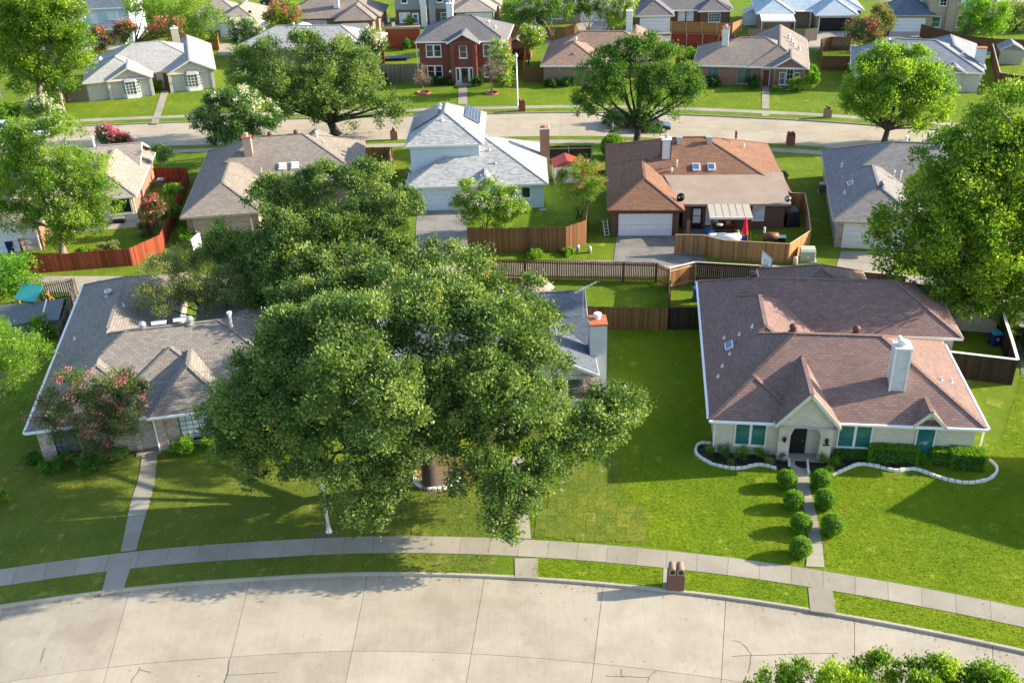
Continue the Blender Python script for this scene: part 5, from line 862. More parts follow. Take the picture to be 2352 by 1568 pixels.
tree('yard_tree', 'glossy green tree at the left edge over the play tower', (-43.5, 72), blobs(72, [(30, 620, 0, 45), (60, 650, 0, 40), (20, 680, 0, 55), (-20, 640, 0, 60), (40, 720, 0, 35), (75, 690, 0, 25), (70, 600, 0, 20)]), 11000, 'bright', .2, .5, 20, .25, .15, seed=9)
tree('yard_tree', 'olive yellow tree at the left edge beside the grey-tan house', (-34.5, 56), blobs(57, [(30, 800, 0, 50), (80, 800, 0, 38), (10, 850, 0, 50), (60, 840, -.3, 35), (-20, 790, 0, 60), (0, 900, 0, 40), (25, 910, 0, 22), (105, 810, 0, 20)]), 13000, 'lime', .13, .5, 20, .2, .13, 'bark_pale', seed=10, low=-.5)
tree('crepe_myrtle', 'pink flowering crepe myrtle in front of the mottled brick house', gxy(205, 1066), blobs(50.6, [(150, 880, 0, 30), (200, 890, 0, 42), (270, 880, 0, 42), (310, 890, 0, 26), (120, 920, 0, 32), (180, 940, 0, 48), (250, 940, -.3, 52), (310, 930, 0, 30), (100, 955, 0, 22), (150, 985, 0, 36), (230, 1000, -.3, 40), (290, 980, 0, 30), (80, 915, 0, 12), (60, 960, 0, 10), (250, 1030, -.3, 24)]), 30000, 'pinkleaf', .12, .55, 22, .19, .06, 'bark', flowers=('rose', 85, .11), seed=11, stems=5, inner=.35)
tree('ash_tree', 'tall vivid green ash at the upper left corner', (-63, 137), blobs(134, [(60, 40, 0, 60), (130, 60, 0, 55), (40, 110, 0, 55), (110, 130, 0, 55), (170, 120, 0, 38), (60, 180, 0, 40), (140, 190, 0, 35), (180, 90, 0, 38), (10, 60, 0, 50), (80, 0, 0, 60), (20, 160, 0, 35), (120, 225, -1, 22), (160, 20, 0, 40), (110, 90, -1, 50), (195, 150, 0, 22)]), 50000, 'ash', .32, .5, 26, .34, .35, 'bark_pale', seed=12, low=-.7, inner=.4)
tree('yard_tree', 'bushy green tree left of the white garage house', (-60, 163), blobs(163, [(330, 25, 0, 35), (390, 15, 0, 40), (450, 25, 0, 40), (490, 45, 0, 28), (420, 60, 0, 35), (360, 60, 0, 28), (460, 70, 0, 22), (310, 10, 0, 25)]), 14000, 'cypress', .3, .5, 20, .35, .25, seed=13)
tree('oak_tree', 'spreading olive-green oak beside the far street', gxy(770, 306), blobs(117, [(560, 150, 2, 40), (620, 130, 2, 42), (700, 120, 2, 45), (780, 130, 2, 45), (830, 150, 1, 40), (570, 200, 0, 40), (650, 190, -1, 50), (740, 190, -1, 52), (820, 200, 0, 45), (690, 245, -2, 42), (760, 240, -2, 42), (840, 240, -1, 35), (890, 240, 0, 30), (920, 258, 0, 26), (640, 245, -1, 35), (860, 190, 1, 25), (540, 180, 1, 26), (735, 275, -2, 20), (805, 285, -2, 13), (870, 282, -2, 12), (900, 275, -1, 15)]), 52000, 'oak_far', .28, .5, 26, .3, .5, 'bark_dark', seed=14, low=-.6, fork=.22)
tree('crepe_myrtle', 'large round white-flowering tree left of the far oak', gxy(565, 352), blobs(108, [(500, 245, 0, 38), (560, 240, 0, 42), (610, 265, 0, 36), (480, 285, 0, 32), (540, 290, -.5, 40), (600, 300, 0, 32), (460, 275, 0, 24), (520, 225, 0, 22), (500, 320, 0, 18)]), 20000, 'whiteleaf', .27, .5, 22, .24, .12, flowers=('cream', 85, .2), seed=15, stems=3)
tree('elm_tree', 'deep green street tree between the silver and rust roofs', gxy(1463, 330), blobs(110, [(1400, 140, 1, 40), (1470, 125, 1, 42), (1530, 150, 1, 42), (1360, 180, 0, 38), (1430, 180, -1, 45), (1510, 190, -1, 45), (1570, 190, 0, 42), (1350, 225, 0, 32), (1400, 235, -1, 32), (1490, 240, -1, 35), (1560, 230, 0, 36), (1600, 215, 0, 26), (1345, 258, 0, 20), (1470, 265, -1, 22), (1415, 275, -1, 18), (1540, 262, -1, 18), (1440, 110, 1, 26), (1500, 105, 1, 24), (1410, 300, -1, 12), (1505, 292, -1, 16)]), 44000, 'elm', .25, .45, 26, .25, .38, 'bark_dark', seed=16, low=-.6, fork=.25)
tree('maple_tree', 'bright lime-green rounded tree at upper right', gxy(2030, 330), blobs(107.5, [(2040, 140, 1, 38), (2110, 150, 1, 40), (1990, 170, 0, 38), (2070, 185, -1, 48), (2140, 190, 0, 42), (1960, 210, 0, 35), (2030, 230, -1, 45), (2110, 235, -1, 45), (2170, 220, 0, 32), (1940, 240, 0, 25), (1985, 260, 0, 28), (2080, 270, -1, 32), (2150, 265, 0, 28), (2010, 285, 0, 15), (2115, 292, 0, 16), (2000, 135, 1, 20), (1975, 148, 1, 14)]), 42000, 'lime', .28, .5, 26, .26, .3, 'bark_dark', seed=17, low=-.6, fork=.25)
tree('yard_tree', 'vivid green tree by the far right shed', (66.5, 150), blobs(150, [(2240, 20, 0, 28), (2275, 30, 0, 32), (2230, 55, 0, 28), (2265, 70, 0, 30), (2295, 50, 0, 22), (2250, 0, 0, 25)]), 9000, 'bright', .32, .45, 20, .36, .2, seed=18)
tree('yard_tree', 'dark blue-green tree in the upper right corner', (79, 158), blobs(158, [(2330, 25, 0, 26), (2350, 55, 0, 28), (2375, 30, 0, 35), (2325, 70, 0, 18)]), 5000, 'oak_far', .32, .45, 20, .36, .2, seed=19)
tree('crepe_myrtle', 'cream-flowering crepe myrtle in front of the blue garage', gxy(1112, 522), blobs(81.5, [(1080, 445, 0, 30), (1130, 435, 0, 32), (1170, 455, 0, 30), (1060, 475, 0, 26), (1110, 470, -.4, 36), (1160, 485, -.4, 34), (1195, 480, 0, 20), (1080, 500, 0, 20), (1150, 510, -.3, 18), (1045, 465, 0, 14)]), 26000, 'lime', .15, .5, 22, .15, .07, flowers=('cream', 110, .12), seed=20, stems=4, inner=.55)
tree('crepe_myrtle', 'coral-tipped crepe myrtle between blue and rust houses', gxy(1330, 503), blobs(86, [(1320, 390, 0, 24), (1360, 395, 0, 24), (1300, 420, 0, 26), (1345, 425, 0, 30), (1380, 425, 0, 16), (1320, 450, 0, 22), (1360, 445, 0, 16), (1290, 415, 0, 14), (1335, 375, 0, 14)]), 10000, 'cypress', .15, .4, 18, .18, .07, flowers=('coral', 45, .12), seed=21, stems=5, inner=.4)
tree('crepe_myrtle', 'white crepe myrtle column beside the red brick house', gxy(1152, 197), blobs(133, [(1150, 110, 0, 20), (1135, 125, 0, 16), (1160, 140, 0, 20), (1150, 165, 0, 18), (1165, 175, 0, 14), (1138, 150, 0, 14)]), 6000, 'cypress', .25, .5, 18, .28, .08, flowers=('cream', 70, .22), seed=22, stems=3)
tree('bare_tree', 'bare twiggy tree right of the red house walk', gxy(1129, 214), blobs(131, [(1130, 150, 0, 18), (1110, 165, 0, 14), (1150, 165, 0, 15), (1130, 175, 0, 16)]), 700, 'dead', .12, .4, 10, .2, .1, 'bark_pale', seed=23, twigs=160, fork=.6)
tree('bare_tree', 'pale sparse tree in a brick ring left of the red house walk', gxy(973, 214), blobs(131, [(967, 165, 0, 12), (975, 180, 0, 14), (960, 182, 0, 12), (970, 155, 0, 8)]), 1500, 'dead', .14, .45, 12, .2, .08, 'bark_pale', seed=24, twigs=70, fork=.35)
tree('crepe_myrtle', 'round lime crepe myrtle above the brown barn shed', gxy(1214, 150), blobs(146, [(1215, 75, 0, 16), (1235, 80, 0, 16), (1220, 95, 0, 18), (1205, 90, 0, 12), (1240, 92, 0, 10)]), 4500, 'lime', .26, .5, 16, .28, .1, flowers=('cream', 40, .22), seed=25, fork=.6)
tree('crepe_myrtle', 'slim-trunked dark green tree behind the brown fence', gxy(1272, 96), blobs(158, [(1180, 20, 0, 26), (1220, 15, 0, 28), (1260, 10, 0, 28), (1200, 45, 0, 22), (1290, 20, 0, 24), (1250, 40, 0, 18), (1165, 35, 0, 14)]), 8000, 'elm', .3, .5, 18, .34, .16, 'bark_pale', seed=26, stems=2)
tree('crepe_myrtle', 'multi-stemmed tree with pale bloom at top centre', gxy(1350, 70), blobs(166, [(1320, 10, 0, 22), (1350, 5, 0, 24), (1380, 15, 0, 20), (1310, 25, 0, 14), (1340, 25, 0, 16)]), 5000, 'elm', .3, .5, 18, .34, .12, 'bark_pale', flowers=('cream', 30, .25), seed=27, stems=4)
tree('crepe_myrtle', 'white-blooming tree left of the charcoal garage roof', gxy(1388, 72), blobs(164, [(1400, 15, 0, 22), (1430, 20, 0, 24), (1420, 40, 0, 18), (1440, 10, 0, 18), (1390, 35, 0, 14)]), 4500, 'lime', .3, .5, 18, .3, .1, 'bark_pale', flowers=('cream', 90, .26), seed=28, stems=3)
tree('crepe_myrtle', 'white crepe myrtle left of the silver-grey fence', gxy(862, 152), blobs(150, [(850, 85, 0, 18), (870, 95, 0, 16), (840, 100, 0, 14), (855, 110, 0, 16), (862, 125, 0, 10)]), 4500, 'whiteleaf', .28, .5, 16, .3, .1, flowers=('cream', 80, .25), seed=29, stems=3)
tree('crepe_myrtle', 'white crepe myrtle before the white garage house', gxy(565, 122), blobs(160, [(545, 65, 0, 20), (575, 65, 0, 22), (595, 80, 0, 16), (560, 90, 0, 20), (535, 85, 0, 14), (585, 98, 0, 12)]), 5500, 'whiteleaf', .3, .5, 16, .3, .1, flowers=('cream', 90, .26), seed=30, stems=3)
tree('crepe_myrtle', 'pink crepe myrtle above the white parasol', gxy(650, 78), blobs(172, [(640, 25, 0, 24), (665, 25, 0, 20), (630, 45, 0, 20), (660, 50, 0, 20), (680, 40, 0, 12), (615, 42, 0, 12)]), 5500, 'cypress', .3, .5, 16, .3, .1, flowers=('coral', 80, .28), seed=31, stems=3)
for i, (u, v, lst, lab) in enumerate([(235, 108, [(225, 78, 0, 18), (245, 85, 0, 16), (228, 110, 0, 12)], 'red-tipped crepe myrtle nearest the upper left ash'), (290, 98, [(285, 70, 0, 20), (300, 62, 0, 14), (275, 85, 0, 14)], 'middle red crepe myrtle behind the whitewashed house'), (385, 100, [(370, 62, 0, 26), (400, 60, 0, 24), (345, 80, 0, 20), (385, 85, 0, 18), (415, 75, 0, 12)], 'widest coral crepe myrtle behind the whitewashed house')]):
    tree('crepe_myrtle', lab, gxy(u, v), blobs(156 + i, lst), 4500, 'rust_leaf', .26, .4, 16, .3, .08, flowers=('coral', 28, .24), seed=40 + i, stems=4, group=None)
tree('crepe_myrtle', 'salmon pink crepe myrtle left of the open garage drive', gxy(1985, 105), blobs(146, [(1970, 65, 0, 24), (2000, 60, 0, 22), (1990, 85, 0, 22), (1960, 88, 0, 16), (2015, 85, 0, 14)]), 6000, 'pinkleaf', .26, .45, 16, .3, .1, flowers=('coral', 50, .26), seed=44, stems=4)
tree('crepe_myrtle', 'dark rusty crepe myrtle beside the tan garage', gxy(2035, 85), blobs(152, [(2025, 25, 0, 20), (2040, 40, 0, 18), (2020, 50, 0, 16), (2035, 62, 0, 14)]), 5000, 'rust_leaf', .26, .45, 16, .3, .1, seed=45, stems=3)
tree('crepe_myrtle', 'pink crepe myrtle at the left side of the far street', gxy(262, 345), blobs(108, [(245, 305, 0, 18), (265, 318, 0, 20), (285, 325, 0, 16), (235, 315, 0, 12), (300, 330, 0, 10)]), 4500, 'darkshrub', .2, .5, 16, .24, .08, flowers=('rose', 60, .2), seed=46, stems=4)
tree('young_tree', 'small dark tree right of the tan-roofed house', gxy(380, 392), blobs(101, [(370, 345, 0, 14), (385, 352, 0, 14), (375, 362, 0, 12)]), 2600, 'darkshrub', .18, .5, 14, .2, .07, seed=47, stems=4)
tree('crepe_myrtle', 'orange-red crepe myrtle inside the red picket fence', gxy(345, 545), blobs(87.5, [(355, 465, 0, 16), (345, 485, 0, 18), (350, 510, 0, 18), (330, 530, 0, 16), (365, 480, 0, 14)]), 5000, 'pinkleaf', .17, .4, 16, .18, .05, flowers=('coral', 70, .16), seed=48, stems=4)
tree('street_tree', 'dark small street tree with grey trunk beside the deep green tree', gxy(1406, 300), blobs(118, [(1405, 270, 0, 12), (1395, 280, 0, 9), (1412, 262, 0, 10)]), 2200, 'darkshrub', .22, .5, 14, .25, .2, seed=49)
tree('bare_tree', 'leafless purple-barked tree by the arched entry', C('e3', 955, 1290)[:2], blobs(50.2, [(1925, 950, 0, 22), (1945, 960, 0, 18), (1910, 965, 0, 12), (1935, 990, 0, 14)]), 350, 'dead', .05, .4, 8, .1, .055, 'dead' if 'dead' in M else 'bark_pale', seed=50, twigs=120, fork=.75)
tree('bare_tree', 'bare grey shrub at the white chimney corner', (4.6, 54.0), [(5.0, 54.0, 2.2, 1.0), (5.6, 53.8, 1.8, .9), (4.4, 54.0, 1.8, .8)], 0, 'dead', bark='bark_pale', trunk=.04, seed=51, twigs=150, fork=.4)
tree('yard_tree', 'leafy tree over the neighbouring car at the right edge', (42, 66), blobs(64, [(2380, 560, 0, 60), (2400, 640, 0, 60), (2370, 720, 0, 35)]), 6000, 'ash', .22, .5, 20, .28, .2, seed=52)
# ================================================================ SHRUBS
LB = [((1806, 1118), .56), ((1821, 1165), .55), ((1838, 1219), .56), ((1837, 1275), .57)]; RB = [((1884, 1120), .6), ((1895, 1165), .6), ((1910, 1225), .62)]
words = ['nearest the house', 'second from the house', 'third from the house', 'nearest the pavement']
for i, (p, r) in enumerate(LB): ball('topiary_ball', 'clipped green ball shrub left of the walk, ' + words[i], C('D', *p), r, 'bright', 3600, 'ball shrubs lining the walk', 60 + i, .075)
for i, (p, r) in enumerate(RB): ball('topiary_ball', 'clipped green ball shrub right of the walk, ' + ['nearest the house', 'middle one', 'nearest the pavement'][i], C('D', *p), r, 'bright', 3600, 'ball shrubs lining the walk', 70 + i, .075)
a8 = math.radians(-8)
def onR(x, y): v = Matrix.Rotation(a8, 3, 'Z') @ Vector((x, y, 0)); return (11.46 + v.x, 49.74 + v.y)
hedge('hedge', 'long clipped box hedge under the cream brick wall', onR(10.72, .06), a8, 2.75, .66, 1.05, 'bright', 8000, .085, 4); hedge('hedge', 'small square hedge left of the corner hedge', onR(13.4, .08), a8, 1.05, .62, 1.0, 'bright', 4000, .085, 5); hedge('hedge', 'clipped corner hedge at the right end of the house', onR(14.85, -.12), a8, 1.9, 1.0, 1.12, 'bright', 7000, .085, 6); bush('shrub', 'low clipped shrub between the two hedges', onR(12.48, .0), .3, .62, 'bright', 900, .07, seed=7)
hedge('hedge', 'dark hedge strip tight against the wall by the tree', onR(8.4, .2), a8, 1.8, .4, .6, 'shrub', 4000, .08, 8)
for i, (x, y, r, h, mt, lab) in enumerate([(180, 1265, .24, .5, 'bright', 'tiny bright shrub at the left end of the mulch bed'), (270, 1285, .42, .7, 'shrub', 'dark green shrub second in the mulch bed'), (390, 1305, .42, .75, 'bright', 'bright shrub third in the mulch bed'), (512, 1290, .42, .75, 'bright', 'rounded bright shrub nearest the arched entry'), (320, 1345, .2, .3, 'rust_leaf', 'yellowing plant at the front of the mulch bed'), (570, 1345, .25, .35, 'olive', 'low grey-green plant by the white edging'), (1035, 1300, .34, .5, 'rust_leaf', 'rusty green shrub right of the leafless tree'), (1105, 1300, .35, .6, 'bright', 'bright shrub in the right mulch bed'), (1165, 1290, .3, .5, 'rust_leaf', 'brownish shrub beside the long hedge'), (995, 1345, .35, .45, 'bright', 'low light shrub near the right edging'), (965, 1395, .35, .35, 'lime', 'pale grassy plant where the edging begins'), (915, 1330, .16, .8, 'lime', 'slim yellow-green plant by the right pillar')]):
    bush('shrub', lab, C('e3', x, y)[:2], r, h, mt, 1000, .075, seed=80 + i)
bush('ornamental_grass', 'brown dried plant by the left pillar', C('e3', 645, 1315)[:2], .15, .6, 'dead', 500, .08, seed=95)
def on(h, x, y): v = h.matrix_basis @ Vector((x, y, 0)); return (v.x, v.y)
for i, (x, y, r, h, lab) in enumerate([(1.3, -.5, 1.0, .8, 'sprawling ground shrub at the left corner under the crepe myrtle'), (3.2, -.7, 1.3, .9, 'wide dark shrub below the pink crepe myrtle'), (4.8, .1, .8, .5, 'low shrub left of the porch walk'), (-.3, .6, .5, .6, 'vine shrub climbing the left brick corner'), (8.7, -.5, .9, .95, 'bright shrub right of the porch walk'), (10.4, -.4, 1.0, .9, 'shrub under the wide grid window')]):
    bush('shrub', lab, on(Lh, x, y), r, h, 'bright' if i in (2, 4, 5) else 'shrub', 3600, .12, seed=100 + i)
bush('shrub', 'bright leafy plant at the far left lawn edge', gxy(5, 1155), .5, .9, 'bright', 1200, .13, seed=110); bush('shrub', 'dense green shrub beside the metal shed', gxy(105, 775), 1.0, 1.9, 'bright', 3500, .15, seed=111); bush('shrub', 'vine shrub along the leaning weathered fence', gxy(160, 725), .5, 1.6, 'shrub', 1500, .13, seed=112)
for i, (u, v, r, h, mt, lab, fl) in enumerate([(400, 520, 1.0, 2.2, 'shrub', 'tall shrub in the gap behind the red fence', None), (405, 470, .9, 2.6, 'lime', 'yellow-green shrub beside the taupe house', None), (430, 560, 1.0, 1.2, 'bright', 'bright vine mass at the end of the red fence', None), (255, 578, 1.3, .9, 'olive', 'pale spreading shrub inside the red fence', None), (190, 592, 1.0, .7, 'bright', 'low shrub inside the red fence near the cypress', None), (385, 590, .6, .5, 'lime', 'weedy clump outside the red fence', None), (110, 560, .5, .6, 'shrub', 'dark plant at the white garage side', None), (1230, 590, .9, .5, 'bright', 'weedy grass clump below the tall brown fence', None), (1300, 585, .8, .45, 'bright', 'bright weeds right of the grass clump', None), (940, 105, .9, 1.3, 'shrub', 'round shrub before the tall red-brown fence', None), (880, 185, .8, 1.2, 'darkshrub', 'dark shrub at the silver-grey fence', None), (1000, 186, .7, .9, 'darkshrub', 'clipped shrub under the lower left window', None), (1030, 186, .7, .9, 'darkshrub', 'second clipped shrub beside the red house door', None), (1095, 190, .8, 1.0, 'darkshrub', 'dark shrub right of the red house door', None), (1265, 190, .9, .8, 'darkshrub', 'dark hedge clump under the flag', None), (1305, 188, .9, .9, 'shrub', 'hedge clump by the dark window', None), (1635, 190, .9, 1.1, 'darkshrub', 'dark shrub at the left of the brown brick house', None), (1580, 150, 1.2, 2.6, 'bright', 'tall leafy hedge left of the brown brick house', None), (1730, 195, .9, 1.4, 'darkshrub', 'big dark shrub left of the red door', None), (1825, 200, .9, 1.4, 'lime', 'yellow-lit shrub before the arched window', None), (1862, 200, .8, 2.4, 'bright', 'tall bright hedge at the right of the brown brick house', None), (1862, 180, .7, 2.2, 'bright', 'rear half of the tall bright hedge', None), (1780, 200, .4, .4, 'lime', 'low plants beside the red door walk', None), (90, 262, 2.0, 2.2, 'whiteleaf', 'white-flecked shrub mass behind the pickup', ('cream', 40, .2)), (20, 268, 1.5, 1.8, 'bright', 'garden shrubs left of the white-flecked mass', None), (135, 268, .9, 1.2, 'lime', 'pale yellow shrub right of the flag', ('cream', 20, .2)), (365, 198, .5, 1.3, 'lime', 'potted leafy plant by the whitewashed porch', None), (1965, 60, 1.0, 1.0, 'shrub', 'shrub row behind the open garage', None), (1795, 62, 1.2, 1.4, 'shrub', 'leafy shrub under the white patio cover', None), (1815, 64, .6, .8, 'coral', 'coral flower clump by the patio cover post', None), (1755, 66, .7, .8, 'olive', 'grey shrub left of the patio cover', None), (230, 60, 1.5, 2.2, 'shrub', 'dark green shrub below the blue chimney', None), (1788, 420, .8, 1.0, 'darkshrub', 'dark hedge beside the rust-roofed house', None), (1775, 455, .8, .9, 'darkshrub', 'second dark hedge beside the rust-roofed house', None), (940, 62, .7, 1.6, 'lime', 'slim shrub by the dark-roofed garage', None)]):
    bush('shrub', lab, gxy(u, v + (9 if 100 < v < 215 else 0)), r * (1.15 if v < 215 else 1), h * (1.15 if v < 215 else 1), mt, 2600, .22 if v < 300 else .15, seed=120 + i, flowers=fl)
ball('topiary_ball', 'large round clipped shrub left of the rust roof', gxy(1408, 362), 1.35, 'bright', 4200, None, 77, .16, .95)
# ================================================================ EDGING AND BEDS
def bed(name, pts, mat='mulch', c='e3', z=.012): sheet(name, [C(c, *p) for p in pts], z, mat)
left_e = [(190, 1212), (110, 1210), (85, 1250), (100, 1292), (190, 1345), (330, 1376), (420, 1366), (500, 1350), (560, 1362), (640, 1383)]; right_e = [(945, 1420), (1010, 1408), (1080, 1375), (1150, 1348), (1220, 1350), (1300, 1368), (1400, 1390), (1520, 1376), (1640, 1420), (1780, 1460), (1900, 1468), (2010, 1445), (2060, 1395), (2050, 1350), (2000, 1315)]
bed('mulch_bed', left_e + [(695, 1385), (700, 1300), (600, 1290), (590, 1230), (195, 1222)]); bed('mulch_bed', [(822, 1310), (830, 1415)] + right_e[:8] + [(1520, 1300), (1230, 1230), (930, 1220), (920, 1310)])
def edging(label, pts, c='e3', w=.16, h=.17, step=.36, mat='stone_white', name='edging', block='edging_block'):
    pl = resample(smooth([C(c, *p) for p in pts], 10), step); r = thing(name, label, 'edging', pl[0]); me = mkmesh(block, *(lambda b: (b.v, b.f))(MB().hexa([(-step / 2 + .012, -w / 2, 0), (step / 2 - .012, -w / 2, 0), (step / 2 - .012, w / 2, 0), (-step / 2 + .012, w / 2, 0)], [(-step / 2 + .03, -w / 2 + .02, h), (step / 2 - .03, -w / 2 + .02, h), (step / 2 - .03, w / 2 - .02, h), (-step / 2 + .03, w / 2 - .02, h)])), mat)
    for a, b in zip(pl, pl[1:]): d = b - a; inst(me, block, r, (a + b) / 2 - pl[0], math.atan2(d.y, d.x) + rnd.uniform(-.06, .06), (1, rnd.uniform(.9, 1.1), rnd.uniform(.85, 1.1)))
edging('white stone edging curling round the left mulch bed', left_e); edging('wavy white stone edging along the right mulch bed', right_e); edging('short white stone edging left of the entry walk', [(695, 1312), (702, 1382)]); edging('short white stone edging right of the entry walk', [(818, 1318), (826, 1408), (850, 1414)])
tr = thing('tree_ring', 'ring of white blocks round the giant oak trunk', 'edging', C('D', 1000, 1100)); cen = C('D', 1003, 1098)
for k in range(19):
    a = math.radians(-215 + k * 13.6); p = Vector((1.28 * math.cos(a), 1.12 * math.sin(a), 0)) + cen - Vector(tr.location); MB().box(-.13, .13, -.1, .1, 0, .19).build('ring_block', 'stone_white' if k not in (0, 1, 2, 7) else 'red_stone', tr, loc=p, rz=a + math.pi / 2 + rnd.uniform(-.2, .2), bevel=.02)
for lab, u, v in (('red brick ring round the pale sparse tree', 973, 214), ('red brick ring round the bare tree by the white crepe myrtle', 1129, 215)):
    t = thing('tree_ring', lab, 'edging', C('D', u, v))
    for k in range(20): a = k * math.pi / 10; MB().box(-.12, .12, -.08, .08, 0, .2).build('ring_block', 'red_stone', t, loc=(.85 * math.cos(a), .85 * math.sin(a), 0), rz=a + math.pi / 2)
    sheet('soil', [(.8 * math.cos(k * .5), .8 * math.sin(k * .5)) for k in range(13)], .02, 'mulch', t, None)
# ================================================================ STREET FURNITURE
def lamp_post(lab, p, h, head=True):
    t = thing('street_lamp', lab, 'street lamp', p); MB().lathe([(.2, 0), (.2, .06), (.13, .1), (.12, .5), (.1, .55), (.075, h)], 12).build('pole', 'galv', t, True)
    MB().lathe([(.05, h), (.14, h + .08), (.2, h + .25), (.17, h + .4), (.06, h + .5), (.02, h + .62)], 12).build('lamp_head', 'cap_white', t, True); return t
lamp_post('white street lamp post rising into the giant oak', C('D', 756, 1221), 5.2); lamp_post('slim street lamp on the far pavement', C('D', 1189, 243), 6.0)
def mailbox(lab, p, rz=0.0, two=True, mat='brick_brown', group=None):
    t = thing('mailbox', lab, 'mailbox', p, rz, group); MB().box(-.42, .42, -.3, .3, 0, 1.0).build('brick_pier', mat, t, bevel=.01)
    for sx in ((-.2, .2) if two else (0,)):
        pr = [(.0, 0), (0, .22)]; b = MB(); n = 10; ring = lambda y: [(sx - .18, y, 1.0)] + [(sx - .18 * math.cos(math.pi * k / n), y, 1.24 + .18 * math.sin(math.pi * k / n)) for k in range(n + 1)] + [(sx + .18, y, 1.0)]
        b.hexa(ring(-.3), ring(.3)); b.build('vault', mat if mat != 'brick_brown' else 'brick_tan', t); MB().hexa([(sx + .11 * math.cos(k * .6283), -.33, 1.2 + .11 * math.sin(k * .6283)) for k in range(10)], [(sx + .11 * math.cos(k * .6283), -.29, 1.2 + .11 * math.sin(k * .6283)) for k in range(10)]).build('mailbox_door', 'black_metal', t)
    return t
mailbox('double-vaulted brick mailbox on the front kerb', C('D', 1551, 1347), -.1)
slab('mailbox_pad', [C('D', *p) for p in [(1524, 1300), (1535, 1300), (1535, 1352), (1522, 1352)]], 0, .02, 'walk')
mailbox('brick mailbox pier under the low oak branch', C('D', 906, 320), 0, False, 'brick_orange'); mailbox('brick mailbox beside the slim street lamp', C('D', 1199, 255), 0, True, 'brick_red'); mailbox('dark red mailbox pier beyond the rust roof', C('D', 1815, 332), 0, True, 'brick_red'); mailbox('brick mailbox half hidden left of the lime-green tree', C('D', 1900, 270), 0, False, 'brick_tan')
def bin_(lab, p, rz=0.0, mat='blue_plastic', lid=None, mark=False, group=None):
    t = thing('wheelie_bin', lab, 'bin', p, rz, group); MB().hexa([(-.24, -.28, .06), (.24, -.28, .06), (.24, .28, .06), (-.24, .28, .06)], [(-.31, -.36, .98), (.31, -.36, .98), (.31, .36, .98), (-.31, .36, .98)]).build('body', mat, t); MB().box(-.33, .33, -.4, .4, .98, 1.04).box(-.28, .28, -.33, .33, 1.04, 1.09).build('lid', lid or mat, t)
    for sx in (-.27, .27): MB().tube([(sx - .03, .3, .11), (sx + .03, .3, .11)], .11, 10).build('wheel', 'rubber', t)
    MB().tube([(-.25, .44, .95), (.25, .44, .95)], .02, 6).build('handle', mat, t)
    if mark:
        mk = MB()
        for k in range(3):
            a = k * 2.094; c, s = math.cos(a), math.sin(a)
            q = [(-.09, .05), (.05, .05), (.05, .02), (.1, .075), (.05, .13), (.05, .1), (-.05, .1)]; mk.poly([(x * c - (y) * s, -.36, .62 + x * s + y * c) for x, y in q])
        mk.build('recycling_mark', 'white_paint', t)
    return t
bin_('blue bin with open lid beside the pale blue garage', C('D', 948, 485)); bin_('second blue bin just behind the open one', C('D', 946, 470), .2); bin_('blue recycling bin with white mark inside the black fence', C('e3', 2040, 560), .1, 'blue_deep', 'teal', True); bin_('blue bin at the rear left corner of the mauve roof', C('D', 1600, 690), 0, 'blue_plastic'); bin_('blue bin by the white garage at the left edge', C('D', 27, 578), .3, 'blue_deep'); bin_('black bin in front of the open dark garage', C('D', 1893, 72), 0, 'dark'); bin_('blue bin beside the tan garage door', C('D', 2036, 82), 0, 'blue_deep')
def ac(lab, p, rz=0.0):
    t = thing('air_conditioner', lab, 'air conditioner', p, rz); MB().box(-.4, .4, -.4, .4, .05, .9).build('casing', 'grey_metal', t, bevel=.05); MB().lathe([(.36, .9), (.36, .94), (.3, .95)], 16).build('fan_guard', 'steel', t); MB().box(-.5, .5, -.5, .5, 0, .05).build('pad', 'walk', t)
    for k in range(7): MB().box(-.405, .405, -.405, .405, .16 + k * .1, .18 + k * .1).build('louvre', 'dark', t)
ac('grey air conditioner in the small red-fenced yard', C('D', 372, 430)); ac('air conditioner right of the taupe roof', C('D', 846, 400)); ac('air conditioner in the shade beside the far right roof', C('D', 1890, 442), -.2)
tb = thing('transformer_box', 'pale green utility transformer box on the right alley', 'utility box', C('D', 1853, 597), -.15); MB().box(-.6, .6, -.5, .5, .08, .95).build('cabinet', 'green_box', tb, bevel=.06); MB().hexa([(-.62, -.52, .93), (.62, -.52, .93), (.62, .52, .93), (-.62, .52, .93)], [(-.6, -.3, 1.08), (.6, -.3, 1.08), (.6, .5, 1.08), (-.6, .5, 1.08)]).build('hood', 'green_box', tb); MB().box(-.75, .75, -.65, .65, 0, .08).build('plinth', 'walk', tb); MB().box(-.1, .12, -.515, -.5, .4, .5).build('sticker', 'white_paint', tb)
pd = thing('utility_pedestal', 'small pale pedestal beside the transformer box', 'utility box', C('D', 1826, 607)); MB().lathe([(.2, 0), (.2, .55), (.17, .65), (.05, .7)], 10).build('cover', 'trim_cream', pd, True)
for i, (u, v, m_) in enumerate([(1327, 577, 'galv'), (1354, 580, 'green_box')]): q = thing('utility_pedestal', ['white utility pedestal at the brown fence end', 'grey-green pedestal on the alley grass'][i], 'utility box', C('D', u, v)); MB().lathe([(.18, 0), (.18, .5), (.1, .6)], 10).build('cover', m_, q, True)
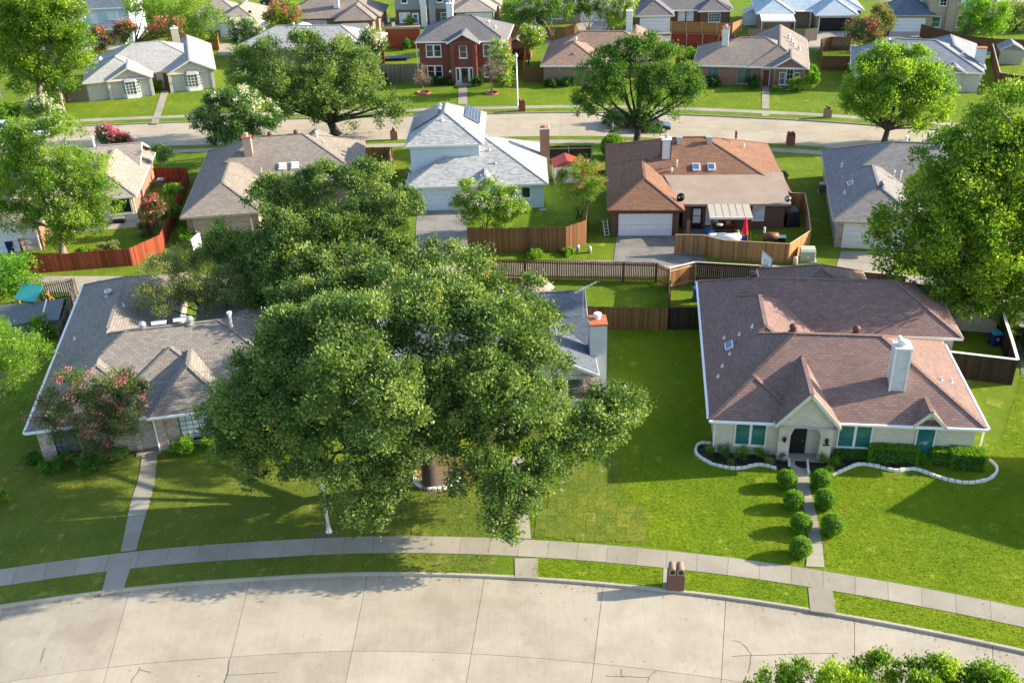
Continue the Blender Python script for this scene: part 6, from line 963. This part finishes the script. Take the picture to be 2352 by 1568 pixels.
def hoop(lab, p, rz, h=3.0, back='white_paint'):
    t = thing('basketball_hoop', lab, 'basketball hoop', p, rz); MB().tube([(0, 0, 0), (0, 0, 2.4), (0, -.35, h)], .05, 8).build('pole', 'steel', t); b = MB().box(-.85, .85, -.42, -.38, h - .2, h + .85).build('backboard', back, t); fr = MB()
    for a in ((-.87, .87, h - .23, h - .19), (-.87, .87, h + .84, h + .88)): fr.box(a[0], a[1], -.44, -.36, a[2], a[3])
    for x in (-.87, .83): fr.box(x, x + .04, -.44, -.36, h - .19, h + .84)
    fr.box(-.3, .3, -.435, -.425, h + .05, h + .08).box(-.3, .3, -.435, -.425, h + .45, h + .48).box(-.3, -.27, -.435, -.425, h + .08, h + .45).box(.27, .3, -.435, -.425, h + .08, h + .45); fr.build('board_frame', 'grey_metal', b)
    rim = MB(); pts = [(.23 * math.cos(k * .3927), -.68 + .23 * math.sin(k * .3927), h) for k in range(17)]; rim.tube(pts, .018, 5, False); rim.beam((0, -.44, h), (0, -.46, h), .12, .05); rm = rim.build('rim', 'orange_wood', t); net = MB()
    for k in range(12): a = k * .5236; net.tube([(.23 * math.cos(a), -.68 + .23 * math.sin(a), h), (.13 * math.cos(a + .3), -.68 + .13 * math.sin(a + .3), h - .4)], .01, 4, False)
    net.build('net', 'white_paint', rm)
hoop('basketball hoop on a pole beside the taupe garage', (-26.3, 77.85, 0), math.radians(80), 2.9); hoop('basketball hoop above the black fence by the golden fence', (19.97, 69.98, 0), math.radians(-78), 2.9)
# ================================================================ SHEDS AND YARD THINGS
def shed(name, lab, p, rz, w, d, h, rh, wall, roof, trim='trim_white', doorm=None):
    t = thing(name, lab, 'shed', p, rz); MB().box(-w / 2, w / 2, -d / 2, d / 2, 0, h).build('wall', wall, t); o = .15; b = MB(); b.poly([(-w / 2 - o, -d / 2 - o, h - .03), (0, -d / 2 - o, h + rh), (0, d / 2 + o, h + rh), (-w / 2 - o, d / 2 + o, h - .03)][::-1]); b.poly([(w / 2 + o, -d / 2 - o, h - .03), (0, -d / 2 - o, h + rh), (0, d / 2 + o, h + rh), (w / 2 + o, d / 2 + o, h - .03)]); b.poly([(-w / 2, -d / 2 - .01, h - .02), (w / 2, -d / 2 - .01, h - .02), (0, -d / 2 - .01, h + rh - .06)]); ro = b.build('roof', roof, t)
    MB().beam((-w / 2 - o, -d / 2 - o, h - .03), (0, -d / 2 - o, h + rh), .04, .1).beam((w / 2 + o, -d / 2 - o, h - .03), (0, -d / 2 - o, h + rh), .04, .1).build('trim', trim, ro)
    dd = MB().box(-.55, .55, -d / 2 - .03, -d / 2, .05, min(1.8, h - .1)).build('door', doorm or wall, t); MB().box(.4, .46, -d / 2 - .06, -d / 2 - .03, .9, 1.05).build('handle', 'steel', dd); return t
shed('garden_shed', 'white shed with red roof behind the black fence', C('D', 1300, 412), 0.05, 2.6, 2.4, 1.8, .6, 'siding_white', 'red_paint', 'red_paint', 'white_paint'); shed('garden_shed', 'beige shed under the towering right tree', C('D', 2225, 742), -.25, 3.2, 2.6, 2.1, .7, 'siding_beige', 'roof_rust', 'yellow'); shed('garden_shed', 'small grey-blue shed at the far right yard', C('D', 2315, 142), -.3, 3.0, 3.2, 1.9, .9, 'siding_beige', 'roof_bluegrey', 'trim_cream'); shed('garden_shed', 'brown barn shed behind the brown gate fence', (2.3, 152.5, 0), -.1, 4.2, 3.4, 1.7, 1.3, 'cedar_brown', 'roof_brick', 'cedar_red'); shed('garden_shed', 'pale shed at the far left of the pale blue roof', C('D', 1724, 55), -.15, 2.6, 2.4, 1.9, .8, 'siding_sky', 'roof_paleblue', 'trim_white')
ms = thing('metal_shed', 'corrugated grey metal lean-to at the left yard', 'shed', C('D', 70, 765), .16); MB().box(-2.7, 2.5, -1.0, 1.0, 0, 1.5).build('wall', 'grey_metal', ms)
for k in range(26): x = -2.8 + k * .21; MB().hexa([(x, -1.2, 1.45), (x + .17, -1.2, 1.45), (x + .17, 1.2, 2.0), (x, 1.2, 2.0)], [(x, -1.2, 1.5), (x + .17, -1.2, 1.5), (x + .17, 1.2, 2.05), (x, 1.2, 2.05)]).build('roof_rib', 'grey_metal', ms)
MB().beam((1.4, -1.25, 1.4), (1.4, 1.25, 2.1), .08, .08).build('downpipe', 'white_paint', ms); MB().hexa([(-2.8, -1.19, 1.43), (2.65, -1.19, 1.43), (2.65, 1.19, 1.98), (-2.8, 1.19, 1.98)], [(-2.8, -1.19, 1.45), (2.65, -1.19, 1.45), (2.65, 1.19, 2.0), (-2.8, 1.19, 2.0)]).build('roof_sheet', 'trim_grey', ms)
pt_ = thing('play_tower', 'wooden play tower with teal slanted roof', 'play set', C('D', 92, 735), -.35)
for x in (-.8, .8):
    for y in (-.7, .7): MB().box(x - .06, x + .06, y - .06, y + .06, 0, 2.3).build('post', 'orange_wood', pt_)
for k in range(9): MB().box(-.85 + k * .19, -.69 + k * .19, -.76, -.72, .2, 1.3).build('slat', 'orange_wood', pt_)
MB().box(-.9, .9, -.8, .8, 1.2, 1.28).build('platform', 'orange_wood', pt_); MB().hexa([(-1.0, -.95, 2.15), (1.0, -.95, 2.15), (1.0, .3, 2.9), (-1.0, .3, 2.9)], [(-1.0, -.95, 2.19), (1.0, -.95, 2.19), (1.0, .3, 2.94), (-1.0, .3, 2.94)]).build('canopy', 'teal', pt_); MB().beam((.8, .5, 2.2), (3.0, .9, .1), .08, .08).build('swing_beam', 'orange_wood', pt_)
# patio of the rust-roofed house
pa = slab('patio', [on(BR, *p) for p in ((6.8, -2.2), (12.4, -2.2), (12.4, 1.9), (6.8, 1.9))], 0, .02, 'drive_dark')
for k in range(34):
    x = 7.0 + (k % 7) * .36 + rnd.uniform(-.05, .05); y = -2.0 + (k // 7) * .42 + rnd.uniform(-.05, .05); n = rnd.choice((5, 6)); q = [(x + .18 * math.cos(j * 6.283 / n + k), y + .19 * math.sin(j * 6.283 / n + k)) for j in range(n)]; slab('flagstone', q, 0, .045, 'flagstone', None) if False else MB().prism([(a, b) for a, b in q], .02, .05).build('flagstone', 'flagstone', pa).__setattr__('matrix_local', BR.matrix_basis)
um = thing('patio_parasol', 'closed red patio parasol behind the golden fence', 'parasol', (*on(BR, 11.85, -1.5), 0)); MB().lathe([(.04, .9), (.3, .95), (.22, 1.6), (.1, 2.3), (.02, 2.5)], 9).build('canopy', 'red_cloth', um); MB().tube([(0, 0, 0), (0, 0, 2.55)], .03, 6).build('pole', 'steel', um); MB().lathe([(.3, 0), (.3, .08), (.05, .1)], 12).build('base', 'dark', um)
gr = thing('covered_grill', 'large grill under a white cover on the patio', 'grill', (*on(BR, 10.4, -1.9), 0), -.1); MB().tube([(-1.0, 0, .6), (-.9, 0, .65), (.9, 0, .65), (1.0, 0, .6)], [.3, .5, .52, .35], 12).build('cover', 'canvas', gr, True); MB().hexa([(-.95, -.45, 0), (.95, -.45, 0), (.95, .45, 0), (-.95, .45, 0)], [(-.9, -.45, .7), (.9, -.45, .7), (.9, .45, .7), (-.9, .45, .7)]).build('cover_skirt', 'canvas', gr)
tbx = thing('patio_table', 'white folding table left of the covered grill', 'table', (*on(BR, 9.6, -1.2), 0)); MB().box(-.8, .8, -.35, .35, .72, .76).build('table_top', 'white_paint', tbx); [MB().box(x - .03, x + .03, y - .03, y + .03, 0, .72).build('leg', 'steel', tbx) for x in (-.7, .7) for y in (-.28, .28)]
ch = thing('folding_chair', 'navy folding chair right of the covered grill', 'chair', (*on(BR, 11.9, -2.1), 0), .3); MB().box(-.28, .28, -.25, .25, .42, .46).build('seat', 'navy', ch); MB().box(-.28, .28, .22, .26, .46, .95).build('backrest', 'navy', ch); [MB().beam((x, -.25, 0), (x, .25, .44), .03, .03).build('leg', 'steel', ch) for x in (-.27, .27)]; [MB().beam((x, .25, 0), (x, -.25, .44), .03, .03).build('leg', 'steel', ch) for x in (-.25, .25)]
bb = bin_('blue bin under the awning edge', (*on(BR, 8.95, -.6), 0), .1)
yt = thing('toy_car', 'yellow toy ride-on beside the red parasol', 'toy', (*on(BR, 11.3, -1.2), 0)); MB().lathe([(.25, .15), (.3, .5), (.2, .8), (.1, 1.0)], 10).build('body', 'yellow', yt, True); MB().lathe([(.12, 1.0), (.14, 1.12), (.03, 1.2)], 10).build('top', 'wood_pale', yt)
dk = thing('storage_rack', 'dark shelf rack of clutter in the awning shade', 'shelf', (*on(BR, 10.3, .9), 0)); [MB().box(-1.0, 1.0, -.25, .25, z, z + .05).build('shelf', 'trim_brown', dk) for z in (.4, .9, 1.4)]; [MB().box(x, x + .05, -.25, .25, 0, 1.7).build('upright', 'trim_brown', dk) for x in (-1.0, .95)]; MB().lathe([(.3, 0), (.28, .12)], 16, (-.4, -.28, .95)).build('drum', 'stone_white', dk); MB().box(.2, .6, -.2, .2, .95, 1.25).build('crate', 'orange_wood', dk)
sm = thing('barrel_smoker', 'black barrel smoker with firebox in the fenced yard', 'grill', (*on(BR, 14.1, -1.9), 0), -.15); MB().tube([(-.75, 0, .85), (.55, 0, .85)], .38, 16).build('drum', 'rust', sm, True); MB().tube([(.6, 0, .55), (1.15, 0, .55)], .3, 12).build('firebox', 'black_metal', sm); MB().tube([(-.65, 0, 1.15), (-.65, 0, 1.7)], .09, 8).build('stack', 'cap_white', sm); [MB().box(x - .04, x + .04, y - .04, y + .04, 0, .6).build('leg', 'black_metal', sm) for x in (-.55, .4) for y in (-.2, .2)]; MB().box(.5, 1.2, -.35, .3, .86, .92).build('tray', 'steel', sm)
bl = thing('covered_pile', 'black tarped pile in the yard corner', 'tarp', (*on(BR, 16.6, 3.2), 0)); MB().hexa([(-.7, -1.0, 0), (.7, -1.0, 0), (.7, 1.0, 0), (-.7, 1.0, 0)], [(-.45, -.7, 1.3), (.5, -.8, 1.45), (.45, .8, 1.5), (-.5, .7, 1.2)]).build('tarp', 'black_metal', bl, bevel=.15)
lb = thing('lumber_pile', 'upright scrap lumber beside the white garage', 'lumber', (*on(BR, 6.95, -.3), 0)); [MB().beam((.06 * k, -.1 * (k % 2), 0), (.05 * k + .1, .35, 1.5 + .1 * (k % 3)), .06, .03).build('board', 'cedar_gold' if k % 2 else 'cedar_grey', lb) for k in range(6)]
la = thing('ladder_pile', 'leaning white ladder and scrap at the left of the brown garage', 'ladder', (*on(BR, -.1, .7), 0), .2); [MB().beam((x, -.4, .05), (x, .3, 1.3), .05, .04).build('rail', 'white_paint', la) for x in (-.2, .2)]; [MB().beam((-.2, -.4 + .14 * k, .1 + .25 * k), (.2, -.4 + .14 * k, .1 + .25 * k), .03, .03).build('rung', 'white_paint', la) for k in range(5)]
# bicycle, patio things at the left house
def bike(lab, p, rz):
    t = thing('bicycle', lab, 'bicycle', p, rz)
    for x in (-.42, .42):
        w = MB(); w.tube([(x + .26 * math.cos(k * .3927), 0, .27 + .26 * math.sin(k * .3927)) for k in range(17)], .03, 6, False); wo = w.build('wheel', 'rubber', t); sp = MB(); [sp.beam((x, 0, .27), (x + .25 * math.cos(k * .785), 0, .27 + .25 * math.sin(k * .785)), .008, .008) for k in range(8)]; sp.build('spokes', 'steel', wo)
    f = MB(); [f.tube([a, b], .022, 6) for a, b in (((-.42, 0, .27), (-.1, 0, .28)), ((-.1, 0, .28), (-.2, 0, .62)), ((-.42, 0, .27), (-.18, 0, .58)), ((-.18, 0, .58), (.28, 0, .62)), ((-.1, 0, .28), (.28, 0, .6)), ((.42, 0, .27), (.26, 0, .75)))]; f.build('frame', 'white_paint', t); MB().box(-.3, -.08, -.06, .06, .64, .69).build('saddle', 'black_metal', t); MB().tube([(.24, -.25, .8), (.26, 0, .76), (.24, .25, .8)], .018, 6).build('handlebar', 'black_metal', t)
bike('small white bicycle parked on the left patio', C('D', 305, 502), .15)
pb = thing('storage_box', 'black storage box beside the bicycle', 'box', C('D', 275, 512), .1); MB().box(-.5, .5, -.3, .3, 0, .5).build('body', 'black_metal', pb); MB().box(-.53, .53, -.33, .33, .5, .58).build('lid', 'steel', pb)
pc_ = thing('patio_parasol', 'open white parasol above the red-brown fence', 'parasol', C('D', 700, 88)); MB().lathe([(1.45, 2.0), (.9, 2.35), (.05, 2.6)], 10).build('canopy', 'canvas', pc_); MB().tube([(0, 0, 0), (0, 0, 2.5)], .03, 6).build('pole', 'steel', pc_); MB().lathe([(.3, 0), (.3, .1), (.05, .12)], 10).build('base', 'dark', pc_)
pu2 = thing('patio_parasol', 'folded beige parasol on the deck of the blue-grey house', 'parasol', (-19.0, 176.2, .35)); MB().lathe([(.05, .7), (.28, .8), (.15, 1.8), (.02, 2.3)], 8).build('canopy', 'awning', pu2); MB().tube([(0, 0, 0), (0, 0, 2.3)], .03, 6).build('pole', 'steel', pu2)
for i, (x, lab) in enumerate(((-20.2, 'left white deck chair by the folded beige parasol'), (-18.2, 'right white deck chair by the folded beige parasol'))): t = thing('deck_chair', lab, 'chair', (x, 176.4, 0), .3 * i); MB().box(-.3, .3, -.3, .3, .4, .45).build('seat', 'white_paint', t); MB().box(-.3, .3, .27, .32, .45, 1.0).build('backrest', 'white_paint', t); [MB().box(a - .03, a + .03, b - .03, b + .03, 0, .4).build('leg', 'white_paint', t) for a in (-.26, .26) for b in (-.26, .26)]
gz = thing('patio_gazebo', 'pink-white folded canopy behind the slate roof', 'gazebo', (1.9, 69.3, 0)); MB().lathe([(1.5, 2.0), (1.1, 2.35), (.5, 2.5), (.05, 2.7)], 8).build('canopy', 'siding_pink', gz); [MB().box(1.0 * a - .04, 1.0 * a + .04, b - .04, b + .04, 0, 2.05).build('leg', 'steel', gz) for a in (-1, 1) for b in (-1, 1)]
tm = thing('trampoline', 'flat blue-black pool cover in the yard behind the silver-grey fence', 'pool cover', C('D', 905, 138)); MB().box(-2.6, 2.6, -.8, .8, .3, .42).build('mat', 'navy', tm); [MB().box(a - .05, a + .05, b - .05, b + .05, 0, .3).build('leg', 'steel', tm) for a in (-2.4, 2.4) for b in (-.7, .7)]
# flags
def flag(lab, p, h, lean, rz, parent=None):
    t = thing('flag', lab, 'flag', p, rz); MB().tube([(0, 0, 0), (lean, 0, h)], .03, 6).build('pole', 'white_paint', t); n = 7
    for k in range(n):
        b = MB(); z0, z1 = h - .15 - .13 * k, h - .15 - .13 * (k + 1); 
        for j in range(8):
            x0, x1 = .03 + j * .09, .03 + (j + 1) * .09; dr = lambda x: -x * .9; yy = lambda x: .06 * math.sin(x * 9); b.poly([(lean + x0 * .5, yy(x0), z1 + dr(x0)), (lean + x1 * .5, yy(x1), z1 + dr(x1)), (lean + x1 * .5, yy(x1), z0 + dr(x1)), (lean + x0 * .5, yy(x0), z0 + dr(x0))])
        b.build('stripe', 'red_paint' if k % 2 == 0 else 'white_paint', t)
    b = MB(); b.box(lean + .01, lean + .17, -.1, .1, h - .55, h - .14); b.build('canton', 'navy', t); return t
flag('striped flag drooping at the porch of the tan brick house', C('D', 1291, 190), 2.3, .1, 0); flag('left striped flag among the upper left garden shrubs', C('D', 20, 262), 4.4, -.6, 0); flag('right striped flag beside the pale yellow shrub', C('D', 152, 260), 3.4, -.35, 0)
# ================================================================ VEHICLES
def wheel(t, x, y, r=.34):
    w = MB().tube([(x, y - .11, r), (x, y + .11, r)], r, 18).build('wheel', 'rubber', t); s = -1 if y < 0 else 1; MB().tube([(x, y + s * .08, r), (x, y + s * .12, r)], r * .62, 14).build('rim', 'alum', w)
def car(lab, p, rz, mat='car_white', pickup=False, cat='car'):
    t = thing('pickup_truck' if pickup else 'parked_car', lab, cat, p, rz); L2, W2 = (2.75, .98) if pickup else (2.3, .9); zb_, zs = (.45, 1.05) if pickup else (.3, .92)
    def sect(x, w, z0, z1): return [(x, -w, z0), (x, w, z0), (x, w, z1), (x, -w, z1)]
    b = MB(); prof = [(-L2, W2 * .9, zb_ + .1, zs - .08), (-L2 + .15, W2, zb_, zs), (0, W2, zb_ - .02, zs), (L2 - .9, W2, zb_, zs - .02), (L2 - .1, W2 * .94, zb_ + .02, zs - .2), (L2, W2 * .82, zb_ + .12, zs - .32)]; rings = [sect(*q) for q in prof]; n = 0
    for r in rings: b.v += r
    for k in range(len(rings) - 1):
        for j in range(4): b.f.append((k * 4 + j, k * 4 + (j + 1) % 4, (k + 1) * 4 + (j + 1) % 4, (k + 1) * 4 + j))
    b.f.append((3, 2, 1, 0)); k = len(rings) - 1; b.f.append((k * 4, k * 4 + 1, k * 4 + 2, k * 4 + 3)); b.build('body', mat, t, bevel=.07)
    cx0, cx1, h = (-.75, 1.2, .78) if pickup else (-1.75, 1.0, .58); c = MB(); w = W2 * .93; wt = W2 * .74; c.hexa([(cx0, -w, zs - .01), (cx1, -w, zs - .01), (cx1, w, zs - .01), (cx0, w, zs - .01)], [(cx0 + (.15 if pickup else .55), -wt, zs + h), (cx1 - .75, -wt, zs + h), (cx1 - .75, wt, zs + h), (cx0 + (.15 if pickup else .55), wt, zs + h)]); cb = c.build('cabin', 'glass_dark', t); r = MB().box(cx0 + (.1 if pickup else .5), cx1 - .7, -wt - .03, wt + .03, zs + h - .03, zs + h + .05).build('roof', mat, t, bevel=.04)
    for s in (-1, 1):
        for xx in (cx0 + .05, (cx0 + cx1) / 2 - .1, cx1 - .05):
            xt = min(max(xx, cx0 + (.15 if pickup else .55)), cx1 - .75); MB().beam((xx, s * (w + .005), zs), (xt, s * (wt + .012), zs + h), .09, .05).build('pillar', mat, cb)
        wheel(t, -L2 + .85, s * (W2 - .1)); wheel(t, L2 - .85, s * (W2 - .1)); MB().box(L2 - .14, L2 - .02, s * W2 * .62 - .16, s * W2 * .62 + .16, zs - .36, zs - .22).build('headlight', 'alum', t); MB().box(-L2 - .015, -L2 + .08, s * W2 * .72 - .12, s * W2 * .72 + .12, zs - .3, zs - .14).build('taillight', 'red_paint', t)
    if pickup: MB().box(-L2 + .2, -.85, -W2 + .14, W2 - .14, zs - .02, zs + .012).build('bed', 'dark', t)
    return t
car('white pickup truck parked on the left far street', C('D', 112, 305, -.13), math.radians(95), 'car_white', True, 'pickup'); car('pale car at the left edge of the far street', C('D', 12, 307, -.13), math.radians(5), 'car_silver'); car('dark car parked under the deep green street tree', C('D', 1495, 300, -.13), math.radians(-8), 'car_dark'); car('dark blue car nose showing left of the deep green tree', C('D', 1440, 291, -.13), math.radians(-6), 'car_dark'); car('dark car on the street at the top left', (-44, 203.5, -.1), math.radians(-3), 'car_dark'); car('black car on the neighbouring drive at the right edge', C('D', 2375, 800, .03), math.radians(75), 'car_dark')
